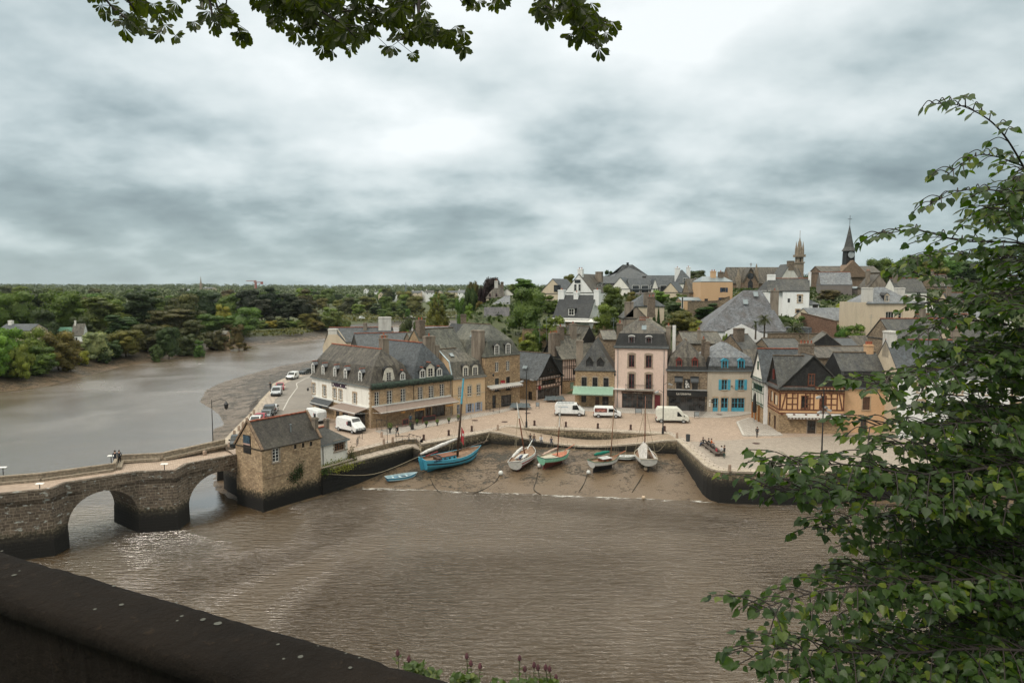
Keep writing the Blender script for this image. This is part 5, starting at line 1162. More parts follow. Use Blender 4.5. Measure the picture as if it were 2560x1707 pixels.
# ---- large white house behind the leaves
A_ = Vector((58.8,103.2,0)); B_ = Vector((81.0,101.5,0))
h = House(A_,B_,9.0,10.1,M_wht2,'long white house with granite window surrounds behind the leafy branches',base=0)
h.roof([(0,0),('r',4.7)],M_slate_n,'x',(0,0),0.3,verge=0.05,ridge=M_terra(),gut=M_zinc())
for r in ((1100,1170,1165,1270),(1095,1350,1160,1450)): h.win('f','Q',r,cols=2,rows=4,surround=(M_trim,0.25),quoin=True)
for x in (8.2,12.4,16.6,19.6):
	for z in (1.0,3.8,6.9): h.win('f',sz=(x,z,x + 1.1,z + 1.8 if z > 1 else 2.8),cols=2,rows=4,surround=(M_trim,0.25),quoin=True)
h.win('f',sz=(3.0,0.1,4.1,2.4),frame=M_red,closed=True,name='door'); h.dormer('f','Q',(1140,1000,1180,1080),0.3,2,rows=3); h.win('l',sz=(5.2,5.0,5.9,6.3),cols=1,rows=1,frame=M_brown)
h.stack(0.0,3.4,1.2,5.6,12,16.2,M_chimw,0); h.stack(10,3.8,11,5.2,13,16.6,M_chimr,3); h.walls({'l': M_cream})
for i,(xa,w_,e_,m_,lb) in enumerate(((82,11,7.6,M_cream,'cream house at the right end of the square behind the leaves'),(94,13,8.6,M_wht,'last white house at the right edge of the square'))):
	h = House(Vector((xa,102 + i * 1.2,0)),Vector((xa + w_,102 + i * 1.2,0)),9,e_,m_,lb,base=0); h.roof([(0,0),('r',5.0)],M_slate,'x',(0,0),0.3,ridge=M_terra())
	for k in range(3): h.win('f',sz=(1.6 + k * 3.4,4.4,2.7 + k * 3.4,6.1),surround=(M_trim,0.2)); h.win('f',sz=(1.6 + k * 3.4,0.9,2.7 + k * 3.4,2.6),surround=(M_trim,0.2))
	h.stack(0.2,4,1.2,5,9,e_ + 6.2,M_chimr,2); h.walls()
# ---- second row behind the waterside houses
def simple(h,lv,roofm,axis='x',hip=(0,0),ridge=None,wn=(),wk=None,over=0.25,gm=None,chim=(),verge=0.12,face='f'):
	h.roof(lv,roofm,axis,hip,over,verge=verge,ridge=ridge,gmat=gm)
	for q_ in wn: h.win(q_[0],sz=q_[1:5],**(wk or {}))
	for a in chim: h.stack(a[0],a[1],a[0] + a[2],a[1] + a[3],h.H,h.H + a[4],a[5] if len(a) > 5 else M_chimr,a[6] if len(a) > 6 else 2)
	h.walls(); return h
h = Q('C',690,860,560,136,8,370,M_rub2,'brown stone house with tall end chimney behind the turquoise one',20); simple(h,[(0,0),('r',2.8)],M_slate,'x',ridge=M_oldr,chim=((0.1,2,1.8,1.3,4.2,M_chim,0),))
h = Q('C',950,1270,520,132,8,350,M_rub2,'long low slate roof behind the inn, with pale valley lines',0); simple(h,[(0,0),('r',1.6)],M_slate,'x',ridge=M_oldr)
h = Q('C',1300,1720,480,138,8,360,M_slate_d,'house with black slate gable facing the square above the inn',-18); h.roof([(0,0),('r',3.2)],M_slate_l,'y',(0,0),0.25,gmat={'f': M_slate_d},ridge=M_oldr); h.walls()
h = Q('C',1640,1830,470,142,8,345,M_rub2,'small blue grey slate roof right of the black gable',0); simple(h,[(0,0),('r',1.7)],M_slate_n,'x',ridge=M_oldr)
h = Q('C',1420,2010,640,118,9,440,M_rub2,'long slate roof with chimney stack behind the inn and the peach house',0); simple(h,[(0,0),('r',1.5)],M_slate_b,'x',ridge=M_oldr)
h = Q('C',1800,2060,470,148,7,340,M_rub2,'brown tiled outhouse below the beige house',0); simple(h,[(0,0),('r',2.2)],M_slate_b,'x')
h = Q('C',120,500,420,140,9,300,M_rub2,'long lichened roof behind the dark restaurant',0); simple(h,[(0,0),('r',2.0)],M_slate_l,'x',ridge=M_oldr,chim=((3.0,1,0.6,0.6,2.6,M_chimr,1),))
h = Q('Q',870,1500,850,122,9,770,M_rub2,'slate roof with red ridge behind the long white house',0); simple(h,[(0,0),('r',3.4)],M_slate,'x',ridge=M_terra())
h = Q('Q',1190,1700,740,136,8,690,M_rub2,'brown roofed house with orange ridge, half hidden by the leaves',0); simple(h,[(0,0),('r',3.0)],M_slate_b,'x',ridge=M_terra(),chim=((0.4,3,0.9,0.9,4.2),))
h = Q('Q',1520,2080,1000,116,9,900,M_cream,'cream house with slate roof deep behind the leaves',0); simple(h,[(0,0),('r',4.5)],M_slate,'x',ridge=M_oldr,chim=((6,3,0.9,0.9,5.6),))
h = Q('B',1100,1340,560,152,9,390,M_rub2,'house with twin dark slate gables behind the stone house',28); h.roof([(0,0),('r',4.5)],M_slate_l,'y',(0,0),0.2,gmat={'f': M_slate_d},ridge=M_oldr); h.stack(-1.0,1,0.2,2.2,h.H,h.H + 5.2,M_chimr,1); h.stack(-4.4,1,-3.1,2.2,h.H - 2,h.H + 4.6,M_chim,1); h.walls()
h = Q('B',1380,1540,470,146,10,300,M_rub2,'grey roof between the green awning house and the pink house',0); simple(h,[(0,0),('r',1.6)],M_slate_l,'x',ridge=M_oldr)
h = Q('B',1640,2120,300,150,9,215,M_rub2,'roof with red ridge rising behind the pink house',0); simple(h,[(0,0),('r',2.8)],M_slate_l,'x',hip=(0.8,0.8),ridge=M_terra())
# behind the corner cafe
#h = House(H_AR.l2w((0.5, 19.4, 0)), H_AR.l2w((9.0, 19.4, 0)), 11, 7.2, M_cream, 'house behind the corner cafe with a dark slate hipped end', base=0); simple(h, [(0, 0), ('r', 4.8)], M_slate_n, 'y', hip=(0, 0.8), ridge=M_terra(), gm={'f': M_slate_d})
h = Q('A',340,1060,620,152,9,330,M_cream,'long slate roofed house with a tall white chimney gable by the river',4); h.roof([(0,0),('r',2.9)],M_slate_n,'x',(0,0),0.2,ridge=M_terra(),gmat={'l': M_cream})
x0,z0,x1,z1 = h.rect('f','A',(362,188,466,380)); h.stack(x0,-0.2,x1,1.0,2.0,z1,M_chimw,0)
mb = MB(); mb.poly([(x0 - 1.2,-0.21,h.H - 1.2),(x1 + 2.6,-0.21,h.H - 1.2),(x1,-0.21,h.H + 1.6),(x0,-0.21,h.H + 1.6)]); mb.poly([(x0 - 1.2,-0.21,h.H - 1.2),(x0,-0.21,h.H + 2.6),(x0,1,h.H + 2.6),(x0 - 1.2,1,h.H - 1.2)]); mb.poly([(x1 + 2.6,-0.21,h.H - 1.2),(x1 + 2.6,1,h.H - 1.2),(x1,1,h.H + 2.6),(x1,-0.21,h.H + 2.6)]); mb.poly([(x0 - 1.2,-0.21,0),(x1 + 2.6,-0.21,0),(x1 + 2.6,-0.21,h.H - 1.2),(x0 - 1.2,-0.21,h.H - 1.2)]); mb.build('shoulder_gable',M_cream,h.root)
h.stack(x1 + 5.2,3.4,x1 + 6.0,4.2,h.H + 2,h.H + 4.0,M_chimr,0); h.stack(h.W - 3.0,3.4,h.W - 0.2,4.6,h.H,h.H - 1.9 + 7.2,M_chimw,0); h.walls()
h = Q('A',700,1330,520,141,9,400,M_rub2,'slate roof with orange ridge behind the corner cafe chimneys',22); simple(h,[(0,0),('r',2.7)],M_slate_n,'x',hip=(0,0.0),ridge=M_terra(),gm={'l': M_slate_d})
h = Q('A',1330,1900,520,140,10,400,M_rub2,'broad lichened roof with skylights between the cafe and the tall stone house',25); simple(h,[(0,0),('r',2.9)],M_slate_g,'x',hip=(0,0.0),ridge=M_oldr)
for x,y in ((2.2,1.6),(5.2,3.0),(9.6,2.6)): h.skyl(x,y,0.7,1.0,'x',R(30),'f',h.H + y * 0.58)
h = Q('A',1770,2000,330,139,6,262,M_slate_d,'dark slate hung gable leaning on the tall chimney',30); h.roof([(0,0),('r',2.2)],M_slate_d,'y',(0,0),0.2,gmat=M_slate_d); h.walls()
h = Q('A',1450,1745,300,165,8,262,M_wht,'low blue slate roof with red ridge and white gable behind',6); simple(h,[(0,0),('r',2.0)],M_slate_p,'x',ridge=M_terra(),gm={'l': M_wht},chim=((8.6,1.5,1.4,1.2,5.0,M_chim,0),))
h = House(H_ST.l2w((-9.5,5.0,0)),H_ST.l2w((-0.2,5.0,0)),9.0,10.0,M_rub,'rear wing of the tall stone house with long lichened roof',base=0); simple(h,[(0,0),('r',5.2)],M_slate_g,'x',ridge=M_oldr,chim=((0.2,3,1.3,1.3,7.0,M_chim,2),))
# ================================================================ hillside houses
wk = dict(cols=2,rows=2)
h = Q('F',870,1222,660,175,10,600,M_wht2,'white house with dark slate roof, three white chimneys and a veranda',-28); h.roof([(0,0),('r',5.7)],slate('slate_fresh',(0.045,0.052,0.064),amt=0.12),'x',(0,0),0.2,gmat={'l': M_wht2,'r': M_wht2})
for f in (0.0,0.42,0.98): h.stack(h.W * f - (0.1 if f else 0.4),4.0,h.W * f + (1.3 if f != .42 else 1.1),5.4,h.H + 3,h.H + (7.0 if f != .42 else 6.4),M_wht2,1)
h.dormer('f','F',(1024,514,1082,578),0.5,2.2,kind='flat',rows=2,cheek=M_slate_d)
mb = MB(h.frame('f')); mb.box(0,0.0,h.H - 0.5,h.W + 0.3,1.0,h.H - 0.1); mb.build('fascia',M_white(),h.root)
for a in (2.4,4.6,8.0,11.2): h.win('f',sz=(a + 1.5,0.2,a + 3.0,h.H - 0.8),frame=M_brown,**wk)
for a in (4,11.5,14): h.box('veranda_pier','f',a,0.0,-1,a + 0.6,1.0,h.H - 0.5,M_rub)
h.awning('f',3.4,13.3,h.H - 0.3,h.H - 0.9,1.7,M_white(),0.15,name='awning'); h.walls(); H_W1 = h
mb = MB(); mb.poly([(h.W,-0.3,h.H - 0.4),(h.W + 0.02,-0.3,-2),(h.W + 0.02,10,-2),(h.W,10,h.H - .4)])
h = Q('F',985,1265,440,205,13,352,M_wht2,'tall white gabled house with brown roof and arched gable window',-30); h.roof([(0,0),('r',5.4)],M_slate_b,'y',(0,0),0.15,gmat={'f': M_wht2})
for a in ((1078,275,1105,342),(1120,275,1146,342)): h.win('f','F',a,frame=M_white(),cols=1,rows=2,cut=False,off=0.04)
o = h.win('f','F',(1085,232,1142,264),frame=M_dark(),cols=1,rows=1,cut=False,off=0.04); h.stack(h.W / 2 - .6,0.4,h.W / 2 + 0.9,1.5,h.H + 4,h.H + 6.8,M_wht2,2); h.stack(h.W / 2 + 1,10,h.W / 2 + 3,11.4,h.H + 3,h.H + 6.2,M_chimr,0)
h.dormer('r','F',(1310,275,1345,322),1.6,2.5,kind='flat',rows=1,cheek=M_slate_b); h.dormer('r','F',(1378,275,1408,322),1.6,2.5,kind='flat',rows=1,cheek=M_slate_b); h.walls()
h = Q('F',740,1000,390,215,10,360,M_cream,'ochre gabled house with black bay left of the brown roof',-30); h.roof([(0,0),('r',4.4)],M_slate_n,'y',(0,0),0.2,gmat={'f': M_cream}); h.win('f',sz=(h.W * .55,h.H + .3,h.W * .8,h.H + 2.4),frame=M_black,cut=False,off=0.04); h.walls()
h = Q('F',1435,1625,370,232,9,318,M_wht,'white gabled house with blue slate roof on the hilltop',-22); h.roof([(0,0),('r',3.8)],M_slate_n,'y',(0,0),0.15,gmat={'f': M_wht}); h.walls()
h = Q('F',1625,1838,372,230,9,322,M_greyr,'long low slate roofed house with glazed veranda on the hilltop',0); simple(h,[(0,0),('r',3.6)],M_slate_n,'x',verge=0.2,gm={'r': M_wht},wn=[('f',0.8 + k * 3.1,0.3,3.2 + k * 3.1,2.9) for k in range(4)],wk=dict(cols=1,rows=1))
h = Q('F',1840,1900,372,229,6,318,M_wht,'narrow white gable at the end of the glazed veranda house',0); h.roof([(0,0),('r',3.3)],M_slate_n,'y',(0,0),0.15,gmat={'f': M_wht}); h.wins('f','F',((1856,315,1870,352),(1880,312,1894,350)),**dict(cols=1,rows=2)); h.walls()
h = Q('F',1470,1810,260,262,18,195,M_greyr,'large pyramid slate roof with a small chimney on the hilltop',0); simple(h,[(0,0),('r',4.6)],M_slate_n,'x',hip=(0.95,0.95),chim=((h.W / 2 - .5,8,0.8,0.8,5.4,M_dark(),0),))
h = Q('F',1370,1760,300,248,9,262,M_greyr,'low broad slate roof in front of the pyramid roof',0); simple(h,[(0,0),('r',2.5)],M_slate_n,'x',verge=0.2)
h = Q('F',1810,2110,330,245,10,300,M_greyr,'wide slate roofed house with white gable end',0); simple(h,[(0,0),('r',4.1)],M_slate_n,'x',verge=0.1,gm={'r': M_wht})
h = Q('F',1940,2105,405,222,9,352,M_cream,'small cream gabled house with grey dormer',-28); h.roof([(0,0),('r',3.1)],M_slate_n,'y',(0,0),0.15,gmat={'f': M_cream}); h.walls()
h = Q('F',2090,2255,350,240,9,262,M_wht,'white hilltop house with hipped blue slate roof and white chimneys',0); simple(h,[(0,0),('r',4.6)],M_slate_n,'x',hip=(0.5,0.7),chim=((.2,4,1.6,1.2,5.4,M_wht2,1),(h.W - 1.6,4,1.2,1.2,5.6,M_wht2,1)),wn=(('f',2,2.6,3.4,4.8),('f',6,2.6,7.4,4.8)),wk=wk)
h = Q('F',1640,1960,665,178,9,484,M_cream,'cream house with dark hipped roof and a broad chimney',0); simple(h,[(0,0),('r',3.1)],M_slate_n,'x',hip=(0.9,0.9),chim=((3.2,-0.3,2.8,1.2,3.4,M_chimr,0),),wn=(('f',13.0,4.0,13.5,7.0),),wk=dict(cols=1,rows=1))
h = Q('F',1570,1790,710,158,8,600,M_chimr,'low stone outhouse with curved gable below the cream house',0); simple(h,[(0,0),('r',2.6)],M_slate,'y',chim=((0.2,0,1.9,1.2,3.6,M_chimr,0),(5.5,0,1.6,1.2,4.8,M_chim,2)))
h = Q('R',1640,2140,1250,184,10,1160,M_cream,'grey slate roofed house with one red dormer left of the round tree',0); simple(h,[(0,0),('r',4.2)],slate('slate_violet',(0.115,0.11,0.125),(0.18,0.17,0.17),0.5),'x',verge=0.05); h.dormer('f','R',(1745,1085,1840,1165),0.3,2.2,frame=M_red,wallm=M_red,rows=1)
h = Q('R',1700,2150,880,205,12,850,M_cream,'pale blue slate hipped roof above the grey one',0); simple(h,[(0,0),('r',3.4)],M_slate_p,'x',hip=(0.9,0))
h = Q('R',1690,2060,860,222,9,650,M_cream,'cream tower house with steep mansard and red shutters',0); simple(h,[(0,0),(1.4,1.8),('r',4.1)],M_slate_b,'x',hip=(0.9,0.3),wn=(('f',.9,2,1.5,4.6),('f',3,2,3.6,4.6)),wk=dict(cols=1,rows=1,frame=M_red),chim=((2.6,3,1.2,1.2,5.4,M_chimw,1),(4.6,3.2,1.0,1.2,5.0,M_chim,0)))
h = Q('R',1940,2250,640,226,9,610,M_wht,'pale pink gable beside the tower house',0); h.roof([(0,0),('r',2.2)],M_slate_b,'y',(0,0),0.15,gmat={'f': M_wht}); h.walls()
# peach cube house, long grey roof house
h = Q('G',200,512,880,196,9,640,M_peach,'tall peach house with blue shutters on the hillside',0); h.roof([(0,0),('r',1.5)],M_zinc(),'x',(0.35,0.35),0.05); M_nav = plain('navy_shutter',(0.02,0.045,0.09),0.6)
for r in ((412,702,448,746),(404,800,456,866)): h.win('f','G',r,frame=M_nav,shut=M_nav,cols=2,rows=1)
h.win('f','G',(240,810,274,850),frame=M_dark(),cols=1,rows=1); h.stack(3.8,3,5.2,4.2,h.H,h.H + 3.0,M_peach,2); h.stack(6,3,7.4,4.2,h.H,h.H + 2.8,M_chim,1); h.walls()
h = Q('G',10,205,890,194,6,825,M_peach,'low peach lean-to beside the tall peach house',0); h.roof([(0,0),('r',0.8)],M_zinc(),'x',(0,0),0.05,gables=True)
for r in ((112,832,146,866),(165,832,196,866)): h.win('f','G',r,frame=M_nav,cols=1,rows=1)
h.walls()
h = Q('G',90,210,800,204,8,745,M_rub2,'brown slate hung house left of the peach house',0); simple(h,[(0,0),('r',4.0)],M_slate_b,'x')
h = Q('G',220,1050,1190,158,16,1118,M_wht2,'very broad house with huge weathered grey roof and white gable walls',-6); h.roof([(0,0),('r',9.2)],slate('slate_weathered',(0.28,0.30,0.335),(0.09,0.08,0.08),0.85,streak=0.3,moss=(0.07,0.06,0.06)),'x',(1.35,0.5),0.25)
h.win('f','G',(463,1105,535,1160),frame=M_dark(),cols=2,rows=1); h.stack(h.W - 2.6,4.0,h.W - 1.0,5.4,h.H + 3,h.H + 9.2,M_chimr,1)
for x,y in ((h.W * .56,4.6),(h.W * .70,6.0)): h.skyl(x,y,1.0,1.3,'x',R(52),'f',h.H + y * 1.29)
mb = MB(h.frame('f')); mb.poly([(5.0,0.4,h.H - 0.3),(8.6,0.4,h.H + 1.5),(14.5,0.4,h.H - 1.2),(14.5,0.4,-1),(5.0,0.4,-1)]); mb.build('gable_wall',M_wht2,h.root)
h.box('roof_terrace','r',2,0,h.H - 2,9,6.0,h.H + 0.6,M_slate_n); h.walls()
h = Q('G',1000,1262,950,186,9,728,M_wht2,'white house with slate roof below the church',-22); h.roof([(0,0),('r',3.3)],M_slate,'x',(0,0),0.2,verge=0.05,ridge=M_terra(),gmat={'r': M_wht2},x0=-4.0)
h.win('f','G',(1158,778,1192,848),surround=(M_trim,0.3),quoin=True,cols=1,rows=2); h.win('f','G',(1055,808,1078,848),cols=1,rows=1,frame=M_dark()); h.win('f','G',(1138,918,1172,948),cols=1,rows=1,frame=M_dark(),surround=(M_trim,0.25))
h.win('r',sz=(4.5,h.H - .6,5.2,h.H + 1.2),cols=1,rows=1,frame=M_dark(),cut=False,off=0.03); h.stack(h.W - .3,3.8,h.W + 0.4,5.6,h.H + 1,h.H + 5.0,M_wht2,0); h.stack(-4.2,3.8,-2.0,5.2,h.H + 1,h.H + 4.4,M_wht2,0); h.walls()
h = Q('G',860,1010,935,187,9,730,M_wht2,'left bay of the white house below the church',0); h.roof([(0,-.1),('r',3.1)],M_slate,'x',(0.3,0),0.2); h.walls()
h = Q('G',1260,1360,950,184,9,860,M_wht2,'white annex with blue slate lean-to roof',0); simple(h,[(0,0),('r',2.2)],M_slate_n,'x',hip=(0,0.9),wn=(('f',1,1,2.6,2.6),),wk=dict(cols=1,rows=1))
h = Q('G',1320,1720,1110,168,9,1020,M_cream,'cream single storey house with pale slate roof',14); h.roof([(0,0),('r',2.9)],M_slate_p,'x',(0,0),0.2,gmat={'l': M_cream})
for a in (4.2,8.0): h.win('f',sz=(a,0.3,a + (1.4 if a < 5 else 4.0),2.0),cols=1 if a < 5 else 2,rows=1)
h.walls()
h = Q('Q',552,1060,730,158,10,432,M_cream,'tall beige house with pale slate hipped roof and wide chimney',0); h.roof([(0,0),('r',3.5)],M_slate_p,'x',(0.9,0.9),0.25,gut=M_zinc(),x0=1.6)
h.stack(0.9,0.2,3.0,1.6,h.H - 0.5,h.H + 3.4,M_chimw,0); h.stack(11,4.5,12.8,6,h.H + 1,h.H + 3.4,M_chimw,0); h.dormer('f','Q',(790,362,832,422),0.3,2.6,wallm=M_cream,kind='gable',rows=2)
h.win('f','Q',(800,520,876,584),cols=3,rows=1,sill=M_white()); h.win('f','Q',(918,525,948,592),cols=1,rows=2,surround=(M_trim,0.15)); h.win('f','Q',(830,660,860,690),cols=1,rows=1); h.win('f','Q',(555,655,573,682),cols=1,rows=1); h.walls()
h = Q('Q',190,485,385,232,10,265,M_greyr,'grey rendered house with blue slate roof in front of the clock tower',-16); h.roof([(0,0),('r',4.2)],M_slate_p,'x',(0,0),0.1,verge=0.05,ridge=M_terra(),gmat={'r': M_greyr}); h.win('f','Q',(368,345,402,385),cols=1,rows=1,frame=M_dark()); h.win('r',sz=(2,4.0,4,6.6),cols=1,rows=1,frame=M_dark()); h.walls()
h = Q('Q',490,565,385,232,6,300,M_greyr,'narrow grey wing beside the grey rendered house',0); simple(h,[(0,0),('r',0.6)],M_zinc(),'x')
for i,(c,xl,xr,yb,Y,ye,m_,rm,lv,lb) in enumerate((('Q',640,830,330,222,290,M_chimr,M_slate_b,4.2,'brown roof left of the beige house chimney'),('Q',900,1180,420,205,330,M_wht,M_slate,4.0,'white gabled house among the upper leaves'),
		('Q',1010,1350,620,190,540,M_wht,M_slate_p,3.5,'white house with pale roof behind the branches'),('Q',1400,1750,560,200,470,M_cream,M_slate,4.0,'cream hillside house deep in the leaves'),
		('Q',1560,1990,700,170,620,M_wht,M_slate_p,3.6,'white hillside house at the far right behind leaves'),('Q',1250,1420,330,260,280,M_rub2,M_slate_b,4.5,'small brown house on the upper hillside behind leaves'))):
	h = Q(c,xl,xr,yb,Y,8,ye,m_,lb,3 * (i % 3) - 3); simple(h,[(0,0),('r',lv)],rm,'x' if i % 2 else 'y',ridge=M_terra() if i % 2 else None,wn=(('f',1.5,1.2,2.6,2.6),('f',h.W - 3,1.2,h.W - 1.9,2.6)),wk=wk,chim=((0.4,2.5,1.1,1,lv + 1.2),))
# ================================================================ churches
M_ch = stone('church_stone',(0.17,0.115,0.08),(0.25,0.175,0.12),(0.15,0.11,0.08),0.7,0.35,(0.10,0.075,0.055),0.4); M_chl = stone('spire_stone',(0.25,0.20,0.15),(0.33,0.27,0.205),(0.20,0.16,0.12),0.6,0.3,(0.13,0.11,0.085),0.5)
h = Q('G',495,1215,735,282,13,655,M_ch,'brown stone church with long slate nave, transept gable and openwork spire',0,'church','church',fb=-8)
h.roof([(0,0),('r',6.6)],M_slate_b,'x',(0,0),0.3)
x0,z0,x1,z1 = h.rect('f','G',(592,620,745,730)); xm = (x0 + x1) / 2; zt = h.px('f','G',662,500)[1]
mb = MB(h.frame('f')); mb.poly([(x0,2.5,-8),(x1,2.5,-8),(x1,2.5,z1 - 1.2),(xm,2.5,zt - .6),(x0,2.5,z1 - 1.2)]); mb.poly([(x0,-5,-8),(x0,2.5,-8),(x0,2.5,z1 - 1.2),(x0,-5,z1 - 1.2)]); mb.poly([(x1,2.5,-8),(x1,-5,-8),(x1,-5,z1 - 1.2),(x1,2.5,z1 - 1.2)]); mb.build('transept',M_ch,h.root)
mb = MB(h.frame('f'))
for xe in (x0,x1): mb.beam((xe,2.6,z1 - 1.3),(xm,2.6,zt - .5),0.6,0.5); mb.poly([(xe,2.4,z1 - 1.2),(xm,2.4,zt - .6),(xm,-6,zt - .6),(xe,-6,z1 - 1.2)])
mb.build('transept_roof',M_slate_b,h.root); mb = MB(h.frame('f')); mb.tube([(xm,2.6,zt),(xm,2.6,zt + 1.6)],0.12,5); mb.box(xm - .5,2.5,zt + .9,xm + .5,2.7,zt + 1.1); mb.build('cross',M_ch,h.root)
mb = MB(h.frame('f')); mb.tube([(xm,2.52,z1 + 1.2),(xm,2.62,z1 + 1.2)],1.3,14); mb.poly([(xm - 1,2.56,-2),(xm + 1,2.56,-2),(xm + 1,2.56,3.4),(xm,2.56,4.9),(xm - 1,2.56,3.4)]); mb.build('window',glassm(),h.root)
for px_ in (573,750):
	x,z = h.px('f','G',px_,520 if px_ == 573 else 470); mb = MB(h.frame('f')); mb.box(x - .8,-1,-8,x + .8,1.2,z1 + 1); mb.box(x - .55,-.6,z1 + 1,x + .55,.8,z - 2.5); mb.lathe([(.6,z - 2.5),(.15,z)],(x,.1,0),4); mb.build('pinnacle',M_chl,h.root)
x0,z0,x1,z1 = h.rect('f','G',(1148,378,1214,580),-6); xm = (x0 + x1) / 2; T_ = h.frame('f',-6); za = h.px('f','G',1180,205,-6)[1]; w_ = (x1 - x0) / 2
mb = MB(T_)
zb1 = h.px('f','G',1180,455,-6)[1]; mb.box(xm - w_,-2 * w_,-2,xm + w_,0,zb1)
for sx in (-1,1):
	for sy in (-1,1): cx,cy = xm + sx * (w_ - .9),-w_ + sy * (w_ - .9); mb.box(cx - .75,cy - .75,zb1,cx + .75,cy + .75,z1)
mb.box(xm - w_ - .5,-2 * w_ - .5,z1 - 1,xm + w_ + .5,.5,z1); mb.box(xm - w_ - .3,-2 * w_ - .3,zb1 - .3,xm + w_ + .3,.3,zb1 + .2); mb.build('bell_tower',M_chl,h.root)
mb = MB(T_); mb.lathe([(w_ * .95,z1),(w_ * .75,z1 + 2.5),(0.08,za)],(xm,-w_,0),8)
for sx in (-1,1):
	for sy in (-1,1): mb.lathe([(.55,z1),(.5,z1 + 2.2),(.05,z1 + 5.5)],(xm + sx * (w_ - .4),-w_ + sy * (w_ - .4),0),4)
mb.tube([(xm,-w_,za - .5),(xm,-w_,za + 2.8)],.09,4); mb.build('spire',M_chl,h.root); mb = MB(T_); mb.lathe([(.9,zb1 + 1.6),(.75,zb1 + 2.4),(.3,zb1 + 3.2)],(xm,-w_,0),8); mb.build('bell',M_dark(),h.root); h.walls()
h = Q('G',985,1165,640,268,10,610,M_chimw,'weathered white gable with tall chimney in front of the church spire',0,fb=-6); h.roof([(0,0),('r',5.6)],M_slate,'y',(0,0),0.1,gmat={'f': M_chimw}); h.stack(h.W * .40,-.1,h.W * .40 + 2.3,1.6,h.H + 3,h.H + 6.8,M_chim,0); h.walls()
h = Q('G',1385,1960,620,285,12,550,M_ch,'dark chapel with slate roof and slim slate spire with a clock',0,'chapel','church',fb=-10)
h.roof([(0,0),('r',2.7)],M_slate_b,'x',(0,0),0.3,verge=0.2)
x0,z0,x1,z1 = h.rect('f','G',(1645,340,1740,480)); xm = (x0 + x1) / 2; w_ = (x1 - x0) / 2; za = h.px('f','G',1698,85)[1]
mb = MB(h.frame('f')); mb.poly([(xm - 7,.8,h.H - 2.1),(xm + 7,.8,h.H - 2.1),(xm,.8,h.H + 4.9)]); mb.poly([(xm - 7,.8,h.H - 2.1),(xm,.8,h.H + 4.9),(xm,-6,h.H + 4.9),(xm - 7,-6,h.H - 2.1)]); mb.poly([(xm + 7,-6,h.H - 2.1),(xm,-6,h.H + 4.9),(xm,.8,h.H + 4.9),(xm + 7,.8,h.H - 2.1)]); mb.build('front_gable',M_ch,h.root)
mb = MB(h.frame('f',-1.5)); mb.box(xm - w_ * .95,-2 * w_,0,xm + w_ * .95,0,z1,0,w_ * .12,w_ * .12); mb.build('clock_tower',M_slate_d,h.root)
mb = MB(h.frame('f',-1.5)); mb.lathe([(w_ * 1.5,z1),(w_ * 1.0,z1 + 1.6),(w_ * .62,z1 + 5),(0.1,za)],(xm,-w_,0),8); mb.tube([(xm,-w_,za - 1),(xm,-w_,za + 4.2)],.1,4); mb.box(xm - .9,-w_ - .06,za + 2.5,xm + .9,-w_ + .06,za + 2.7); mb.build('spire',M_slate,h.root)
zc = h.px('f','G',1690,380,-1.3)[1]; mb = MB(h.frame('f',-1.3)); mb.tube([(xm,0.0,zc),(xm,0.1,zc)],1.35,16); mb.build('clock_face',plain('clock_grey',(0.35,0.38,0.40),0.5),h.root); h.walls()
# garden walls on the slope
def gwall(label,pts,hgt,m):
	root = empty('garden_wall',pts[0],0,label,'garden wall'); o = pts[0]; mb = MB()
	for a,b in zip(pts[:-1],pts[1:]):
		a,b = a - o,b - o; d = (b - a); nv = Vector((-d.y,d.x,0)).normalized() * 0.3; Z = Vector((0,0,hgt)); D_ = Vector((0,0,-3))
		mb.poly([a + D_,b + D_,b + Z,a + Z]); mb.poly([a + Z,b + Z,b + Z + nv,a + Z + nv]); mb.poly([b + D_ + nv,a + D_ + nv,a + Z + nv,b + Z + nv])
	mb.build('wall',m,root); mb = MB()
	for a,b in zip(pts[:-1],pts[1:]): mb.beam(a - o + Vector((0,.15,hgt)),b - o + Vector((0,.15,hgt)),0.5,0.12)
	mb.build('coping',M_oldr,root)
gwall('long dark brick garden wall stepping down below the cream house',[DP('G',1180,1060,166),DP('G',1530,1150,160)],2.9,M_brick)
gwall('mossy stone wall above the roofs behind the inn',[DP('G',860,1205,150),DP('G',1420,1200,150)],1.2,M_rub2)
gwall('ivy topped retaining wall below the peach house',[DP('G',75,1010,182),DP('G',360,1000,182),DP('G',480,960,180)],4.6,M_rub2)
gwall('stone terrace wall right of the tall chimney pair',[DP('B',480,260,158),DP('B',900,250,162)],1.4,M_rub)
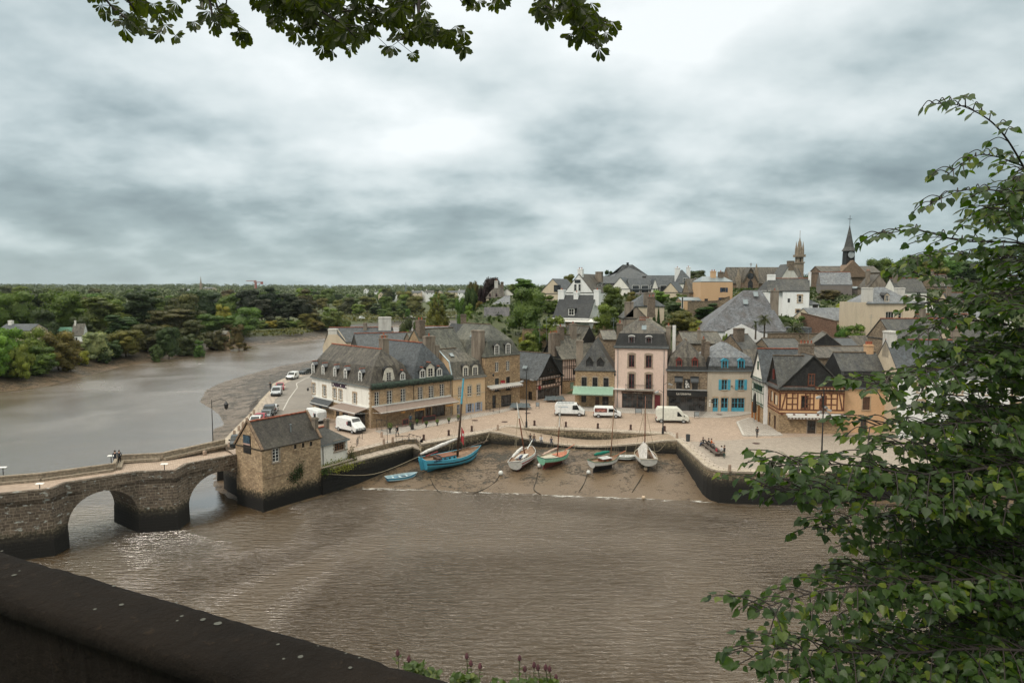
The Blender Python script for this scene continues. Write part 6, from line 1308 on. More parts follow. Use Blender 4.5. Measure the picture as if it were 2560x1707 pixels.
# ================================================================ trees
def leafmat(name,trans=0.25,var=1.0,use_obj=True,col=(0.06,0.09,0.02)):
	m,t,b = mk(name); L = t.links.new; p = geo(t)
	if use_obj: base = nn(t,'ShaderNodeObjectInfo').outputs['Color']
	else: rg = nn(t,'ShaderNodeRGB'); rg.outputs[0].default_value = (*col,1); base = rg.outputs[0]
	gi = nn(t,'ShaderNodeNewGeometry'); wn = gi.outputs['Random Per Island']
	r1 = ramp(t,[(0.0,(0.65,0.68,0.65)),(0.5,(0.95,0.95,0.9)),(0.88,(1.2,1.18,1.0)),(1.0,(1.6,1.5,1.15))]); L(wn,r1.inputs[0])
	c = mixc(t,1.0,base,r1.outputs[0],'MULTIPLY')
	n = tnoise(t,p,0.35,3); r2 = ramp(t,[(0.35,(0.72,0.78,0.7)),(0.65,(1.25,1.15,1.1))]); L(n,r2.inputs[0]); c = mixc(t,0.8 * var,c,r2.outputs[0],'MULTIPLY')
	L(c,b.inputs['Base Color']); b.inputs['Roughness'].default_value = 0.55; b.inputs['Specular IOR Level'].default_value = 0.3
	tr = nn(t,'ShaderNodeBsdfTranslucent'); L(mixc(t,1.0,c,(1.3,1.5,0.5),'MULTIPLY'),tr.inputs[0]); ms = nn(t,'ShaderNodeMixShader'); ms.inputs[0].default_value = trans
	L(b.outputs[0],ms.inputs[1]); L(tr.outputs[0],ms.inputs[2]); L(ms.outputs[0],t.nodes['Material Output'].inputs[0]); return m
M_leaf = leafmat('foliage'); M_bark = plain('bark',(0.085,0.065,0.05),0.9,var=0.3)
rng = np.random.RandomState(11)
def cards(P,Nr,size,jit=0.6,asp=0.8,mat=None,name='crown'):
	"""one small leaf-clump polygon (5 corners) per point"""
	n = len(P); Nr = Nr + rng.normal(0,jit,(n,3)); Nr /= np.linalg.norm(Nr,axis=1)[:,None] + 1e-9
	a = np.cross(Nr,rng.normal(0,1,(n,3))); a /= np.linalg.norm(a,axis=1)[:,None] + 1e-9; b = np.cross(Nr,a)
	s = size * rng.uniform(0.6,1.35,n)[:,None]; V = []
	for ang in (0,72,144,216,288):
		r_ = rng.uniform(0.35,0.62,n)[:,None]; V.append(P + a * s * r_ * math.cos(R(ang)) + b * s * r_ * asp * math.sin(R(ang)) + Nr * s * rng.uniform(-.08,.08,n)[:,None])
	V = np.stack(V,1).reshape(-1,3); me = bpy.data.meshes.new(name); me.vertices.add(n * 5); me.vertices.foreach_set('co',V.ravel())
	me.loops.add(n * 5); me.loops.foreach_set('vertex_index',np.arange(n * 5,dtype=np.int32)); me.polygons.add(n)
	me.polygons.foreach_set('loop_start',np.arange(0,n * 5,5,dtype=np.int32)); me.polygons.foreach_set('loop_total',np.full(n,5,dtype=np.int32)); me.update(calc_edges=True)
	me.materials.append(mat or M_leaf); return me
def blob_pts(blobs,per):
	P,N_ = [],[]
	for (c,r) in blobs:
		n = max(6,int(per * (r[0] * r[1] + r[0] * r[2] + r[1] * r[2]) / 3)); d = rng.normal(0,1,(n,3)); d /= np.linalg.norm(d,axis=1)[:,None]
		k = np.where(rng.rand(n) < 0.8,rng.uniform(0.86,1.08,n),rng.uniform(0.3,0.9,n))[:,None]; q_ = np.array(c) + d * np.array(r) * k
		nn_ = d / np.array(r); nn_ /= np.linalg.norm(nn_,axis=1)[:,None]; P.append(q_); N_.append(nn_)
	P = np.concatenate(P); N_ = np.concatenate(N_); keep = np.ones(len(P),bool)
	for (c,r) in blobs: keep &= (((P - np.array(c)) / (np.array(r) * 0.62)) ** 2).sum(1) > 1.0
	return P[keep],N_[keep]
PROTO = {}
def with_core(me,blobs):
	bm = bmesh.new(); bm.from_mesh(me)
	for c,r in blobs:
		g = bmesh.ops.create_icosphere(bm,subdivisions=2,radius=1)['verts']
		for v in g: j = 1 + .16 * math.sin(v.co.x * 7 + c[0] * 50) * math.cos(v.co.z * 6 + c[1] * 40); v.co = Vector((c[0] + v.co.x * r[0] * .80 * j,c[1] + v.co.y * r[1] * .80 * j,c[2] + v.co.z * r[2] * .80 * j))
	bm.to_mesh(me); bm.free(); return me
def proto(kind,seed,sz,per):
	"""unit tree: height 1, crown width about 1"""
	r = random.Random(seed); B_ = []; lim = []
	if kind in ('round','tall','bush'):
		z0 = {'round': 0.08,'tall': 0.06,'bush': 0.0}[kind]; nb = 17
		B_.append(((0,0,z0 + (1 - z0) * .47),(.34,.34,(1 - z0) * .40)))
		for k in range(nb):
			a = r.uniform(0,6.28); zz = r.random(); rad = math.sin(math.pi * min(1,0.18 + zz * 0.72)) ** .7 * .36 * r.uniform(.75,1.1); z = z0 + .1 + (.86 - z0) * zz; q_ = r.uniform(.10,.19)
			B_.append(((rad * math.cos(a),rad * math.sin(a),z),(q_,q_,q_ * r.uniform(.6,.9)))); lim.append((rad * math.cos(a),rad * math.sin(a),z))
	elif kind == 'cedar':
		for k in range(34):
			zz = r.random(); a = r.uniform(0,6.28); rad = (.44 - .26 * zz) * r.uniform(.35,1.1); z = .16 + .78 * zz + r.uniform(-.03,.03); w_ = r.uniform(.08,.17)
			B_.append(((rad * math.cos(a),rad * math.sin(a),z),(w_,w_ * r.uniform(.6,1),r.uniform(.04,.085)))); lim.append((rad * math.cos(a),rad * math.sin(a),z - .03))
		B_.append(((0,0,.5),(.2,.2,.3)))
	elif kind == 'pine':
		for k in range(22):
			zz = r.random(); a = r.uniform(0,6.28); rad = r.uniform(.15,.42) * (1.05 - .7 * zz ** 2); z = .3 + .66 * zz; w_ = r.uniform(.09,.16)
			B_.append(((rad * math.cos(a),rad * math.sin(a),z),(w_,w_,w_ * .6))); lim.append((rad * math.cos(a),rad * math.sin(a),z))
		B_.append(((0,0,.62),(.26,.26,.3)))
	elif kind == 'cone':
		for k in range(26):
			zz = (k + .5) / 26; a = k * 2.4; rad = .32 * (1 - zz) ** .7 + .02; z = .08 + .9 * zz; w_ = .16 * (1.15 - zz); B_.append(((rad * math.cos(a) * .8,rad * math.sin(a) * .8,z),(w_,w_,w_ * .9))); lim.append((rad * math.cos(a),rad * math.sin(a),z))
		B_.append(((0,0,.4),(.26,.26,.36)))
	P,N_ = blob_pts(B_,per); me = cards(P,N_,sz); me = with_core(me,B_); tm = MB(); hh = .75 if kind != 'bush' else .4
	tm.tube([(0,0,-.06),(.01,0,.12),(-.01,.01,.35),(0,0,hh)],[.026,.02,.014,.004],6)
	for l in r.sample(lim,min(7,len(lim))): q_ = Vector(l); tm.tube([(0,0,q_.z * .55),(q_.x * .45,q_.y * .45,q_.z * .82),tuple(q_)],[.013,.009,.004],4,cap=False)
	to = tm.build('trunk',M_bark); tme = to.data; bpy.data.objects.remove(to); return me,tme
for kind,seeds,sz,per in (('round',(1,2,3,4),.036,9500),('tall',(5,6),.036,9500),('bush',(7,8),.05,5200),('cedar',(9,10),.030,16000),('pine',(12,13),.030,11000),('cone',(14,15),.030,12000)):
	PROTO[kind] = [proto(kind,s_,sz,per) for s_ in seeds]
tcount = 0
NAMES = {'round': ('broadleaf_tree','tree'),'tall': ('broadleaf_tree','tree'),'bush': ('bush','bush'),'cedar': ('cedar_tree','tree'),'pine': ('pine_tree','tree'),'cone': ('conifer_tree','tree')}
def tree(x,y,z,hgt,wid,kind,col,label,group=None,wy=None):
	global tcount
	rr = random.Random(tcount * 7 + 3); tcount += 1; me,tm = rr.choice(PROTO[kind]); nm,cat = NAMES[kind]
	root = empty(nm,(x,y,z),0,label,cat,group); sc_ = (wid * 1.15,(wy or wid) * 1.15,hgt)
	for n_,m_ in (('crown',me),('trunk',tm)):
		o = bpy.data.objects.new(n_,m_); COL.objects.link(o); o.parent = root; o.scale = sc_; o.rotation_euler = (0,0,rr.uniform(0,6.28) if wy is None else 0)
		if n_ == 'crown': o.color = (*[max(0.004,c_ * rr.uniform(.85,1.15)) for c_ in col],1)
	return root
GR = {'g': (.088,.140,.030),'l': (.135,.20,.036),'y': (.23,.23,.038),'d': (.045,.072,.024),'o': (.120,.122,.032),'b': (.082,.080,.032),'k': (.020,.032,.016),'p': (.026,.013,.016),'h': (.06,.085,.035),'w': (.22,.25,.17)}
GN = {'g': 'mid green','l': 'light green','y': 'yellow green','d': 'dark green','o': 'olive','b': 'brownish','k': 'very dark','p': 'purple leaved','h': 'soft green','w': 'white flowering'}
def TP(c,x,yt,w,Y,kind,ck,label=None,group=None):
	top = DP(c,x,yt,Y); z = TZ(top.x,Y); hgt = max(1.0,top.z - z) * 1.03; wid = w / CR[c][2] / FP * Y
	if kind in ('round','tall','bush'): hgt = min(hgt,24); z = max(z,top.z - hgt)
	return tree(top.x,Y,z - 0.1,hgt + .1,wid,kind,GR[ck],label,group)
LB = [('H',70,530,270,196,'round','l'),('H',285,535,270,204,'round','l'),('H',520,560,310,212,'round','o'),('H',-60,600,260,186,'round','l'),('H',180,640,200,190,'bush','l'),('H',640,660,190,214,'bush','o'),('H',380,700,260,200,'bush','g'),
	  ('H',380,370,240,262,'round','d'),('H',570,195,420,300,'round','g'),('H',120,200,400,300,'round','g'),('H',330,205,330,322,'tall','d'),('H',-60,230,330,290,'round','g'),('H',880,562,250,236,'round','w'),('H',748,708,115,226,'bush','y'),('H',1150,545,310,252,'round','o'),
	  ('H',880,240,520,285,'cedar','o'),('H',1310,152,470,305,'cedar','d'),('H',1090,400,420,272,'cedar','d'),('H',1560,330,480,300,'cedar','b'),('H',1700,215,330,335,'round','b'),('H',1545,520,210,262,'round','d'),('H',1350,500,290,268,'round','b'),('H',1770,430,280,290,'cedar','b'),('H',1700,560,230,275,'bush','d'),
	  ('H',1880,175,400,440,'round','h'),('H',2040,310,150,360,'round','y'),('H',2230,340,300,335,'round','g'),('H',1930,400,260,330,'round','g'),('H',2120,230,260,420,'tall','g'),('H',2190,490,180,298,'cedar','b'),('H',1990,520,200,300,'bush','b'),('H',1000,620,220,244,'bush','d'),('H',740,420,200,270,'round','d'),
	  ('H',1830,640,110,270,'bush','g'),('H',1440,650,120,252,'bush','d'),('H',950,700,120,236,'bush','d'),('H',450,470,140,255,'round','d'),
	  ('K',90,172,300,400,'pine','k'),('K',270,152,260,402,'pine','k'),('K',440,205,320,405,'pine','k'),('K',590,170,280,415,'pine','b'),('K',560,260,300,398,'pine','k'),('K',200,260,300,390,'pine','k'),('K',70,335,260,335,'round','g'),('K',380,430,140,338,'bush','o'),('K',290,440,130,336,'bush','y'),('K',490,440,150,342,'bush','g'),
	  ('K',630,385,240,352,'round','o'),('K',760,390,220,362,'bush','g'),('K',890,368,160,372,'round','g'),('K',985,425,70,380,'bush','g'),('K',700,440,180,350,'bush','o'),('K',820,330,160,430,'round','l'),('K',30,470,180,318,'bush','b'),('K',190,460,130,330,'bush','g'),('K',560,470,110,340,'bush','o'),
	  ('K',940,260,170,600,'round','o'),('K',1015,240,170,590,'round','g'),('K',1090,300,130,560,'round','l'),('K',1165,235,170,600,'round','o'),('K',1260,300,150,570,'bush','d'),('K',1380,275,170,590,'round','o'),('K',1500,275,150,585,'round','g'),('K',1610,235,170,570,'round','o'),('K',1320,330,120,550,'bush','g'),('K',1470,340,70,520,'round','g'),('K',1540,340,60,520,'round','g'),('K',1385,355,90,525,'bush','g'),('K',1310,370,60,520,'bush','g')]
LB = [(*a[:4],a[4] + 45,*a[5:]) if a[0] == 'K' and a[4] < 375 else a for a in LB]; roots = [TP(*a,label=None) for a in LB]
def autolabel(rs,items,where):
	seen = {}
	for k,(o,a) in enumerate(zip(rs,items)):
		c,x,yt,w,Y,kind,ck = a[:7]; size = 'wide' if w / CR[c][2] > 75 else ('narrow' if w / CR[c][2] < 45 else 'rounded'); kn = {'round': 'broadleaf tree','tall': 'tall broadleaf tree','bush': 'bush','cedar': 'flat layered cedar','pine': 'pine','cone': 'conifer'}[kind]
		o['label'] = f"{size} {GN[ck]} {kn} {where(c, x, yt, Y)}"; o['group'] = 'trees and bushes ' + where(c,x,yt,Y)
def where_l(c,x,yt,Y):
	u = CR[c][0] + x / CR[c][2]
	if Y < 220: return 'over the water at the far left'
	if Y < 262: return 'around the white riverside house garden' if u < 330 else 'right of the riverside garden'
	if Y < 345: return 'behind the left bank garden' if u < 400 else 'before the dark pines'
	if Y < 450: return 'among the dark pines across the river'
	return 'along the road beyond the far meadow'
autolabel(roots,LB,where_l)
HB = [('F',620,332,390,166,'round','g','dense round dark green chestnut tree left of the white veranda house'),('F',1450,305,220,188,'round','g','bushy green tree right of the brown roofed white gable'),('F',1395,488,240,168,'round','l','light green round tree in front of the white veranda house wall'),('F',900,618,260,160,'bush','l','bright green shrub mass below the white veranda house'),
	  ('F',650,775,230,157,'bush','l','bright green bush left of the tall stone chimney pair'),('F',690,650,170,160,'bush','g','green bush between the round chestnut and the roofs'),('F',590,740,110,160,'bush','y','yellowish shrub under the round chestnut tree'),('F',265,232,190,262,'round','p','purple leaved beech behind the cream tower house'),('F',190,330,120,255,'round','p','lower purple leaved tree left of the cream tower house'),
	  ('F',90,285,130,262,'round','b','brown tinted rounded tree left of the purple beech'),('F',60,365,130,240,'round','d','dark green tree below the brown tinted one'),('F',590,232,230,245,'round','g','green tree on the skyline above the round chestnut'),('F',500,270,140,250,'bush','l','light bush on the skyline right of the tower house'),('F',1415,155,110,285,'bush','d','dark shrub on the skyline left of the pyramid roof'),
	  ('F',1025,195,150,240,'round','o','olive tree between the ochre gable and the white gable'),('F',840,400,200,190,'bush','g','garden shrubs left of the white veranda house roof'),('F',1915,342,170,206,'round','l','round light green tree in front of the small cream gable'),('F',2130,365,130,208,'bush','g','green bush by the street lamp near the peach house'),('F',2060,450,180,190,'tall','h','feathery green tree left of the peach house garden'),
	  ('F',2130,560,270,172,'round','o','wide olive bush below the peach house'),('F',2270,640,180,168,'bush','y','yellowish shrubs at the left corner of the huge grey roof'),('F',2300,150,190,300,'round','d','dark tree on the skyline right of the white hilltop house'),('F',1590,560,150,178,'bush','d','clipped hedge left of the cream hipped house'),('F',1640,360,120,205,'bush','o','small olive shrub below the glazed veranda'),
	  ('F',1500,430,130,180,'bush','h','pale shrub with white car behind it'),('F',1360,700,150,160,'bush','b','brownish shrub behind the green awning house chimney'),('F',1470,640,130,160,'bush','d','dark bush below the light green round tree'),('F',1865,490,40,176,'cone','d','slim dark cypress against the cream hipped house'),('F',1908,480,36,176,'cone','d','second slim cypress at the corner of the cream hipped house'),
	  ('G',150,545,200,310,'round','d','dark skyline tree left of the peach house chimneys'),('G',260,600,90,300,'bush','g','low skyline bush right of the dark tree'),('G',1250,548,160,340,'bush','d','distant skyline bush right of the church spire'),('G',1960,428,260,310,'round','g','wide green tree on the skyline right of the chapel'),('G',2120,470,260,320,'round','h','soft green tree behind the upper leaves right of the chapel'),
	  ('G',2290,420,260,330,'round','g','green skyline tree at the right behind the branches'),('G',2450,440,300,300,'round','o','olive hillside tree at the far right behind the branches'),('G',1460,728,230,216,'round','b','dark brownish tree in front of the grey rendered house'),('G',1640,828,240,192,'bush','y','yellow green hedge left of the tall beige house'),('G',1700,950,100,176,'bush','y','yellow climbing shrub beside the tall beige house'),
	  ('G',1600,1050,150,160,'bush','g','leafy green shrub in front of the cream single storey house'),('G',1730,1085,230,158,'bush','l','bright green shrub below the tall beige house'),('G',1110,965,230,165,'bush','g','green garden bush right of the skylit grey roof'),('G',570,738,140,194,'bush','o','small olive tree right of the peach house'),('G',40,950,260,168,'round','o','olive tree left of the ivy wall'),
	  ('G',260,858,300,183,'bush','d','dark ivy mass on the retaining wall'),('G',395,905,120,180,'bush','l','bright shrub right of the ivy wall'),('G',130,1060,130,164,'bush','y','yellowish bush above the dark restaurant roofs'),('G',450,1135,70,156,'bush','l','small potted bush on the roof terrace'),('G',1220,1060,120,160,'bush','d','dark clipped bush by the brick garden wall'),('G',30,770,110,215,'bush','y','yellow shrub left of the low peach lean-to'),
	  ('R',740,548,720,232,'cone','o','huge olive brown conifer above the low blue roof'),('R',640,700,600,230,'cone','o','left flank conifer of the huge olive brown one'),('R',1200,700,260,250,'round','g','green tree right of the huge olive conifer'),('R',1400,430,280,262,'round','b','rusty brown tree left of the purple beech'),('R',1400,570,260,250,'round','d','dark green tree below the rusty brown one'),
	  ('R',1360,830,300,222,'bush','l','light green garden shrubs left of the grey slate roof'),('R',1330,940,250,215,'bush','l','bright vegetable garden shrubs left of the red dormer'),('R',1560,760,160,228,'round','o','small olive tree left of the cream tower house'),('R',380,1080,260,205,'round','h','pale green tree left of the huge olive conifer'),('R',120,1060,300,210,'tall','h','feathery blue green tree by the inlet'),
	  ('R',420,1240,160,190,'bush','l','bright green bush left of the low red ridged roof'),('R',230,1250,260,192,'bush','g','green bushes at the edge of the inlet'),('R',1500,1000,150,215,'bush','o','brownish garden shrub below the small olive tree'),
	  ('Q',1230,20,500,330,'round','g','big hillside tree glimpsed above the branches'),('Q',1600,60,500,340,'round','h','far hillside tree at the right edge behind leaves'),('Q',1480,420,240,210,'bush','g','hillside bush between white houses behind leaves')]
for a in HB: TP(*a[:7],label=a[7],group='trees and bushes on the hillside')
# filler trees of the left bank and the plain: one loop of individual trees
fl = random.Random(21); placed = []
for Y0,Y1,n,hg in ((330,430,26,15),(430,560,34,15),(560,720,34,15),(720,1000,40,16)):
	k = 0
	while k < n:
		Y = fl.uniform(Y0,Y1); u = fl.uniform(-60,1240); x = (u - 1280) / FP * Y
		if Y < 480 and u > 470: continue
		if Y < 560 and u > 700: continue
		d_ = min((abs(x - a) + abs(Y - b) for a,b in placed),default=99)
		if d_ < 9: continue
		z = TZ(x,Y)
		if z < 0.3: continue
		placed.append((x,Y)); hh = hg * fl.uniform(.65,1.15); kd = fl.choice(['round','round','tall','round','pine' if fl.random() < .4 else 'round']); ck = fl.choice('gggohgdlb')
		side = 'left' if u < 400 else ('middle' if u < 850 else 'right'); band = 'nearer wood' if Y < 430 else ('middle wood' if Y < 640 else 'farther wood')
		tree(x,Y,z,hh,hh * fl.uniform(.75,1.15),kd,GR[ck],f"{GN[ck]} {'pine' if kd == 'pine' else 'tree'} in the {side} of the {band} beyond the river",'trees of the woods beyond the river'); k += 1
for k in range(64):
	i = fl.randrange(3,len(LEFT_SHORE) - 4); a,b = Vector((*LEFT_SHORE[i],0)),Vector((*LEFT_SHORE[i + 1],0)); q = a.lerp(b,fl.random()); d = (b - a).normalized(); o = fl.uniform(10,21) + (28 if q.y > 300 else 0); x,y = q.x - d.y * o,q.y + d.x * o
	if not inside(WATERP,np.array([x]),np.array([y]))[0]: ck = fl.choice('ggoldb'); w_ = fl.uniform(4,8); tree(x,y,TZ(x,y) - .3,w_ * fl.uniform(.45,.75),w_,'bush',GR[ck],f"{GN[ck]} shore bush, {'left' if y < 250 else ('middle' if y < 330 else 'far')} stretch of the left bank",'bushes along the muddy left bank')
# far-off woods, one mass
FP_ = []; FN = []
ff = np.random.RandomState(9); n = 5200
Yf = 900 + 3600 * ff.rand(n) ** 1.25; Xf = ff.uniform(-.95,.95,n) * Yf; ok = (wob(Xf,Yf,700) > -0.45); Xf,Yf = Xf[ok],Yf[ok]; Zf = terrain(Xf,Yf)
for s_ in range(26):
	d = ff.normal(0,1,(len(Xf),3)); d[:,2] = np.abs(d[:,2]); d /= np.linalg.norm(d,axis=1)[:,None]; sz = (Yf / 1500 * 3 + 7)[:,None]
	FP_.append(np.stack([Xf,Yf,Zf],1) + d * sz * np.array([1.1,1.1,1.15])); FN.append(d)
sizes = np.tile(Yf / 1500 * 1.2 + 2.4,26)[:,None]
me = cards(np.concatenate(FP_),np.concatenate(FN),sizes,mat=leafmat('far_foliage',0.1,1.0,False,(.080,.108,.046)),name='distant_woods')
fw = bpy.data.objects.new('distant_woods',me); COL.objects.link(fw); tag(fw,'hazy green woods rolling to the horizon','woods',kind='stuff')
# meadow grass and shore scrub tufts, one mass each
def tufts(name,n,fn,size,col,label,zmin=-.4):
	q = np.array([fn() for _ in range(n)]); Z = terrain(q[:,0],q[:,1]); k = Z > zmin; P = np.stack([q[:,0],q[:,1],Z + size * .3],1)[k]
	me = cards(P,np.tile([0,0,.6],(len(P),1)),size,jit=.9,mat=leafmat(name,.2,1,False,col),name=name); o = bpy.data.objects.new(name,me); COL.objects.link(o); tag(o,label,'undergrowth',kind='stuff')
r9 = random.Random(2)
LSs = [Vector((*p_,0)) for p_ in LEFT_SHORE]
def shore():
	i = r9.randrange(2,len(LSs) - 3); a = LSs[i].lerp(LSs[i + 1],r9.random()); d = (LSs[i + 1] - LSs[i]).normalized(); o = r9.uniform(10,24); return (a.x - d.y * o,a.y + d.x * o)
tufts('shore_scrub',4200,shore,1.3,(.12,.118,.045),'rough grass and scrub above the muddy left bank',-1.4)
tufts('hillside_scrub',15000,lambda: (r9.uniform(-20,230),r9.uniform(150,300)),1.2,(.045,.068,.02),'garden undergrowth between the hillside houses',1.5)
tufts('meadow_grass',6000,lambda: (r9.uniform(-150,40),r9.uniform(380,620)),1.6,(.12,.115,.04),'rough olive meadow grass beyond the far bend',-.2)
# palms in the terrace garden
def palm(c,x,yt,yb,Y,nf,lf,label,rad=.16):
	a = DP(c,x,yb,Y); b = DP(c,x,yt,Y); root = empty('palm_tree',a,0,label,'palm tree'); hh = b.z - a.z; mb = MB(); mb.tube([(0,0,-1),(0.05,0,hh * .5),(0,0,hh)],[rad * 1.2,rad,rad * 1.3],7); mb.build('trunk',M_bark,root)
	mb = MB(); r = random.Random(nf)
	for k in range(nf):
		az = r.uniform(0,6.28); el = r.uniform(-.3,1.2); p = [Vector((0,0,hh))]; d = Vector((math.cos(az) * math.cos(el),math.sin(az) * math.cos(el),math.sin(el)))
		for s_ in range(6): p.append(p[-1] + d * lf / 6); d = (d + Vector((0,0,-.28))).normalized()
		for s_ in range(6):
			sd = Vector((-math.sin(az),math.cos(az),0)); w_ = lf * .16 * math.sin(math.pi * (s_ + .8) / 6.9)
			for sg in (-1,1): mb.poly([p[s_],p[s_ + 1],p[s_ + 1] + sd * sg * w_ + (p[s_ + 1] - p[s_]) * .6 - Vector((0,0,w_ * .4))])
	o = mb.build('fronds',M_leaf,root); o.color = (.05,.06,.022,1)
palm('G',825,1010,1165,152,46,1.9,'palm tree with bushy brown green head in front of the big grey roof'); palm('G',740,1060,1165,151,22,1.5,'smaller palm left of the bushy one'); palm('G',1110,1110,1170,152,40,3.0,'low spreading palm on the garden terrace')
# ================================================================ foreground: parapet, lime branches, chestnut sprays
def wallmat():
	m,t,b = mk('mossy_wall'); L = t.links.new; p = geo(t)
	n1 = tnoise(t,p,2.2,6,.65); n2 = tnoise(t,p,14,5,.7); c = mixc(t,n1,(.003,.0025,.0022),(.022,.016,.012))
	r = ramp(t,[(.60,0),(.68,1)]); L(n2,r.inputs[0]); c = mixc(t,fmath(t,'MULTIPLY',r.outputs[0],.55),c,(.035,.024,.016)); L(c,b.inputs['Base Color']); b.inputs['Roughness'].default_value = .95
	b.inputs['Specular IOR Level'].default_value = .15; cobump(t,b,fmath(t,'ADD',n1,n2),.9,.03); return m
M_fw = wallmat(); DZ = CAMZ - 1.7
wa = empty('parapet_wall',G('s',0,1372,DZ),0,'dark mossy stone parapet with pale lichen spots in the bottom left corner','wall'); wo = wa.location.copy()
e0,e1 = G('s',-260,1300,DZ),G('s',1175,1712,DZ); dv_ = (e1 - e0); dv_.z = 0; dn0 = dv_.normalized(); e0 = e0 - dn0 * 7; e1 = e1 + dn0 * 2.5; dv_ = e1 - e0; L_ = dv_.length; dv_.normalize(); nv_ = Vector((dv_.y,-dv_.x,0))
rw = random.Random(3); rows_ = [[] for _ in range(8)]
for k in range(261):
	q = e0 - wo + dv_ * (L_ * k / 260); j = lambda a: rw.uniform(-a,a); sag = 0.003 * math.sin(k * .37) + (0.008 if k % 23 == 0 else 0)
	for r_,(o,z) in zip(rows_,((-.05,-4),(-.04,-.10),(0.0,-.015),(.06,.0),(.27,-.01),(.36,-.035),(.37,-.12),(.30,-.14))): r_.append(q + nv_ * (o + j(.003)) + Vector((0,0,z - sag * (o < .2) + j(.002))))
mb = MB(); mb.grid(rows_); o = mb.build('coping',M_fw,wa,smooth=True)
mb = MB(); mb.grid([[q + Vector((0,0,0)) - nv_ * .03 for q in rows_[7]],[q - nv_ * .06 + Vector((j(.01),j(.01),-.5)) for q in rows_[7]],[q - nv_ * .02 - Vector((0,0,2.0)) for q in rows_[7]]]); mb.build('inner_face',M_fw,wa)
mb = MB()
for (x,y,r_) in ((67,181,11),(540,226,9),(575,322,10),(862,378,8),(962,395,12),(1033,414,16),(835,303,9),(1318,512,7),(1426,569,11),(1507,512,5),(1345,577,6),(1660,622,8),(1703,566,5),(8,60,7),(840,398,6),(450,340,8),(92,163,5),(1640,545,4)):
	c_ = G('Y',x,y,DZ) - wo; c_.z = float(np.interp((c_ - (e0 - wo)).dot(nv_),[0,.06,.27,.36],[-.013,.003,-.006,-.03])); rr = r_ / 1.8968 / FP * 4.2
	mb.poly([c_ + Vector((rr * rw.uniform(.8,1.1) * math.cos(a_),rr * rw.uniform(.8,1.1) * math.sin(a_),0)) for a_ in [6.283 * i / 9 for i in range(9)]])
mb.build('lichen_spots',plain('pale_lichen',(.10,.10,.085),.9,var=.15),wa)
def lime_leaf_mesh(items,mat,name,shape='lime'):
	"""items: (pos, axis, normal, size)"""
	n = len(items); P = np.array([i[0][:] for i in items]); A = np.array([i[1][:] for i in items]); N = np.array([i[2][:] for i in items]); S = np.array([i[3] for i in items])[:,None]
	A /= np.linalg.norm(A,axis=1)[:,None]; N -= A * (N * A).sum(1)[:,None]; N /= np.linalg.norm(N,axis=1)[:,None] + 1e-9; B = np.cross(N,A)
	if shape == 'lime': out = [(0,.0),(-.07,.22),(.10,.43),(.36,.50),(.45,.44),(.66,.34),(.74,.24),(.90,.10),(1.06,0)]
	else: out = [(0,0),(.2,.03),(.45,.10),(.66,.19),(.80,.22),(.92,.16),(.98,.08),(1.06,0)]
	m = len(out); half = [(x,y) for x,y in out]; V = []; cup = rng.uniform(-.25,.45,(n,1)); droop = rng.uniform(-.05,.5,(n,1))
	pts = half + [(x,-y) for x,y in half[1:-1]]
	for x,y in pts:
		jx = 1 + rng.uniform(-.06,.06,(n,1)); V.append(P + A * S * x * jx + B * S * y * rng.uniform(.88,1.1,(n,1)) + N * S * (abs(y) * cup - x * x * droop))
	V = np.stack(V,1).reshape(-1,3); k = len(pts); base = np.arange(n) * k
	L1 = [i for i in range(m)]; L2 = [0] + [m + i for i in range(m - 2)] + [m - 1]; L2 = L2[::-1]
	loops = np.concatenate([base[:,None] + np.array(L1),base[:,None] + np.array(L2)],1).reshape(-1)
	me = bpy.data.meshes.new(name); me.vertices.add(len(V)); me.vertices.foreach_set('co',V.ravel()); me.loops.add(len(loops)); me.loops.foreach_set('vertex_index',loops.astype(np.int32))
	me.polygons.add(2 * n); me.polygons.foreach_set('loop_start',np.arange(0,2 * n * m,m,dtype=np.int32)); me.polygons.foreach_set('loop_total',np.full(2 * n,m,dtype=np.int32)); me.update(calc_edges=True); me.materials.append(mat); return me
def near_leafmat(name,c0,c1,c2,trans):
	m,t,b = mk(name); L = t.links.new; gi = nn(t,'ShaderNodeNewGeometry'); r1 = ramp(t,[(0,c0),(.55,c1),(.86,c1),(.95,c2),(1,c2)]); L(gi.outputs['Random Per Island'],r1.inputs[0])
	n = tnoise(t,gi.outputs['Position'],40,3); r2 = ramp(t,[(.3,.75),(.7,1.2)]); L(n,r2.inputs[0]); c = mixc(t,1,r1.outputs[0],r2.outputs[0],'MULTIPLY'); L(c,b.inputs['Base Color'])
	b.inputs['Roughness'].default_value = .42; b.inputs['Specular IOR Level'].default_value = .4; tr = nn(t,'ShaderNodeBsdfTranslucent'); L(mixc(t,1,c,(1.9,2.0,.5),'MULTIPLY'),tr.inputs[0])
	ms = nn(t,'ShaderNodeMixShader'); ms.inputs[0].default_value = trans; L(b.outputs[0],ms.inputs[1]); L(tr.outputs[0],ms.inputs[2]); L(ms.outputs[0],t.nodes['Material Output'].inputs[0]); return m
M_lime = near_leafmat('lime_leaf',(.020,.046,.012),(.050,.092,.018),(.14,.18,.022),.45); M_ches = near_leafmat('chestnut_leaf',(.022,.032,.008),(.042,.056,.012),(.07,.085,.015),.5)
M_twig = plain('twig_bark',(.035,.026,.022),.85,var=.25)
rf = random.Random(17)
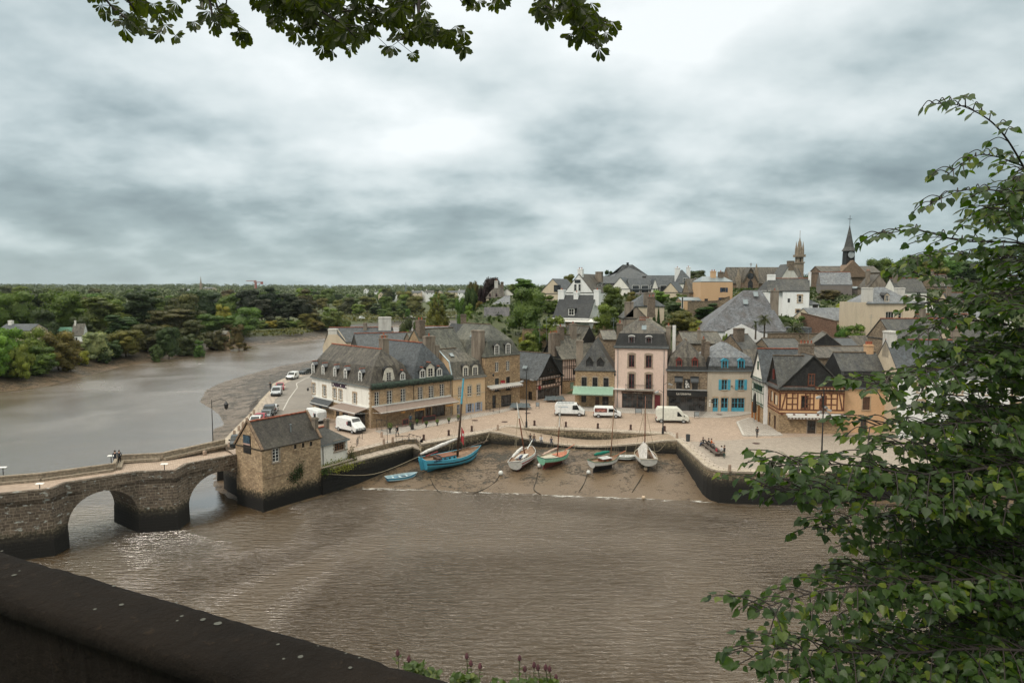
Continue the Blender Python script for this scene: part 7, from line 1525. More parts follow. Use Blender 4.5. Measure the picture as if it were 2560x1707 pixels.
def bez(pts,n):
	"""smooth polyline through pts"""
	out = []
	for i in range(len(pts) - 1):
		p0,p1,p2,p3 = pts[max(i - 1,0)],pts[i],pts[i + 1],pts[min(i + 2,len(pts) - 1)]
		for k in range(n): t_ = k / n; out.append(0.5 * ((2 * p1) + (p2 - p0) * t_ + (2 * p0 - 5 * p1 + 4 * p2 - p3) * t_ ** 2 + (3 * p1 - p0 - 3 * p2 + p3) * t_ ** 3))
	out.append(pts[-1]); return out
lt = empty('lime_tree',(5.6,5.2,14),0,'lime tree leaning in from the right with layered leafy branches','tree'); lo_ = lt.location.copy()
twm = MB(); items = []
def spray(poly,dens=1.0,size=.105,twl=.42,lvl=1):
	pl = bez(poly,7); tot = sum((b - a).length for a,b in zip(pl[:-1],pl[1:])); r0 = .004 + .0028 * tot
	twm.tube([q - lo_ for q in pl],[max(.003,r0 * (1 - .85 * i / len(pl))) for i in range(len(pl))],5,cap=False)
	s_ = 0.0; side = 1; nxt = .1
	for i in range(len(pl) - 1):
		a,b = pl[i],pl[i + 1]; d = b - a; Ln = d.length; d.normalize(); fr = i / len(pl)
		while s_ + Ln > nxt:
			q = a + d * (nxt - s_); side = -side; sd = Vector((-d.y,d.x,0)).normalized() * side
			if lvl == 1 and rf.random() < .62 and fr > .08:
				tl = twl * rf.uniform(.4,1.1) * (1.15 - .6 * fr); e = q + (d * .75 + sd * .75 + Vector((rf.uniform(-.3,.3),rf.uniform(-.3,.3),rf.uniform(-.38,.22)))).normalized() * tl; md = (q + e) / 2 + Vector((0,0,.03))
				spray([q,md,e],dens,size,twl,2)
			else:
				ax = (d * .5 + sd * rf.uniform(.4,1.0) + Vector((rf.uniform(-.35,.35),rf.uniform(-.35,.35),rf.uniform(-.75,.12) if rf.random() < .6 else rf.uniform(-.25,.15)))); nm = Vector((rf.gauss(0,.42),rf.gauss(-.15,.42),1)); sz = size * (rf.uniform(.5,1.0) + .45 * rf.random() ** 4)
				axn = ax.normalized(); items.append((q + axn * .025,ax,nm,sz))
			nxt += (.055 if lvl == 2 else .06) / dens * rf.uniform(.6,1.4)
		s_ += Ln
	items.append((pl[-1],d + Vector((0,0,-.3)),Vector((rf.gauss(0,.3),-.2,1)),size))
def PZ(x,y,d): return DP('Z',x,y,d)
BR_ = [([(2440,560),(2352,385),(2290,292),(2215,246),(2142,238)],4.3),([(2440,430),(2340,378),(2250,356),(2175,402)],4.6),([(2440,520),(2330,450),(2220,436),(2120,478)],4.4),([(2460,600),(2352,560),(2210,553),(2100,528),(2012,545)],4.2),([(2450,650),(2300,590),(2160,585),(2075,600)],4.9),
	   ([(2450,700),(2280,655),(2150,640),(2075,618)],5.4),([(2450,740),(2300,700),(2180,695),(2095,700)],4.8),([(2450,780),(2280,740),(2160,745),(2090,790)],4.4),([(2460,860),(2300,790),(2190,800),(2150,840)],5.2),([(2460,800),(2300,822),(2150,850),(2060,870),(2010,880),(1985,900)],4.0),
	   ([(2460,900),(2320,880),(2240,900),(2190,935)],4.7),([(2460,960),(2330,960),(2230,950),(2190,990)],4.9),([(2460,1060),(2300,975),(2160,975),(2050,970),(1985,985)],3.9),([(2460,1100),(2300,1040),(2170,1030),(2060,1020),(1980,1035)],4.3),([(2460,1040),(2300,1070),(2120,1090),(1980,1070),(1880,1065),(1770,1072)],3.7),
	   ([(2460,1120),(2250,1110),(2080,1105),(1930,1100),(1830,1118)],4.0),([(2460,1160),(2250,1140),(2060,1145),(1900,1130),(1750,1120)],3.6),([(2460,1220),(2250,1180),(2080,1180),(1950,1200),(1890,1215)],4.1),([(2460,1260),(2260,1230),(2100,1240),(1985,1250)],4.5),([(2460,1300),(2250,1290),(2080,1300),(1960,1310)],4.1),
	   ([(2460,1340),(2250,1330),(2080,1340),(1920,1350),(1800,1380),(1735,1405)],3.5),([(2460,1400),(2280,1390),(2120,1370),(1990,1380),(1880,1440)],3.8),([(2460,1450),(2280,1430),(2120,1440),(2020,1490)],4.2),([(2460,1500),(2250,1490),(2060,1500),(1900,1495),(1780,1490),(1695,1525)],3.4),
	   ([(2460,1560),(2260,1530),(2080,1530),(1930,1540),(1850,1560)],3.8),([(2460,1620),(2260,1580),(2080,1580),(1920,1590)],3.4)]
for bi,(pts_,d) in enumerate(BR_): n = len(pts_); spray([PZ(x,y,d + .55 * (1 - i / (n - 1))) for i,(x,y) in enumerate(pts_)],1.25 if bi < 4 else 2.2,.054,.20 if bi < 3 else (.30 if bi < 9 else .42))
for k in range(46):
	y = rf.uniform(640,1620); xt = rf.uniform(2110,2330) if y > 900 else rf.uniform(2190,2360); d = rf.uniform(4.2,6.2); spray([PZ(2470,y - rf.uniform(-60,70),d + .4),PZ((2470 + xt) / 2,y - rf.uniform(0,25),d + .2),PZ(xt,y + rf.uniform(-20,40),d)],2.1,.054)
for k in range(9):
	y = rf.uniform(1180,1600); xt = rf.uniform(1980,2150); d = rf.uniform(4.2,5.6); spray([PZ(2400,y - rf.uniform(0,60),d + .4),PZ((2400 + xt) / 2,y - rf.uniform(0,25),d + .2),PZ(xt,y + rf.uniform(0,40),d)],1.9,.057)
for k in range(16):
	y = rf.uniform(400,720); xt = rf.uniform(2235,2345); d = rf.uniform(4.2,5.6); spray([PZ(2450,y - rf.uniform(0,50),d + .4),PZ((2450 + xt) / 2,y - rf.uniform(0,20),d + .2),PZ(xt,y + rf.uniform(0,35),d)],1.7,.055,.28)
for k in range(44):
	z = rf.uniform(6.5,13); a_ = rf.uniform(-1.7,1.9); l_ = rf.uniform(1.0,2.6) * (1.1 - (z - 6) / 12); b0_ = lo_ + Vector((0,-.1,z - .4)); e = b0_ + Vector((math.cos(a_) * l_,math.sin(a_) * l_,.5)); spray([b0_,(b0_ + e) / 2 + Vector((0,0,.2)),e],1.5,.06,.5)
tb = MB(); tb.tube([(0,0,0),(.1,-.1,5),(.0,-.2,9),(-.2,0,13)],[.3,.26,.2,.06],10)
for k in range(26):
	y = 380 + k * 48; e = PZ(2455,y,rf.uniform(4.3,5.6)) - lo_; tb.tube([(0,-.1,e.z - .8),tuple((Vector((0,-.1,e.z - .8)) + e) / 2 + Vector((0,0,.12))),tuple(e)],[.05,.028,.010],6,cap=False)
tb.build('trunk',M_twig,lt,smooth=True); twm.build('twigs',M_twig,lt,smooth=True)
items = [(q[0] - lo_,q[1],q[2],q[3]) for q in items]; print('lime leaves',len(items))
o = bpy.data.objects.new('crown',lime_leaf_mesh(items,M_lime,'crown')); COL.objects.link(o); o.parent = lt
# horse chestnut overhead
ct = empty('chestnut_tree',(-3.5,-6.0,14),0,'horse chestnut whose drooping leaf fans hang in along the top edge','tree'); co_ = ct.location.copy(); cb = MB(); citems = []
def fan(q,sz,hang):
	nl = rf.choice((5,5,7)); f = Vector((rf.uniform(-.7,.7),rf.uniform(-.8,.3),-hang)).normalized(); sd = f.cross(Vector((rf.uniform(-.3,.3),1,.2))).normalized()
	for k in range(nl): a_ = (k - (nl - 1) / 2) * .52; ax = f * math.cos(a_) + sd * math.sin(a_); nm = f.cross(sd) + Vector((rf.gauss(0,.3),rf.gauss(0,.3),rf.gauss(0,.3))); citems.append((q - co_,ax,nm,sz * (1 - .10 * abs(k - (nl - 1) / 2)) * rf.uniform(.85,1.1)))
CS = [([(250,-60),(285,5),(330,45),(357,72)],.9),([(230,-60),(262,5)],.5),([(330,-60),(375,10),(410,50),(422,85)],.9),([(300,-50),(345,15),(362,40)],.6),([(425,-60),(440,5)],.7),([(500,-60),(505,-5)],.7),([(540,-60),(560,20),(590,45),(602,55)],1),([(530,-60),(545,30),(552,55)],.9),([(585,-60),(582,10)],.7),
	  ([(650,-60),(690,20),(720,45)],1.1),([(680,-60),(720,0),(770,60),(800,90)],1.2),([(700,-50),(760,20),(830,80),(860,110)],1.2),([(760,-50),(810,20),(870,60),(900,90)],1.2),([(800,-50),(860,10),(920,50),(950,85)],1.2),([(880,-50),(930,0),(980,30),(1000,45)],1.1),([(640,-50),(700,-5),(760,15),(850,30),(940,20)],1.1),([(950,-50),(1010,-5),(1030,10)],.9),([(780,-30),(820,50),(845,95)],1.0),
	  ([(1045,-60),(1062,40),(1050,75),(1010,105)],1.1),([(1062,40),(1100,75),(1130,95),(1165,112)],1.2),([(1050,40),(1085,85),(1095,110)],1.1),([(1160,-60),(1178,-5),(1200,15)],.8),([(1140,-40),(1170,5)],.5),([(1240,-60),(1255,-8)],.6),([(1280,-60),(1290,-10)],.5),([(1330,-60),(1370,5),(1395,25)],1),([(1370,-60),(1420,10),(1450,30),(1480,60),(1490,95)],1.2),([(1440,-40),(1480,30),(1520,45),(1535,60)],1.1),([(1450,20),(1470,60),(1490,110)],1.1),([(1400,10),(1395,35)],.7)]
for pts_,dn in CS:
	d = rf.uniform(6.0,7.4); pl = bez([DP('s',x - 16,y,d + .3 * rf.random()) for x,y in pts_],6); cb.tube([q - co_ for q in pl],[.012 * (1 - .8 * i / len(pl)) + .002 for i in range(len(pl))],5,cap=False)
	L_ = sum((b - a).length for a,b in zip(pl[:-1],pl[1:])); nf_ = max(3,int(L_ / .046 * dn))
	for k in range(nf_): i = min(len(pl) - 2,int((k + rf.random()) / nf_ * (len(pl) - 1))); q = pl[i].lerp(pl[i + 1],rf.random()); st = q + Vector((rf.uniform(-.13,.13),rf.uniform(-.25,.25),rf.uniform(-.07,.09))); cb.tube([q - co_,st - co_],.003,3,cap=False); fan(st,rf.uniform(.085,.145),rf.uniform(.3,1.3))
	up = pl[0] + Vector((0,.2,.5)); cb.tube([pl[0] - co_,up - co_,Vector((up.x - co_.x,9.4,13.3))],[.014,.02,.03],5,cap=False)
cb.build('twigs',M_twig,ct,smooth=True); mb = MB(); mb.tube([(0,0,-2),(.2,0,6),(.6,2,11),(1.0,9.2,13.4),(6.5,9.6,13.5)],[.42,.34,.25,.10,.04],10); mb.build('trunk',M_twig,ct,smooth=True)
o = bpy.data.objects.new('crown',lime_leaf_mesh(citems,M_ches,'crown','ches')); COL.objects.link(o); o.parent = ct
# valerian on the wall foot at the bottom edge
def flower(x,yt,yb,Y):
	a,b = DP('s',x + rf.uniform(-6,6),yb,Y),DP('s',x,yt,Y); root = empty('wild_flower',a,0,None,'wild flower','wild flowers at the foot of the parapet'); b = b - a; mb = MB(); mb.tube([(0,0,-.25),tuple(b * .5 + Vector((.005,0,0))),tuple(b)],[.004,.003,.002],4)
	mb.build('stem',plain('stem_green',(.05,.075,.02),.7),root); mb = MB(); mb.lathe([(.004,0),(.014,.012),(.011,.03),(.003,.045)],b - Vector((0,0,.02)),6); mb.build('flower_head',plain('faded_purple',(.10,.035,.045),.8),root)
	it = [(b * (k / 7) + Vector((0,0,.0)),Vector((math.cos(k * 2.4),math.sin(k * 2.4),.5)),Vector((0,0,1)),.05 * (1.1 - k / 9)) for k in range(1,7)]; o = bpy.data.objects.new('leaves',lime_leaf_mesh(it,M_lime2,'leaves','ches')); COL.objects.link(o); o.parent = root; return root
M_lime2 = near_leafmat('weed_leaf',(.05,.085,.02),(.07,.11,.025),(.13,.16,.03),.3)
for k,(x,yt,yb,lb) in enumerate(((994,1632,1660,'leftmost small purple flower on the parapet edge'),(1022,1647,1675,'second purple flower from the left on the parapet edge'),(1167,1640,1715,'tall purple flower left of the pale rock'),(1177,1658,1715,'shorter purple flower beside the tall one'),(1200,1665,1720,'purple flower right above the pale rock'),(1299,1645,1730,'tallest purple flower of the right clump'),
									(1312,1672,1730,'low purple flower in the right clump'),(1335,1662,1730,'thin purple flower in the middle of the right clump'),(1345,1668,1730,'broad purple flower in the middle of the right clump'),(1364,1668,1730,'purple flower right of the clump middle'),(1374,1672,1730,'rightmost tall purple flower'),(1390,1693,1730,'small green bud at the right end of the clump'))): flower(x,yt,yb,4.3)['label'] = lb
it = []
for k in range(420):
	x = rf.choice((rf.uniform(1010,1100),rf.uniform(1130,1190),rf.uniform(1220,1400))); q = DP('s',x,1706 - rf.random() ** 2 * (30 if x < 1100 else 18) + (12 if x > 1200 else 0) - (18 if x < 1060 else 0),4.3 + rf.uniform(-.1,.1)); it.append((q,Vector((rf.uniform(-1,1),rf.uniform(-1,1),rf.uniform(0,1))),Vector((rf.gauss(0,.4),-.4,1)),rf.uniform(.02,.045)))
o = bpy.data.objects.new('low_weeds',lime_leaf_mesh(it,M_lime2,'low_weeds')); COL.objects.link(o); tag(o,'low green weeds growing along the foot of the parapet','weeds',kind='stuff')
mb = MB(); q = DP('s',1165,1728,4.2); mb.lathe([(.10,-.1),(.13,.0),(.11,.03),(.05,.045)],q,9); o = mb.build('rock',plain('pale_rock',(.34,.31,.26),.9),smooth=True); tag(o,'pale rock at the end of the dark parapet','rock')
# ================================================================ boats on the mud
C_ = lambda n,c,r=.5: plain('paint_' + n,c,r,var=.07)
M_rope = plain('rope',(.30,.25,.17),.9); M_deck = plain('teak_deck',(.26,.16,.10),.7,var=.2); M_mast = plain('varnished_mast',(.17,.055,.025),.5); M_sail = plain('sail_cover',(.62,.60,.58),.85,var=.15)
def hull(root,L,B,D,cols,st=.55,sheer=.30,dk=.30,keel=.45,cut=.0,name='hull',open_=False,deckm=None,rise=.0):
	"""stern at x=0, bow at x=L; cols = (topsides, stripe, bottom, rail)"""
	N = 16; f = lambda t: (st + (1 - st) * math.sin(min(1,t / .5) * math.pi / 2)) if t < .5 else math.cos((t - .5) / .5 * math.pi / 2) ** .75
	zs = lambda t: D * (1 + sheer * (max(0,t - .45) / .55) ** 2 + sheer * .35 * (max(0,.45 - t) / .45) ** 2); zk = lambda t: keel + (D - keel) * .55 * max(0,(t - .72) / .28) ** 2 + rise * max(0,(.3 - t) / .3) ** 2
	sec = ((0,0),(.45,.08),(.80,.28),(.93,.46),(.965,.58),(.985,.72),(1.0,1.0)); mats = (2,2,2,0,1,0); mb = MB(); X = lambda t,k: L * t + (.10 * L * (k - .6) * max(0,(t - .85) / .15) if t > .85 else -.05 * L * (k - .3) * max(0,(.1 - t) / .1))
	for sg in (-1,1):
		rows = [[(X(i / N,k),sg * b * B / 2 * f(i / N) + (0 if b else sg * .02),zk(i / N) + (zs(i / N) - zk(i / N)) * k) for i in range(N + 1)] for b,k in sec]
		for r in range(6): mb.grid([rows[r],rows[r + 1]] if sg > 0 else [rows[r + 1],rows[r]],mats[r])
	t0 = [(X(0,k),sg * b * B / 2 * f(0),zk(0) + (zs(0) - zk(0)) * k) for sg,seq in ((1,sec),(-1,sec[::-1])) for b,k in seq]; mb.poly(t0,0)
	mb.box(.05 * L,-.05,0,.78 * L,.05,keel + .05,2,.03 * L,0); mb.build(name,[cols[0],cols[1],cols[2]],root,smooth=False)
	mb = MB(); rr = [(X(i / N,1),B / 2 * f(i / N),zs(i / N)) for i in range(N + 1)]
	for sg in (-1,1): mb.tube([(a,sg * b,c) for a,b,c in rr],.045,6)
	mb.tube([(rr[0][0],-rr[0][1],rr[0][2]),(rr[0][0],rr[0][1],rr[0][2])],.05,6); mb.build('rail',cols[3],root,smooth=True)
	mb = MB(); dz = lambda t: zs(t) - dk; k_ = .94
	mb.grid([[(L * i / N * .99 + .02,sg * B / 2 * f(i / N) * k_,dz(i / N)) for i in range(N + 1)] for sg in (-1,1)])
	for sg in (-1,1): mb.grid([[(X(i / N,1) * .99,sg * B / 2 * f(i / N) * .96,zs(i / N) - .01) for i in range(N + 1)],[(L * i / N * .99 + .02,sg * B / 2 * f(i / N) * k_,dz(i / N)) for i in range(N + 1)]])
	mb.build('interior' if open_ else 'deck',deckm or M_deck,root); return zs,f
def rig(root,x,z0,h,r,mat,L,B,D,lean=0,top=None,stays=True,lx=0):
	e = Vector((x + lx,lean,z0 + h)); mb = MB(); mb.tube([(x,0,z0),tuple(Vector((x,0,z0)).lerp(e,.5)),tuple(e)],[r,r * .85,r * .5],8); m = mb.build('mast',mat,root,smooth=True)
	if top: mb = MB(); q = Vector((x,0,z0)); mb.tube([tuple(q.lerp(e,1 - top[0])),tuple(q.lerp(e,1.0)),],[r * .9,r * .62],8); mb.build('mast_top',top[1],m)
	if stays:
		mb = MB()
		for q in ((L * 1.0,0,D * 1.25),(L * .03,0,D * 1.05),(x - .3,B / 2,D),(x - .3,-B / 2,D),(x + .2,B / 2,D),(x + .2,-B / 2,D)): mb.tube([q,tuple(Vector((x,0,z0)).lerp(e,.82 if q[0] != L else .92))],.018,3,cap=False)
		mb.build('rigging',M_rope,root)
def roll(root,a,b,r,mat,name='furled_sail',sag=.0):
	a,b = Vector(a),Vector(b); rb = random.Random(4); n = 14; mb = MB(); mb.tube([a.lerp(b,k / n) + Vector((0,rb.uniform(-.03,.03),-sag * math.sin(math.pi * k / n) + rb.uniform(-.02,.02))) for k in range(n + 1)],[r * (.45 + .6 * math.sin(math.pi * (.12 + .8 * k / n))) * rb.uniform(.88,1.12) for k in range(n + 1)],8); mb.build(name,mat,root,smooth=True)
	mb = MB(); mb.tube([a - (b - a).normalized() * .3,b],.05,6); mb.build('boom',M_mast,root)
def boat(x,y,rz,label,roll_=0,name='sailing_boat',cat='boat',grp='boats lying on the harbour mud',dz=0):
	r = empty(name,(x,y,TZ(x,y) - .06 + dz),rz,label,cat,grp); r.rotation_euler = (R(roll_),0,rz); return r
def cabin(root,x0,x1,w,z0,h,side,roof,tp=.1):
	mb = MB(); mb.box(x0,-w / 2,z0,x1,w / 2,z0 + h,0,tp,tp); c = mb.build('cabin',side,root); mb = MB(); mb.box(x0 - .02,-w / 2 + .02,z0 + h,x1 + .02,w / 2 - .02,z0 + h + .07); mb.build('cabin_roof',roof,c)
	mb = MB(); n = max(2,int((x1 - x0) / .7))
	for k in range(n):
		for sg in (-1,1): xx = x0 + (x1 - x0) * (k + .5) / n; mb.box(xx - .14,sg * (w / 2 - .03) - .03,z0 + h * .4,xx + .14,sg * (w / 2 - .03) + .03,z0 + h * .75)
	mb.build('portholes',M_black,c)
def legs(root,x,w,h):
	for sg in (-1,1): mb = MB(); mb.tube([(x,sg * w,h),(x,sg * w * 1.03,.0)],.055,6); mb.build('leg',plain('leg_wood',(.20,.15,.10),.8),root)
cy = C_('cyan',(.085,.40,.56)); cyd = C_('blue',(.04,.22,.40)); rust = C_('oxide',(.20,.06,.045),.8)
b = boat(-12.6,96.0,R(38.5),'large sky blue wooden sailing ship with dark stripe, tall mast and furled pale sail',3); L,B,D = 9.6,3.7,1.85
zs,f = hull(b,L,B,D,(cy,M_black,cy,cy),.6,.42,.35,.4); cabin(b,2.6,5.0,1.8,D - .35,.6,cy,C_('cabin_brown',(.24,.09,.045))); mb = MB(); mb.box(1.9,-.7,D - .4,2.58,.7,D + .15); mb.build('hatch',C_('cabin_dark',(.10,.05,.035)),b)
rig(b,5.7,D - .3,11.6,.19,plain('old_mast',(.085,.055,.038),.7),L,B,D,0,(.32,cy),lx=.75); roll(b,(-.5,.25,D + .95),(5.5,0,D + 2.4),.26,M_sail); mb = MB(); mb.tube([(4.8,-.5,D + .7),(11.2,-.1,D + 1.35)],.1,7); mb.build('bowsprit',plain('old_mast',(.085,.055,.038),.7),b)
mb = MB(); mb.tube([(.3,.15,D + .55),(2.6,.6,D + .75)],.09,6); mb.build('tiller',C_('red',(.30,.03,.03)),b); mb = MB(); mb.poly([(-.55,-.04,.5),(.1,-.04,.5),(-.3,-.04,D + .5),(-1.0,-.04,D + .4)]); mb.poly([(-1.0,.04,D + .4),(-.3,.04,D + .5),(.1,.04,.5),(-.55,.04,.5)]); mb.build('rudder',cy,b); legs(b,5.9,1.5,1.9)
M_ = Matrix(((1,0,0,1.9),(0,0,-1,-1.5),(0,1,0,1.93),(0,0,0,1))); text('INDOMPTABLE',.34,plain('navy_lettering',(.02,.05,.10),.5),b,M_,ext=.06)
mb = MB(); fl_ = [[(6.22 + .02 * j,-.05 - .05 * math.sin(j * 1.6 + i) - .12 * j,6.0 - i * .42 - j * .12) for j in range(6)] for i in range(6)]; mb.grid(fl_); mb.build('flag',C_('flag_red',(.45,.02,.04),.8),b); mb = MB(); mb.box(6.24,-.62,4.7,6.30,-.30,5.05); mb.build('flag_emblem',M_white(),b)
wh = C_('white',(.66,.66,.64)); nv = C_('navy',(.03,.04,.09))
b = boat(.7,95.3,R(73),'white sailing boat with red topside stripe and furled white sail, stern towards the water',-9); L,B,D = 8.6,3.3,1.7; zs,f = hull(b,L,B,D,(wh,C_('red',(.42,.02,.03)),rust,wh),.62,.22,.22,.5); cabin(b,2.0,4.6,1.5,D - .3,.3,wh,wh,.15)
rig(b,4.9,D - .2,8.0,.11,M_mast,L,B,D,0,(.3,M_white())); roll(b,(.6,.55,D + .55),(4.7,.1,D + 1.1),.23,M_sail); mb = MB(); mb.tube([(6.6,0,D + .35),(9.7,0,D + 1.0)],.08,6); mb.build('bowsprit',wh,b); roll(b,(1.4,-.2,D + .12),(3.4,-.1,D + .16),.17,nv,'rolled_cover'); legs(b,4.4,1.35,1.7)
mint = C_('mint',(.26,.58,.42)); b = boat(4.2,96.2,R(42),'small mint green sailing boat with reddish bottom and orange deck',3); L,B,D = 5.6,2.6,1.8; zs,f = hull(b,L,B,D,(mint,mint,rust,C_('dark_green',(.02,.07,.07))),.62,.2,.22,.75,deckm=C_('cream',(.50,.46,.36)))
mb = MB(); mb.poly([(2.9,-.98,D - .15),(4.3,-.7,D - .04),(5.2,-.1,D + .2),(5.2,.1,D + .2),(4.3,.7,D - .04),(2.9,.98,D - .15)]); mb.build('foredeck',C_('orange',(.42,.13,.06)),b); rig(b,3.2,D - .3,7.6,.08,M_mast,L,B,D,lx=.2,top=(.42,M_white())); roll(b,(.1,0,D + .45),(3.1,0,D + 1.0),.17,plain('pink_sail',(.50,.36,.29),.85)); mb = MB(); mb.tube([(4.6,0,D + .3),(6.8,0,D + .95)],.06,6); mb.build('bowsprit',C_('orange',(.42,.13,.06)),b); legs(b,3.4,1.12,1.5)
b = boat(11.2,94.7,R(33),'small white sailing boat with green rail, varnished cabin and green furled sail',2); L,B,D = 5.0,2.35,1.7; hull(b,L,B,D,(wh,wh,M_dark(),C_('green',(.03,.12,.06))),.7,.25,.2,.8); cabin(b,1.6,3.3,1.2,D - .2,.42,M_mast,wh,.1); rig(b,3.5,D - .2,8.3,.08,plain('pale_mast',(.28,.15,.09),.5),L,B,D,lx=.35); roll(b,(.5,.1,D + .95),(3.2,0,D + 1.05),.24,C_('sail_green',(.0,.16,.11),.8)); mb = MB(); mb.tube([(4.3,0,D + .2),(6.3,0,D + .75)],.06,6); mb.build('bowsprit',C_('orange',(.42,.13,.06)),b); legs(b,3.3,1.0,1.4)
b = boat(19.2,94.3,R(88),'white boat under a pale tent cover, stern towards the water',0); L,B,D = 6.4,3.0,2.1; hull(b,L,B,D,(wh,wh,M_dark(),C_('cream',(.50,.46,.36))),.8,.15,.25,1.1); rig(b,3.6,D - .2,8.6,.09,M_mast,L,B,D); legs(b,1.6,1.42,1.8)
mb = MB(); A_ = [(-.1,-1.15,D + .1),(-.1,1.2,D + .1)]; T1,T2 = (1.2,0,D + 1.75),(4.6,0,D + 1.6); mb.poly([(.2,1.25,D + .1),T1,T2,(5.2,.8,D + .3)]); mb.poly([(.2,-1.2,D + .1),(5.2,-.8,D + .3),T2,T1]); mb.poly([(.2,1.25,D + .1),(0,.25,D + .15),T1]); mb.poly([(.2,-1.2,D + .1),T1,(.1,-.75,D + .15)]); mb.build('tent_cover',plain('tent_canvas',(.52,.49,.46),.9,var=.15),b)
def dinghy(x,y,rz,L,B,D,co,inn,label):
	b = boat(x,y,rz,label,name='rowing_boat'); hull(b,L,B,D,co,.7,.25,D * .62,.08,open_=True,deckm=inn); mb = MB()
	for k in (.22,.45,.68): mb.box(L * k - .12,-B * .42,D * .72,L * k + .12,B * .42,D * .78)
	mb.build('thwart',inn,b); return b
dinghy(-17.3,92.9,R(30),4.3,1.8,.65,(cyd,cy,cyd,C_('pale_blue',(.45,.58,.62))),C_('pale_blue',(.40,.56,.62)),'bright blue rowing boat lying by the weedy quay wall'); dinghy(15.4,99.6,R(-3),3.2,1.3,.6,(wh,C_('green',(.03,.12,.06)),nv,wh),wh,'white rowing boat with green stripe between the sailing boats'); dinghy(3.9,100.2,R(-25),2.6,1.2,.55,(wh,wh,nv,wh),wh,'small white tender squeezed between the red striped and mint boats')
for c,x,y,r_,m_,lb in (('I',1358,655,.34,wh,'white mooring buoy left of the red striped boat'),('I',1782,600,.34,wh,'white mooring buoy between the red striped and mint boats'),('P',262,935,.30,wh,'white mooring buoy below the green railed boat'),('P',1468,905,.32,C_('cream_buoy',(.55,.42,.30)),'cream mooring buoy under the tent covered boat'),('P',765,735,.22,C_('red',(.42,.03,.03)),'small red buoy left of the white rowing boat'),('J',847,800,.26,C_('cream_buoy',(.55,.42,.30)),'cream buoy at the water edge')):
	q = G(c,x,y + 6,-3.6); z = max(TZ(q.x,q.y),WZ); root = empty('mooring_buoy',(q.x,q.y,z),0,lb,'buoy','mooring buoys on the mud'); mb = MB(); mb.lathe([(r_ * math.sin(a),r_ * (1 - math.cos(a))) for a in [math.pi * k / 8 for k in range(9)]],(0,0,0),12); mb.build('float',m_,root,smooth=True); mb = MB(); mb.tube([(0,0,2 * r_),(0,0,2 * r_ + .1)],.03,5); mb.build('ring',M_dark(),root)
def rope(pts,r,lab,m=None,nm='mooring_line',cat='rope'): mb = MB(); mb.tube(bez([Vector(q) for q in pts],6),r,5); o = mb.build(nm,m or M_rope,None); tag(o,lab,cat,'mooring lines of the harbour')
def mud(c,x,y,o=.03): q = G(c,x,y,-3.8); return Vector((q.x,q.y,max(TZ(q.x,q.y),WZ - .05) + o))
wd = plain('weedy_chain',(.03,.024,.016),.8)
for pts,lb in (((('I',1350,670),('I',1290,730),('I',1170,785),('I',1050,818)),'weedy chain from the left buoy to the water'),((('I',1765,660),('I',1740,730),('I',1720,790),('I',1790,828)),'weedy chain from the buoy beside the mint boat'),((('P',230,980),('P',180,1090),('P',70,1225)),'weedy chain below the green railed boat'),((('P',1410,990),('P',1300,1120),('P',1180,1250)),'weedy chain below the tent covered boat'),((('I',590,690),('I',650,770),('I',720,822)),'weedy chain below the large blue ship')): rope([mud(*q) for q in pts],.06,lb,wd,'mooring_chain','chain')
b0 = Vector((-13.2,95.4,-.9)); rope([b0,b0.lerp(Vector((-24.5,87.8,-1.3)),.5) + Vector((0,0,-1.3)),(-24.3,87.6,-1.3)],.035,'long rope sagging from the blue ship stern along the weedy wall'); rope([(-5.2,101.8,.3),(-4.3,104,-.9),(-3.6,107.9,-.1)],.03,'rope from the blue ship bow to the quay corner'); rope([b0 + Vector((.3,.4,.1)),(-13.5,98.4,.1)],.03,'short rope from the blue ship stern up to the quay'); rope([(8.6,101,-1.0),(9.4,103.2,-2),(10.0,105.2,-1.4)],.025,'rope from the mint boat bow to the slipway'); rope([(16.3,98.2,-1.2),(17,101,-2.3),(17.6,103.5,-1.2)],.025,'rope from the green railed boat to the slipway'); rope([(19.8,100.5,-1.0),(22,101.4,-1.6),(23.6,102.3,-.2)],.025,'rope from the tent covered boat to the quay')
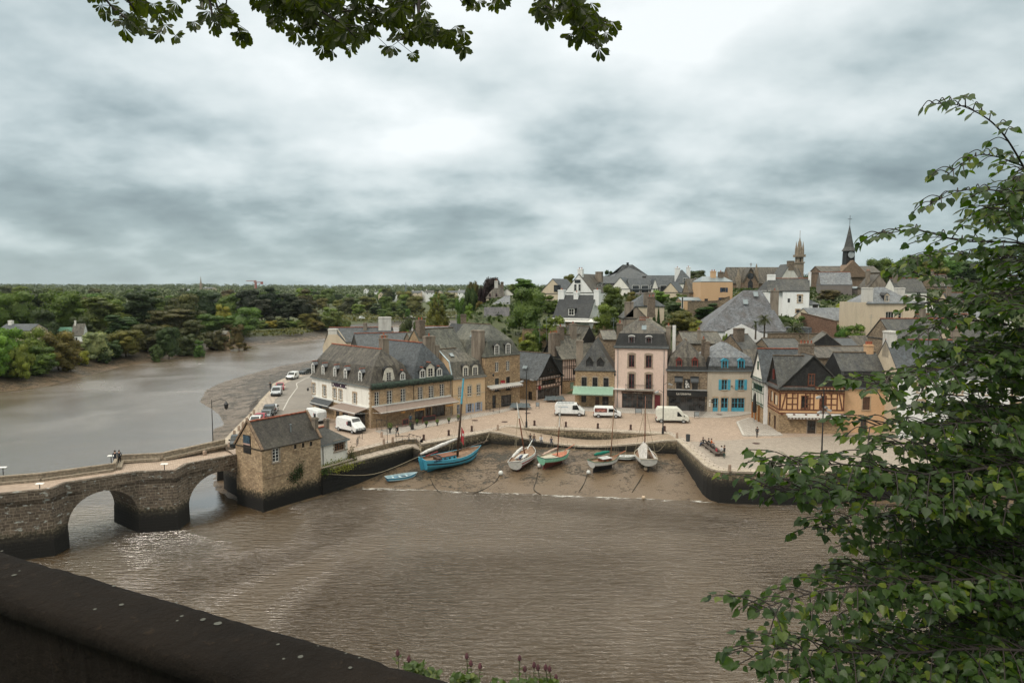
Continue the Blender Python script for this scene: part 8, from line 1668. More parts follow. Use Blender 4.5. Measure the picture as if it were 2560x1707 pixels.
# ================================================================ vehicles
def vehicle(kind,x,y,rz,col,label,z=0.0,grp=None,livery=None):
	vn = kind[0] == 'v'; W = 2.0 if vn else 1.75
	P = {'van': [(0,.35),(0,1.95),(.25,2.3),(3.9,2.3),(4.35,1.75),(5.05,1.15),(5.3,.95),(5.35,.35)],'vlow': [(0,.35),(0,1.6),(.2,1.95),(3.35,1.95),(4.1,1.2),(4.7,.98),(4.85,.8),(4.85,.35)],'vhigh': [(0,.35),(0,2.2),(.3,2.65),(3.6,2.65),(4.3,2.05),(4.75,1.35),(5.4,1.1),(5.5,.9),(5.5,.35)],
		 'car': [(0,.3),(0,.95),(.45,1.05),(.9,1.45),(2.2,1.48),(3.0,.98),(3.9,.82),(4.0,.6),(4.0,.3)],'vsm': [(0,.3),(0,1.6),(.15,1.82),(2.5,1.82),(3.15,1.1),(3.95,.9),(4.1,.7),(4.1,.3)]}[kind if kind != 'van2' else 'van']
	root = empty('parked_van' if vn else 'parked_car',(x,y,z),rz,label,'van' if vn else 'car',grp or ('vans parked on the square' if vn else 'cars parked along the river road')); L = P[-1][0]; H = max(p[1] for p in P); bt = {'car': .95,'vsm': 1.05,'vlow': 1.1}.get(kind,1.2)
	cx,cz = L / 2,H / 2; ins = lambda q,d,s: (cx + (q[0] - cx) * (1 - d / L * 2),cz + (q[1] - cz) * (1 - d / H * 2)); tw = lambda z_: max(0,(z_ - bt)) * .13
	sl = [(-W / 2,.10),(-W / 2 + .05,.03),(-W / 2 + .14,0),(W / 2 - .14,0),(W / 2 - .05,.03),(W / 2,.10)]; mb = MB(); rows = []
	for yy,d in sl:
		rr = [ins(q,d,0) for q in P]; rows.append([(a,yy * (1 - tw(c_) / (W / 2)),c_) for a,c_ in rr])
	mb.grid(rows,closed=True); mb.poly(rows[0][::-1]); mb.poly(rows[-1]); mb.build('body',col,root)
	def sidep(pts,m,nm,e=.012):
		mb = MB()
		for sg in (-1,1): q = [(a,sg * (W / 2 + e - tw(c_)),c_) for a,c_ in pts]; mb.poly(q if sg < 0 else q[::-1])
		return mb.build(nm,m,root)
	top = H - .28; gl = glassm(); wx = [i for i,p in enumerate(P) if p[1] == H][-1]; a,b_ = P[wx],P[wx + 1]
	if vn: sidep([(a[0] - (.75 if kind != 'vhigh' else .1),bt),(b_[0] + .05,bt),(min(a[0],b_[0]) + .12,min(top,b_[1] + .45 if kind != 'vhigh' else 1.95)),(a[0] - (.7 if kind != 'vhigh' else .1),min(top,1.95))],gl,'side_window')
	else: sidep([(.55,bt),(2.75,bt),(2.15,1.38),(1.0,1.36)],gl,'side_window')
	f0,f1 = (a,b_) if kind != 'car' else (P[4],P[5])
	if kind == 'vhigh': f0,f1 = P[4],P[5]
	lerp = lambda t_: (f0[0] + (f1[0] - f0[0]) * t_,f0[1] + (f1[1] - f0[1]) * t_); p0,p1 = lerp(.06),lerp(.92); n_ = Vector((f0[1] - f1[1],0,f1[0] - f0[0])).normalized() * .015; mb = MB(); w0,w1 = W / 2 - .18 - tw(p0[1]),W / 2 - .14 - tw(p1[1])
	mb.poly([Vector((p1[0],-w1,p1[1])) + n_,Vector((p1[0],w1,p1[1])) + n_,Vector((p0[0],w0,p0[1])) + n_,Vector((p0[0],-w0,p0[1])) + n_]); mb.build('windscreen',gl,root)
	if kind in ('car','vsm'): q0,q1 = (P[3],P[2]) if kind == 'car' else ((.0,1.6),(.0,1.1)); mb = MB(); e = Vector((-.02,0,.012)); mb.poly([Vector((q1[0],.7,q1[1])) + e,Vector((q1[0],-.7,q1[1])) + e,Vector((q0[0],-.6,q0[1])) + e,Vector((q0[0],.6,q0[1])) + e]); mb.build('rear_window',gl,root)
	mb = MB(); mb.box(L - .12,-W / 2 + .02,.28,L + .06,W / 2 - .02,.62); mb.box(-.06,-W / 2 + .02,.28,.12,W / 2 - .02,.55); mb.build('bumper',M_dark() if vn else col,root)
	if vn: sidep([(.3,.38),(L - .4,.38),(L - .4,.5),(.3,.5)],M_dark(),'side_trim')
	for sg in (-1,1): mb = MB(); mb.box(L - .2,sg * (W / 2 - .28) - .16,.68,L + .02,sg * (W / 2 - .28) + .16,.86); mb.build('headlight',M_skyg,root); mb = MB(); mb.box(-.02,sg * (W / 2 - .12) - .08,.75,.06,sg * (W / 2 - .12) + .08,1.1); mb.build('tail_light',C_('tail_red',(.3,.01,.01)),root)
	rw_ = .34 if vn else .30
	for xx in (.85 if vn else .7,L - .95 if vn else L - .8):
		for sg in (-1,1):
			mb = MB(); mb.tube([(xx,sg * (W / 2 - .2),rw_),(xx,sg * (W / 2 + .02),rw_)],rw_,14); t = mb.build('tyre',M_black,root); mb = MB(); mb.tube([(xx,sg * (W / 2),rw_),(xx,sg * (W / 2 + .035),rw_)],rw_ * .6,10); mb.build('rim',plain('wheel_grey',(.35,.35,.36),.4),t)
	for sg in (-1,1): mb = MB(); xx = f1[0] + (-.15 if vn else -.3); mb.box(xx,sg * (W / 2 + .02),bt - .02,xx + .12,sg * (W / 2 + .22),bt + .2); mb.build('wing_mirror',M_black,root)
	if livery: livery(root,W,sidep)
	return root
vw = C_('van_white',(.74,.75,.75),.3); cm = C_('van_cream',(.66,.65,.58),.35)
def lv1(r,W,sp):
	mb = MB()
	for k in range(5): mb.box(.6 + k * .65,-.85,2.34,.66 + k * .65,.85,2.40)
	for s_ in (-.85,.85): mb.box(.4,s_ - .03,2.34,3.5,s_ + .03,2.42)
	mb.build('roof_rack',M_zinc(),r); sp([(.6,1.62),(2.4,1.62),(2.4,1.7),(.6,1.7)],plain('faint_blue',(.25,.38,.5),.5),'lettering')
def lv2(r,W,sp):
	sp([(.2,1.05),(2.35,1.05),(2.35,1.72),(.2,1.72)],C_('livery_brown',(.13,.03,.025)),'livery_panel')
	for k in range(2): sp([(.5,1.42 - k * .24),(2.05,1.42 - k * .24),(2.05,1.52 - k * .24),(.5,1.52 - k * .24)],plain('livery_salmon',(.50,.22,.17),.5,var=.5),'lettering',.02)
def logo(r,W,sp): sp([(2.9,1.35),(3.25,1.35),(3.25,1.75),(2.9,1.75)],C_('logo_red',(.30,.01,.04)),'logo'); sp([(3.02,1.45),(3.13,1.45),(3.13,1.62),(3.02,1.62)],M_white(),'logo_mark',.02)
def logo_l(r,W,sp): sp([(.9,1.4),(1.25,1.4),(1.25,1.8),(.9,1.8)],C_('logo_red',(.30,.01,.04)),'logo'); sp([(1.02,1.5),(1.13,1.5),(1.13,1.67),(1.02,1.67)],M_white(),'logo_mark',.02)
def at(c,x,y,z=0): q = G(c,x,y,z); return q.x,q.y
vehicle('van',*at('M',255,305),R(-7),vw,'white van with roof rack in front of the low timbered shop',livery=lv1); vehicle('vlow',*at('M',770,330),R(-7),vw,'white van with brown and salmon panel in front of the pink house',livery=lv2); vehicle('vhigh',*at('M',1600,395),R(-7),cm,'tall cream white van parked near the black restaurant front')
A1 = at('A',560,1330); vehicle('van2',A1[0] - 1.2,A1[1] + 1.2,R(-40),vw,'white van with red logo nearest the corner cafe',livery=logo); A2 = at('A',150,1240); vehicle('van2',A2[0] + 2.4,A2[1] - .8,R(133),vw,'white van with red logo seen from behind beside the side awning',livery=logo_l)
A3 = at('A',235,1300); vehicle('car',A3[0],A3[1],R(200),C_('silver',(.35,.36,.38),.3),'silver car squeezed between the stone house chimney and the van',grp='cars beside the corner cafe')
edp = [Vector((*q,0)) for q in edge]
for c,x,y,kd,col,lb,flip in (('L',800,670,'vsm',(.45,.47,.50),'silver people carrier in front of the red hatchback on the river road',1),('L',885,560,'car',(.34,.03,.05),'red and dark hatchback behind the silver people carrier',1),('L',1060,365,'vsm',(.72,.73,.73),'white delivery van on the river road',1),('L',1270,270,'car',(.04,.05,.055),'dark green car at the far corner of the white side wall',1),
							   ('L',730,985,'car',(.55,.56,.58),'white car with red tail light, farthest of the near group',-1),('L',660,1055,'vsm',(.03,.03,.035),'black car in the middle of the near group',1),('L',600,1110,'car',(.17,.19,.21),'grey car of the near group beside the black one',1),('L',480,1180,'car',(.36,.02,.04),'red car just behind the stone house roof',1),('L',400,1230,'car',(.70,.71,.71),'white car half hidden by the stone house roof',1),('E',145,660,'car',(.02,.025,.03),'dark car poking out behind the stone house gable',1)):
	q = G(c,x,y,0.0); i = min(range(len(edp) - 1),key=lambda i: (edp[i] - q).length); d = (edp[i + 1] - edp[i]).normalized() * -flip; a = math.atan2(d.y,d.x); L_ = 4; vehicle(kd,q.x - d.x * (3.9 if flip > 0 else .2),q.y - d.y * (3.9 if flip > 0 else .2),a,C_('c%d' % int(x),col,.3),lb)
for c,x,y,lb,kd in (('K',1120,417,'small white van driving on the far meadow road','vsm'),('K',1562,403,'white car on the far meadow road','car')): q = G(c,x,y,2.0); vehicle(kd,q.x - 2,q.y,0,vw,lb,z=TZ(q.x,q.y) + .1,grp='vehicles on the far road')
q0,q1 = G('K',960,412,2.0),G('K',1700,400,2.0); mb = MB(); rows = [[],[]]
for k in range(25): p = (q0 - Vector((20,0,0))).lerp(q1 + Vector((30,0,0)),k / 24); rows[0].append((p.x,p.y - 3.5,max(TZ(p.x,p.y - 3.5),TZ(p.x,p.y + 5)) + .12)); rows[1].append((p.x,p.y + 5,max(TZ(p.x,p.y - 3.5),TZ(p.x,p.y + 5)) + .12))
mb.grid(rows); tag(mb.build('far_road',M_asph),kind='structure')
# ================================================================ people
SKIN = plain('skin',(.42,.25,.18),.6,var=.05)
def person(x,y,z,rz,top,bot,label,pose='stand',hgt=1.72,hair=(.03,.02,.015),seat=.45):
	s = hgt / 1.72; hp = .92 if pose != 'sit' else seat + .08; ln = .0; V,E,Rr,Tg = [],[],[],[]
	def v(p,r,t,par=None): V.append(Vector(p)); Rr.append(r); Tg.append(t); (E.append((par,len(V) - 1)) if par is not None else None); return len(V) - 1
	ly = {'lean': .22,'sit': .06,'walk': .03}.get(pose,0); pel = v((0,0,hp),.135,1); wa_ = v((0,ly * .4,hp + .2),.125,0,pel); ch = v((0,ly * .8,hp + .42),.15,0,wa_); nk = v((0,ly,hp + .57),.06,2,ch); hd = v((0,ly + .02,hp + .66),.085,2,nk); v((0,ly + .01,hp + .76),.09,2,hd); v((0,ly + .105,hp + .675),.028,2,hd)
	for sg in (-1,1):
		h0 = v((sg * .10,0,hp - .05),.095,1,pel)
		if pose == 'sit': k = v((sg * .13,.42,hp - .02),.07,1,h0); a = v((sg * .13,.46,hp - .40),.045,1,k); f_ = v((sg * .13,.60,hp - .46),.038,3,a)
		else: st = {'walk': .20 * sg,'lean': .0}.get(pose,.03 * sg); k = v((sg * .11,st * .6 + .03,.50),.065,1,h0); a = v((sg * .11,st - (.08 if st < 0 and pose == 'walk' else 0),.09),.045,1,k); f_ = v((sg * .12,st + .13,.04),.036,3,a)
		sh = v((sg * .19,ly * .9,hp + .48),.062,0,ch); el = v((sg * .25,ly * .8 + (.10 if pose in ('lean','sit') else -.03 * sg),hp + .22),.045,0,sh); wr = v((sg * .2,ly + (.34 if pose in ('lean','sit') else .08 + .08 * sg * (pose == 'walk')),hp + (.18 if pose in ('lean','sit') else -.02)),.032,0,el)
		dr = (V[wr] - V[el]).normalized(); pm = v(V[wr] + dr * .07,.03,2,wr); sd = Vector((sg,0,0)).cross(dr); sd = sd.normalized() if sd.length > .1 else Vector((0,1,0))
		for fi in range(4): b0_ = v(V[pm] + dr * .035 + sd * (.019 * (fi - 1.5)),.0095,2,pm); v(V[b0_] + dr * (.05 - .006 * abs(fi - 1)) + Vector((-sg * .014,0,0)),.008,2,b0_)
		v(V[wr] + dr * .05 + sd * .05,.010,2,pm)
	bm = bmesh.new(); ly_ = bm.verts.layers.skin.verify(); bv = []
	for p,r_ in zip(V,Rr): q = bm.verts.new(p * s); q[ly_].radius = (r_ * s,r_ * s * (.72 if r_ > .12 else 1)); bv.append(q)
	bv[0][ly_].use_root = True
	for a,b_ in E: bm.edges.new((bv[a],bv[b_]))
	me = bpy.data.meshes.new('t'); bm.to_mesh(me); bm.free(); o = bpy.data.objects.new('t',me); COL.objects.link(o); o.modifiers.new('s','SKIN'); ss = o.modifiers.new('u','SUBSURF'); ss.levels = 1; ss.render_levels = 1
	bpy.context.view_layer.update(); me2 = bpy.data.meshes.new_from_object(o.evaluated_get(bpy.context.evaluated_depsgraph_get())); me2.name = 'person'; bpy.data.objects.remove(o)
	for m_ in (top,bot,SKIN,M_black): me2.materials.append(m_)
	A_ = np.array([tuple((V[a] + V[b_]) / 2 * s) for a,b_ in E] + [tuple(q * s) for q in V]); Tt = [Tg[b_] for a,b_ in E] + Tg; idx = [Tt[int(np.argmin(((A_ - np.array(p.center)) ** 2).sum(1)))] for p in me2.polygons]
	me2.polygons.foreach_set('material_index',idx); me2.polygons.foreach_set('use_smooth',[True] * len(idx)); root = bpy.data.objects.new('person',me2); COL.objects.link(root); root.location = (x,y,z); root.rotation_euler = (0,0,rz); tag(root,label,'person','people around the harbour')
	hc = V[hd] * s; hm = plain('hair_%.2f' % hair[0],hair,.8); mb = MB(); mb.lathe([(.104 * s,.02),(.112 * s,.07 * s),(.10 * s,.13 * s),(.06 * s,.17 * s),(.01,.182 * s)],hc + Vector((0,-.025 * s,0)),10); mb.build('hair',hm,root,smooth=True)
	mb = MB()
	for sg in (-1,1): mb.lathe([(.004,-.008),(.011,0),(.004,.008)],hc + Vector((sg * .032,.088,.01)) * s,6)
	mb.box(hc.x - .022,hc.y + .082 * s,hc.z - .045,hc.x + .022,hc.y + .09 * s,hc.z - .038); mb.build('face',M_black,root); return root
def cl(n,c): return plain('cloth_' + n,c,.85)
nvy,blk,grs,wht_,jea,org,khk,gry = cl('navy',(.02,.026,.04)),cl('black',(.012,.012,.014)),cl('green',(.03,.06,.05)),cl('white',(.6,.6,.62)),cl('jeans',(.04,.055,.09)),cl('orange',(.5,.13,.03)),cl('khaki',(.2,.15,.1)),cl('grey',(.2,.2,.22))
for c,x,y,z,rz,tp,bt_,po,lb,h_ in (('D',1052,668,2.0,20,nvy,nvy,'stand','person in dark navy coat at the bridge parapet, left of the pair',1.8),('D',1090,655,2.0,40,nvy,blk,'stand','shorter person in dark blue leaning to the other on the bridge',1.66),('L',705,540,0.02,60,nvy,nvy,'stand','person in dark clothes standing on the riverside pavement',1.75),
	 ('I',232,222,0,150,blk,blk,'walk','person in black with yellow backpack by the iron railing',1.78),('A',1283,1262,.02,200,cl('blue',(.03,.12,.20)),jea,'stand','person in blue working under the cafe awning',1.85),
	 ('J',1665,425,.02,100,blk,grs,'stand','person in black coat standing at the end of the long bench',1.75),('C',833,1228,.02,175,blk,blk,'walk','person in black walking across the square',1.68),('B',1420,1060,.14,180,wht_,blk,'stand','waiter in white shirt at the green awning terrace',1.75)):
	q = G(c,x,y,z); person(q.x,q.y,z,R(rz),tp,bt_,lb,po,h_)
for c,x,y,z,st,rz,tp,bt_,lb in (('N',235,1262,.35,.3,160,blk,blk,'person in black seated on the stone step beside the timbered inn'),('N',395,1390,.16,.42,150,wht_,jea,'person in white shirt seated by the inn corner')): q = G(c,x,y,z); person(q.x,q.y,z,R(rz),tp,bt_,lb,'sit',seat=st)
for x_,tp,lb in ((2.9,blk,'leftmost dark clothed person sitting on the slipway edge'),(3.5,cl('brown',(.12,.07,.05)),'brown clothed person second on the slipway edge'),(4.6,wht_,'person in white sitting on the slipway edge'),(6.2,jea,'person in blue sitting at the right on the slipway edge')): t_ = (x_ + 3.5) / 28.5; zz = -1.5 * math.sin(math.pi * t_ / .96) ** 1.2; person(x_,108.15 - 6.15 * t_ + .25,zz - .42,R(185),tp,jea,lb,'sit',seat=.42)
# ================================================================ street furniture
def thing(n,c,x,y,z,lb,cat,grp=None,rz=0): q = G(c,x,y,z); return empty(n,(q.x,q.y,z),rz,lb,cat,grp)
M_irn = plain('rusty_iron',(.07,.035,.028),.8,var=.3); M_stb = plain('bollard_granite',(.34,.25,.19),.85,var=.2)
for c,x,y,w_ in (('I',520,262,'left of the railing ramp'),('I',792,210,'behind the blue ship furled sail'),('I',1043,163,'behind the blue ship bow'),('B',610,1270,'above the left part of the slipway'),('B',962,1285,'below the roof rack van'),('B',1320,1303,'below the panelled van'),('B',1688,1318,'left of the tall lamp post'),('B',2068,1333,'right beside the tall lamp post')):
	r = thing('iron_bollard',c,x,y,.015,'rusty iron bollard ' + w_,'bollard','iron bollards along the quay'); mb = MB(); mb.lathe([(.19,0),(.17,.5),(.19,.82),(.12,.88)],(0,0,0),10); mb.build('post',M_irn,r); mb = MB(); mb.lathe([(.25,0),(.25,.06)],(0,0,0),10); mb.build('base',M_irn,r)
stb = [('I',1326,148,'at the head of the slipway'),('B',200,1315,'left of the slipway head'),('B',2207,1410,'at the right end of the slipway'),('J',1720,557,'at the quay edge of the paved square'),('E',1855,528,'nearest the cafe corner'),('E',1880,610,'on the square left of the railing'),('E',1985,590,'closest to the railing')] + [('E',x,y,f'on the riverside pavement, number {w} from the bridge') for w,(x,y) in zip(('one','two','three','four','five','six','seven','eight','nine'),((30,690),(65,655),(100,620),(122,510),(176,455),(222,405),(268,355),(315,305),(352,260)))]
for k,(c,x,y,w_) in enumerate(stb[:7] + stb[7:]):
	r = thing('stone_bollard',c,x,y,.02,'pale granite bollard ' + w_,'bollard','stone bollards of the harbour'); mb = MB(); mb.box(-.17,-.17,0,.17,.17,.78,0,.03,.03); mb.box(-.13,-.13,.78,.13,.13,.84,0,.03,.03); mb.build('post',M_stb,r)
def lampost(c,x,y,z,vt,lb,arms,r_=.09,kind='lantern'):
	q = G(c,x,y,z); T_ = DP(c,x,vt,q.y); h_ = T_.z - z; r = empty('street_lamp',(q.x,q.y,z),0,lb,'street lamp','street lamps of the harbour'); mb = MB(); mb.lathe([(r_ * 1.9,0),(r_ * 1.7,.9),(r_,1.1),(r_ * .6,h_)],(0,0,0),8); mb.build('post',M_dark(),r)
	for a,l,hz_ in arms:
		d = Vector((math.cos(R(a)),math.sin(R(a)),0)); e = d * l + Vector((0,0,h_ - hz_)); mb = MB(); mb.tube([(0,0,h_ - hz_ - .2),tuple(d * l * .6 + Vector((0,0,h_ - hz_ + .25))),tuple(e)],.035,5); ar = mb.build('arm',M_dark(),r); mb = MB()
		if kind == 'lantern': mb.lathe([(.10,-1.15),(.24,-.95),(.30,-.45),(.16,-.22),(.05,-.1),(.03,0)],e,6)
		else: mb.beam(e - d * .25,e + d * .3 - Vector((0,0,.18)),.34,.26)
		mb.build('lamp_head',M_dark() if kind == 'lantern' else plain('grey_metal',(.35,.35,.35),.5),ar)
lampost('D',1945,552,1.0,70,'black lamp post with hooked lantern at the bridge end',((-5,2.0,.1),),.07); lampost('B',520,1290,.01,668,'black lamp post left of the roof rack van',((20,.9,1.3),(200,.8,1.5)),.1,'spot'); lampost('B',2048,1360,.015,705,'tall black lamp post at the right end of the slipway',((10,1.1,1.4),(190,1.1,2.6)),.1,'spot')
lampost('W',608,1400,.02,845,'tall floodlight mast on the paved square in front of the timbered inn',((0,.5,3.3),(180,.7,1.2),(40,.6,2.6),(150,.6,1.2),(-20,.7,2.9),(200,.6,3.2)),.11,'spot'); lampost('A',1025,1520,-.74,1040,'thin bare pole rising from the landing ledge',(),.035)
def railing(lb,pts,h=1.0,cross=True,z=0.0):
	o = Vector((*pts[0],z)); r = empty('iron_railing',o,0,lb,'railing','iron railings of the quay'); mb = MB()
	for a,b in zip(pts[:-1],pts[1:]):
		a,b = Vector((*a,z)) - o,Vector((*b,z)) - o; n = max(1,round((b - a).length / 1.1)); Z = Vector((0,0,h)); mb.beam(a + Z,b + Z,.06); mb.beam(a + Z * .15,b + Z * .15,.04)
		for k in range(n + 1):
			q = a.lerp(b,k / n); mb.tube([q,q + Z],.03,5)
			if k < n: q2 = a.lerp(b,(k + 1) / n); mb.tube([q + Z * .15,q2 + Z],.014,3); mb.tube([q2 + Z * .15,q + Z],.014,3)
	mb.build('railing_panel',M_dark(),r)
e1_,e2_,e3_,e4_ = (at('E',2030,622),at('E',2165,600),at('E',2180,575),at('E',2312,612)); railing('black crossed iron railing round the quay steps',[at('E',2025,600),e2_,e3_,e4_],1.1); a = at('L',330,945); b = at('L',480,800); railing('dark iron railing on the riverside pavement edge',[a,b],1.1,z=.02); railing('black iron frame barrier near the corner cafe vans',[at('E',1590,550),at('E',1628,556)],1.6); railing('glass terrace screen frames at the cafe corner',[at('A',905,1330),at('A',1020,1350)],1.9); railing('terrace screen beside the black restaurant',[at('C',275,1040),at('C',340,985)],1.9,z=.14)
railing('terrace screen in front of the tall stone house',[at('B',75,1105),at('B',148,1122),at('B',218,1132)],1.6); railing('small bridge barrier beside the annex',[at('E',1560,640),at('E',1580,600)],1.0)
for k,(x,y,w_) in enumerate(((1053,1352,'largest, nearest the cafe corner'),(1290,1312,'beside the bin post'),(1355,1268,'by the chalkboards'),(1460,1287,'in front of the long menu board'),(1583,1270,'left of the rope stays'),(1713,1246,'near the right end of the awning'),(1816,1218,'in front of the beige house corner'))):
	r = thing('planter','A',x,y,.02,'clipped ball shrub in a dark pot, ' + w_,'planter','potted ball shrubs along the cafe pavement'); s_ = 1.25 if k == 0 else .8; mb = MB(); mb.lathe([(.2 * s_,0),(.1 * s_,.08),(.1 * s_,.3 * s_),(.3 * s_,.62 * s_),(.26 * s_,.64 * s_)],(0,0,0),8); mb.build('pot',M_dark(),r); d = rng.normal(0,1,(160,3)); d /= np.linalg.norm(d,axis=1)[:,None]; o = bpy.data.objects.new('shrub',cards(np.array([0,0,.95 * s_]) + d * .33 * s_,d,.13)); COL.objects.link(o); o.parent = r; o.color = (.09,.15,.03,1)
for c,x,y,w_,lb in (('A',1215,1282,.7,'red framed chalkboard left by the cafe door'),('A',1245,1276,.5,'narrow red chalkboard beside the first'),('A',1490,1240,2.6,'long red framed menu board under the cafe awning'),('B',645,1078,.7,'grey menu board on legs near the low timbered shop'),('C',242,1040,.9,'white menu board by the black restaurant'),('B',1775,1150,1.2,'pale menu stand in front of the pink house')):
	r = thing('menu_board',c,x,y,.05,lb,'menu board',None,R(40) if c == 'A' else 0); fr_ = C_('board_red',(.22,.03,.03)) if c == 'A' else M_dark(); mb = MB(); mb.box(-w_ / 2,-.03,.35,w_ / 2,.03,1.2); mb.box(-w_ / 2 + .02,-.02,0,-w_ / 2 + .07,.02,.4); mb.box(w_ / 2 - .07,-.02,0,w_ / 2 - .02,.02,.4); mb.build('frame',fr_,r); mb = MB(); mb.box(-w_ / 2 + .06,-.045,.42,w_ / 2 - .06,-.035,1.13); mb.build('panel',M_black if c == 'A' else plain('menu_grey',(.3,.33,.35),.5),r)
r = thing('litter_bin','J',1297,252,.02,'dark cylindrical litter bin beside the quay corner','bin'); mb = MB(); mb.lathe([(.3,0),(.33,.85),(.33,1.0),(.28,1.0),(.26,.8)],(0,0,0),12); mb.build('body',plain('bin_grey',(.05,.055,.06),.5),r)
r = thing('litter_bin','A',1303,1315,.02,'black bin beside the potted shrub on the cafe pavement','bin'); mb = MB(); mb.box(-.25,-.25,0,.25,.25,1.0,0,.03,.03); mb.build('body',M_black,r)
q0,q1 = G('J',1465,290,.02),G('J',1625,412,.02); r = empty('bench',q0,0,'long double wooden bench with people on the paved square','bench'); d = q1 - q0; Ld = d.length; dn = d.normalized(); nb_ = Vector((-dn.y,dn.x,0)); Wd = plain('weathered_wood',(.11,.085,.07),.85,var=.25)
for s_,nm in ((-.42,'seat'),(.42,'seat')): mb = MB(); [mb.beam(nb_ * (s_ + o) + Vector((0,0,.44)),d + nb_ * (s_ + o) + Vector((0,0,.44)),.14,.05) for o in (-.2,0,.2)]; mb.build(nm,Wd,r)
mb = MB(); mb.beam(Vector((0,0,.7)),d + Vector((0,0,.7)),.12,.22); mb.build('backrest',Wd,r)
for k in range(4): mb = MB(); q = d * (.04 + .3 * k); mb.beam(q - nb_ * .6 + Vector((0,0,.2)),q + nb_ * .6 + Vector((0,0,.2)),.14,.4); mb.build('leg',Wd,r)
aw = math.atan2(dn.y,dn.x)
for t_,s_,tp,bt_,lb,hr in ((.12,-.42,blk,jea,'person in black on the near side of the long bench',(.03,.02,.015)),(.24,.42,org,jea,'person in orange on the far side of the long bench',(.05,.03,.02)),(.20,.1,blk,blk,'dark haired person in the middle of the bench group',(.01,.01,.01)),(.86,.42,wht_,blk,'person in white and black at the far end of the bench',(.03,.02,.015))): q = q0 + d * t_ + nb_ * s_; person(q.x,q.y,.02,aw + (R(180) if s_ < 0 else 0),tp,bt_,lb,'sit',seat=.42,hair=hr)
for k,(t_,m_,lb) in enumerate(((.42,M_black,'black bag on the bench beside the group'),(.62,M_black,'second black bag farther along the bench'),(.80,C_('bag_red',(.5,.03,.06)),'red and white bag at the bench end'))): q = q0 + d * t_ + Vector((0,0,.47)); r = empty('bag',q,aw,lb,'bag'); mb = MB(); mb.box(-.2,-.14,0,.2,.14,.34,0,.05,.04); mb.build('body',m_,r); mb = MB(); mb.tube([(-.1,0,.33),(-.06,0,.45),(.06,0,.45),(.1,0,.33)],.015,5); mb.build('handle',M_black,r)
r = thing('parasol','C',805,1082,.16,'closed black parasol on the inn terrace','parasol'); mb = MB(); mb.tube([(0,0,0),(0,0,5.3)],.05,6); mb.build('pole',M_zinc(),r); mb = MB(); mb.lathe([(.30,1.75),(.36,2.2),(.30,3.4),(.20,4.6),(.05,5.3)],(0,0,0),7); mb.build('canopy',M_black,r)
for x,y,L_,lb in ((450,1085,3.4,'group of stacked terrace tables under grey covers left of the lamp post'),(830,1000,3.6,'terrace tables under a blue grey cover by the timbered shop')):
	r = thing('covered_tables','B',x,y,.01,lb,'table'); mb = MB(); rr_ = random.Random(x); mb.grid([[(L_ * (i / 9 - .5) * (1.25 if j in (0,5) else 1),(j / 5 - .5) * 2.6,(1.0 if 0 < j < 5 else .45) + rr_.uniform(-.08,.08)) for i in range(10)] for j in range(6)]); mb.build('cover',plain('tarp_grey',(.075,.095,.105),.6),r)
	mb = MB(); [mb.box(a - .04,b - .04,0,a + .04,b + .04,.95) for a in (-L_ * .4,0,L_ * .4) for b in (-.8,.8)]; mb.build('table_legs',M_dark(),r)
for c,x,y,z,lb in (('D',1015,640,2.0,'slanted white information board on the far bridge parapet'),('D',1500,718,2.2,'white information board on the near cutwater refuge'),('D',365,905,2.2,'white information board on the left near refuge'),('D',30,750,2.2,'white board at the left end of the far parapet'),('D',1912,520,1.2,'small white board at the bridge end')):
	q = G(c,x,y,z); r = empty('information_board',q,0,lb,'sign','information boards on the bridge'); mb = MB(); mb.poly([(-.4,-.15,.78),(.4,-.15,.8),(.4,.15,.88),(-.4,.15,.86)]); mb.poly([(-.4,.15,.83),(.4,.15,.85),(.4,-.15,.77),(-.4,-.15,.75)]); mb.build('panel',M_white(),r); mb = MB(); mb.tube([(0,0,-.6),(0,0,.8)],.05,5); mb.build('leg',M_dark(),r)
r = thing('stone_post','D',1868,606,1.1,'rounded pale stone post at the bridge end','post'); mb = MB(); mb.lathe([(.26,0),(.24,.9),(.18,1.05),(.05,1.1)],(0,0,0),10); mb.build('post',M_stb,r,smooth=True)
# creepers and tufts on the walls by the annex
def shrub(h,face,x,z,wx,wz,n,col,lb,dn_=.35,nm='climbing_plant'):
	T_ = h.frame(face); C0 = T_ @ Vector((x,.1,z)); r = empty(nm,h.l2w(C0),math.atan2(h.xh.y,h.xh.x),lb,'plant','plants growing on the harbour walls'); P = np.stack([rng.normal(0,wx / 2.4,n),-np.abs(rng.normal(0,dn_,n)),rng.normal(0,wz / 2.4,n)],1); o = bpy.data.objects.new('foliage',cards(P,np.tile([0,-1,.5],(n,1)),.17,jit=.8)); COL.objects.link(o); o.parent = r; o.color = (*col,1); mb = MB(); [mb.tube([(0,.02,-wz * .4),(rng.uniform(-wx,wx) * .3,-.1,wz * .3)],.02,4) for _ in range(4)]; mb.build('stem',M_bark,r)
shrub(H_AN,'f',2.6,-.75,3.4,.9,700,(.20,.21,.035),'yellow green creeper below the annex window'); shrub(tw,'f',3.6,-1.1,4.0,.7,420,(.21,.22,.04),'yellow creeper trailing over the terrace wall'); shrub(H_AN,'f',5.6,-.3,.8,1.9,420,(.085,.085,.035),'hanging olive bush at the right end of the annex',.4); shrub(H_BR,'f',4.3,-.6,1.0,1.0,240,(.03,.05,.018),'dark ivy tuft on the bridgehead house wall',.2); shrub(H_BR,'f',5.2,.0,.7,1.3,200,(.035,.055,.02),'second ivy tuft right of the first on the house wall',.2); shrub(tw,'f',.3,-.9,.9,.7,160,(.05,.08,.02),'green fern tuft at the foot of the annex corner',.25)
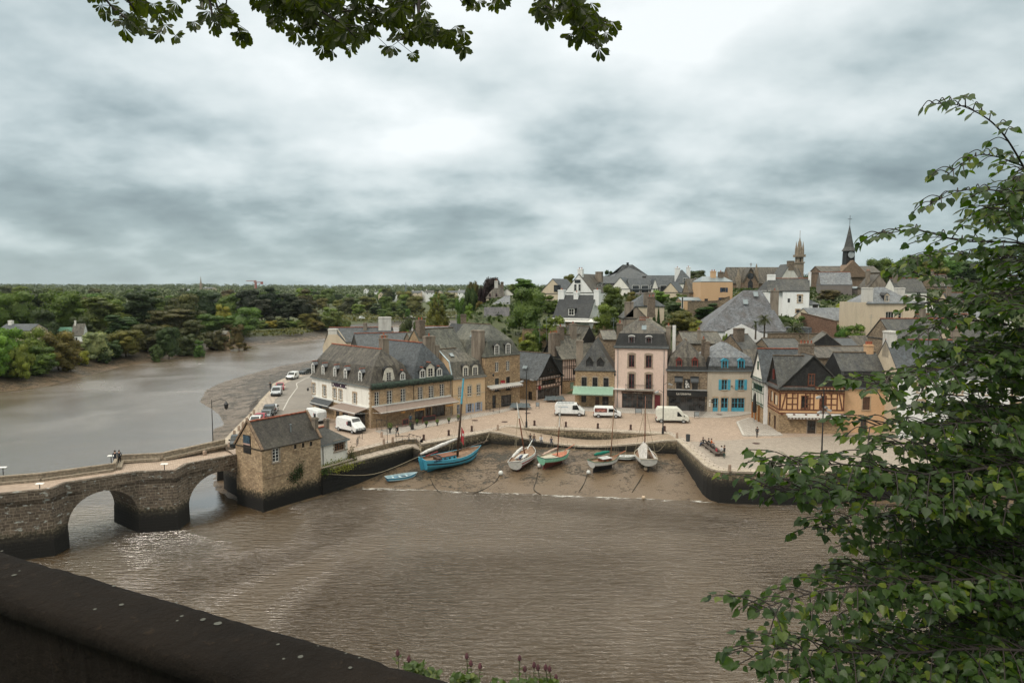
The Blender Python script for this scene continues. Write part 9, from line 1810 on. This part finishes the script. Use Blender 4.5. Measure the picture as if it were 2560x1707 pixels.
# ================================================================ the far bank: houses, spire, cranes, mast
def FH(c,x,yt,yb,wpx,Y,m_,rm,lb,ax='x',chim=1,z=None,lv=.42):
	h = Q(c,x - wpx / 2,x + wpx / 2,yb,Y,wpx / CR[c][2] / FP * Y * .8,yb + (yt - yb) * .55,m_,lb,random.Random(int(x)).uniform(-12,12),'far_house',fb=-9); hh = DP(c,x,yt,Y).z - (h.z0 + h.H)
	n = max(1,int(h.W / 5)); wn = [('f',h.W * (k + .3) / n,h.H * .35,h.W * (k + .3) / n + min(1.4,h.W * .2),h.H * .8) for k in range(n)]
	simple(h,[(0,0),('r',hh)],rm,ax,ridge=None,wn=wn,wk=dict(cols=1,rows=1,frame=M_white()),chim=((h.W * .1,h.D * .4,h.W * .1,h.D * .15,hh + 1.2,M_wht,0),) if chim else (),gm={'l': m_,'r': m_,'f': m_})
FH('H',715,475,700,105,262,M_wht2,M_slate_l,'white riverside house with slate roof among the left bank trees',chim=1); FH('H',600,510,640,160,266,M_cream,plain('copper_green',(.10,.26,.17),.6),'low house with green roof beside the white riverside house',chim=0); FH('H',130,482,600,300,236,M_cream,M_slate_n,'long low slate roof with brick chimneys at the left edge',chim=1); FH('H',40,370,480,110,300,M_wht,M_slate_p,'white house glimpsed through trees at the left edge',chim=0); FH('H',2020,540,600,120,300,M_rub,M_slate_l,'small ruined stone hut on the left bank',chim=0); FH('H',450,650,690,60,262,M_cream,M_slate_n,'garden wall gatehouse by the riverside garden',chim=0)
rh = random.Random(31); k = 0
for c,x,yt,yb,w,Y,lb in (('K',1295,185,232,50,900,'white gabled far house left of the tall mast'),('K',1360,190,235,80,910,'dark roofed far house below the mast'),('K',1430,185,215,90,920,'long dark roofed far house beside the mast'),('K',1615,172,215,90,880,'white gabled far house, first right of the mast'),('K',1665,168,208,60,890,'blue roofed far house in the middle of the far row'),('K',1745,168,212,80,880,'white far house with pointed gable and blue roof'),('K',1950,172,205,90,860,'flat white modern far house'),('K',2040,165,215,80,820,'slate roofed far house before the brown tree'),('K',1155,150,185,38,1300,'small square pale far tower'),('K',180,172,190,80,1500,'row of pale far roofs right of the crane'),('K',50,175,190,90,1500,'row of pale far roofs below the crane'),('K',1250,172,195,30,1000,'tiny white far gable'),('K',1820,165,195,60,950,'brown roofed far house between trees'),
	 ('H',1700,155,190,60,1400,'white far village house left of the spire'),('H',1780,165,195,60,1380,'second white far village house below the spire'),('H',1900,140,165,90,1500,'grey roofed far church nave beside the spire'),('H',2050,170,200,110,1350,'long white far building right of the spire'),('H',2120,165,215,40,1340,'white far gable right of the spire'),('H',2200,170,195,110,1400,'row of white far houses right of the spire'),('H',330,175,195,60,1300,'pale far roof on the left horizon'),('H',445,168,190,40,1300,'second pale far roof on the left horizon'),('H',1650,148,165,50,1600,'tiny far roof left of the village')): FH(c,x,yt,yb,w,Y,M_wht2 if k % 3 else M_cream,(M_slate_n,M_slate_p,M_slate)[k % 3],lb,'y' if k % 4 == 0 else 'x',chim=k % 2); k += 1
a,b = DP('H',1848,180,1450),DP('H',1848,40,1450); r = empty('far_church_spire',a,0,'slender stone church spire on the far left horizon','church'); h_ = b.z - a.z; w_ = 22 / 3.675 / FP * 1450 / 2; mb = MB(); mb.box(-w_,-w_,-20,w_,w_,h_ * .42,0,.4,.4); mb.build('tower',M_chl,r); mb = MB(); mb.lathe([(w_ * 1.05,h_ * .42),(w_ * .6,h_ * .62),(.15,h_)],(0,0,0),8); [mb.lathe([(.9,h_ * .42),(.1,h_ * .56)],(sx * w_ * .8,sy * w_ * .8,0),4) for sx in (-1,1) for sy in (-1,1)]; mb.build('spire',M_chl,r)
crr = C_('crane_red',(.30,.07,.05))
for c,x,yt,yb,jl,jr,lb,m_ in (('K',150,88,180,-22,62,'red tower crane on the far horizon',crr),('H',2345,75,130,-80,10,'pale red crane jib left of the red tower crane',C_('crane_pale',(.40,.22,.20)))):
	a,b = DP(c,x,yb,1600),DP(c,x,yt + 8,1600); r = empty('tower_crane',a,0,lb,'crane'); h_ = b.z - a.z; s_ = 1600 / FP / CR[c][2]; mb = MB(); mb.box(-1.2,-1.2,-25,1.2,1.2,h_); mb.build('tower',m_,r); mb = MB(); mb.beam((jl * s_,0,h_),(jr * s_,0,h_ + 1),1.8,1.6); mb.box(jr * s_ - 5,-2,h_ - 4,jr * s_,2,h_ + 1.5); mb.build('jib',m_,r)
a,b = DP('K',1524,200,950),DP('K',1524,92,950); r = empty('telecom_mast',a,0,'thin pale telecom mast on the horizon','mast'); mb = MB(); mb.tube([(0,0,-5),(0,0,(b.z - a.z) * .6),(0,0,b.z - a.z)],[1.1,.7,.25],6); mb.build('pole',M_zinc(),r)
# television aerials and cobbled details
for c,x,yt,yb,Y in (('A',1793,20,120,141),('F',808,590,740,156),('F',742,650,745,156),('C',1335,170,265,131),('F',1465,600,740,150),('Q',662,545,640,157)):
	a,b = DP(c,x,yb,Y),DP(c,x,yt,Y); r = empty('television_aerial',a,0,f'thin television aerial rising above the roofs near {dict(A="the tall stone house", F="the hillside chimneys", C="the inn chimney", Q="the beige house")[c]}','aerial','television aerials on the roofs'); h_ = b.z - a.z; mb = MB(); mb.tube([(0,0,-2.5),(0,0,h_)],.03,4); [mb.box(-.6,-.02,h_ - .2 - k * .3,.6,.02,h_ - .17 - k * .3) for k in range(3)]; mb.build('pole',M_zinc(),r)
for c,x,y,w_ in (('C',465,1003,'on the pale pavement by the turquoise doors'),('C',825,1285,'on the paved square below the walking person'),('B',275,1228,'on the cobbles left of the lamp post'),('B',535,1132,'in front of the timbered shop'),('A',2005,1212,'on the pavement before the beige house')):
	r = thing('manhole_cover',c,x,y,.16 if x == 465 else .03,'rusty brown manhole cover ' + w_,'manhole cover','manhole covers on the square'); mb = MB(); mb.lathe([(.55,0),(.55,.012)],(0,0,0),16); mb.build('lid',M_irn,r)
rt = random.Random(5)
for k in range(12):
	c,x,y,w_ = (('B',1130 + k * 55,1045,'under the green awning') if k < 6 else ('C',30 + (k - 6) * 40,960,'before the black restaurant')); q = G(c,x,y,.14); r = empty('cafe_chair',q,rt.uniform(0,6),'brown cafe chair ' + w_,'chair','cafe chairs on the terraces'); mb = MB(); mb.box(-.2,-.2,.42,.2,.2,.46); mb.build('seat',M_brown,r); mb = MB(); mb.box(-.2,.17,.5,.2,.2,.9); mb.build('backrest',M_brown,r)
	for a,b in ((-.18,-.18),(.18,-.18),(-.18,.18),(.18,.18)): mb = MB(); mb.tube([(a,b,0),(a,b,.42)],.02,4); mb.build('leg',M_dark(),r)
# ================================================================ air
hz = MB(); hz.box(-7500,-150,-8,7500,9800,75); ho = hz.build('haze',None or plain('tmp_',(1,1,1))); ho.data.materials.clear()
m = bpy.data.materials.new('haze'); m.use_nodes = True; t = m.node_tree; t.nodes.clear(); pv = t.nodes.new('ShaderNodeVolumePrincipled'); pv.inputs['Color'].default_value = (.82,.90,.95,1); pv.inputs['Density'].default_value = 0.000035
ou = t.nodes.new('ShaderNodeOutputMaterial'); t.links.new(pv.outputs[0],ou.inputs['Volume']); ho.data.materials.append(m); tag(ho,'thin pale haze over the far woods','haze',kind='stuff')
# labels that several look-alikes share get their order in the picture
from collections import defaultdict
dd = defaultdict(list)
for o in list(COL.objects):
	if o.parent is None and 'label' in o and o.get('kind') is None: dd[o['label']].append(o)
ORD = ['first','second','third','fourth','fifth','sixth','seventh','eighth','ninth','tenth','eleventh','twelfth','thirteenth','fourteenth','fifteenth','sixteenth']
for lb,os_ in dd.items():
	if len(os_) > 1:
		os_.sort(key=lambda o: o.location.x / max(1,o.location.y))
		for i,o in enumerate(os_): o['label'] = ('leftmost ' if i == 0 else ('rightmost ' if i == len(os_) - 1 else (ORD[i] if i < 16 else str(i + 1) + 'th') + ' from left, ')) + lb
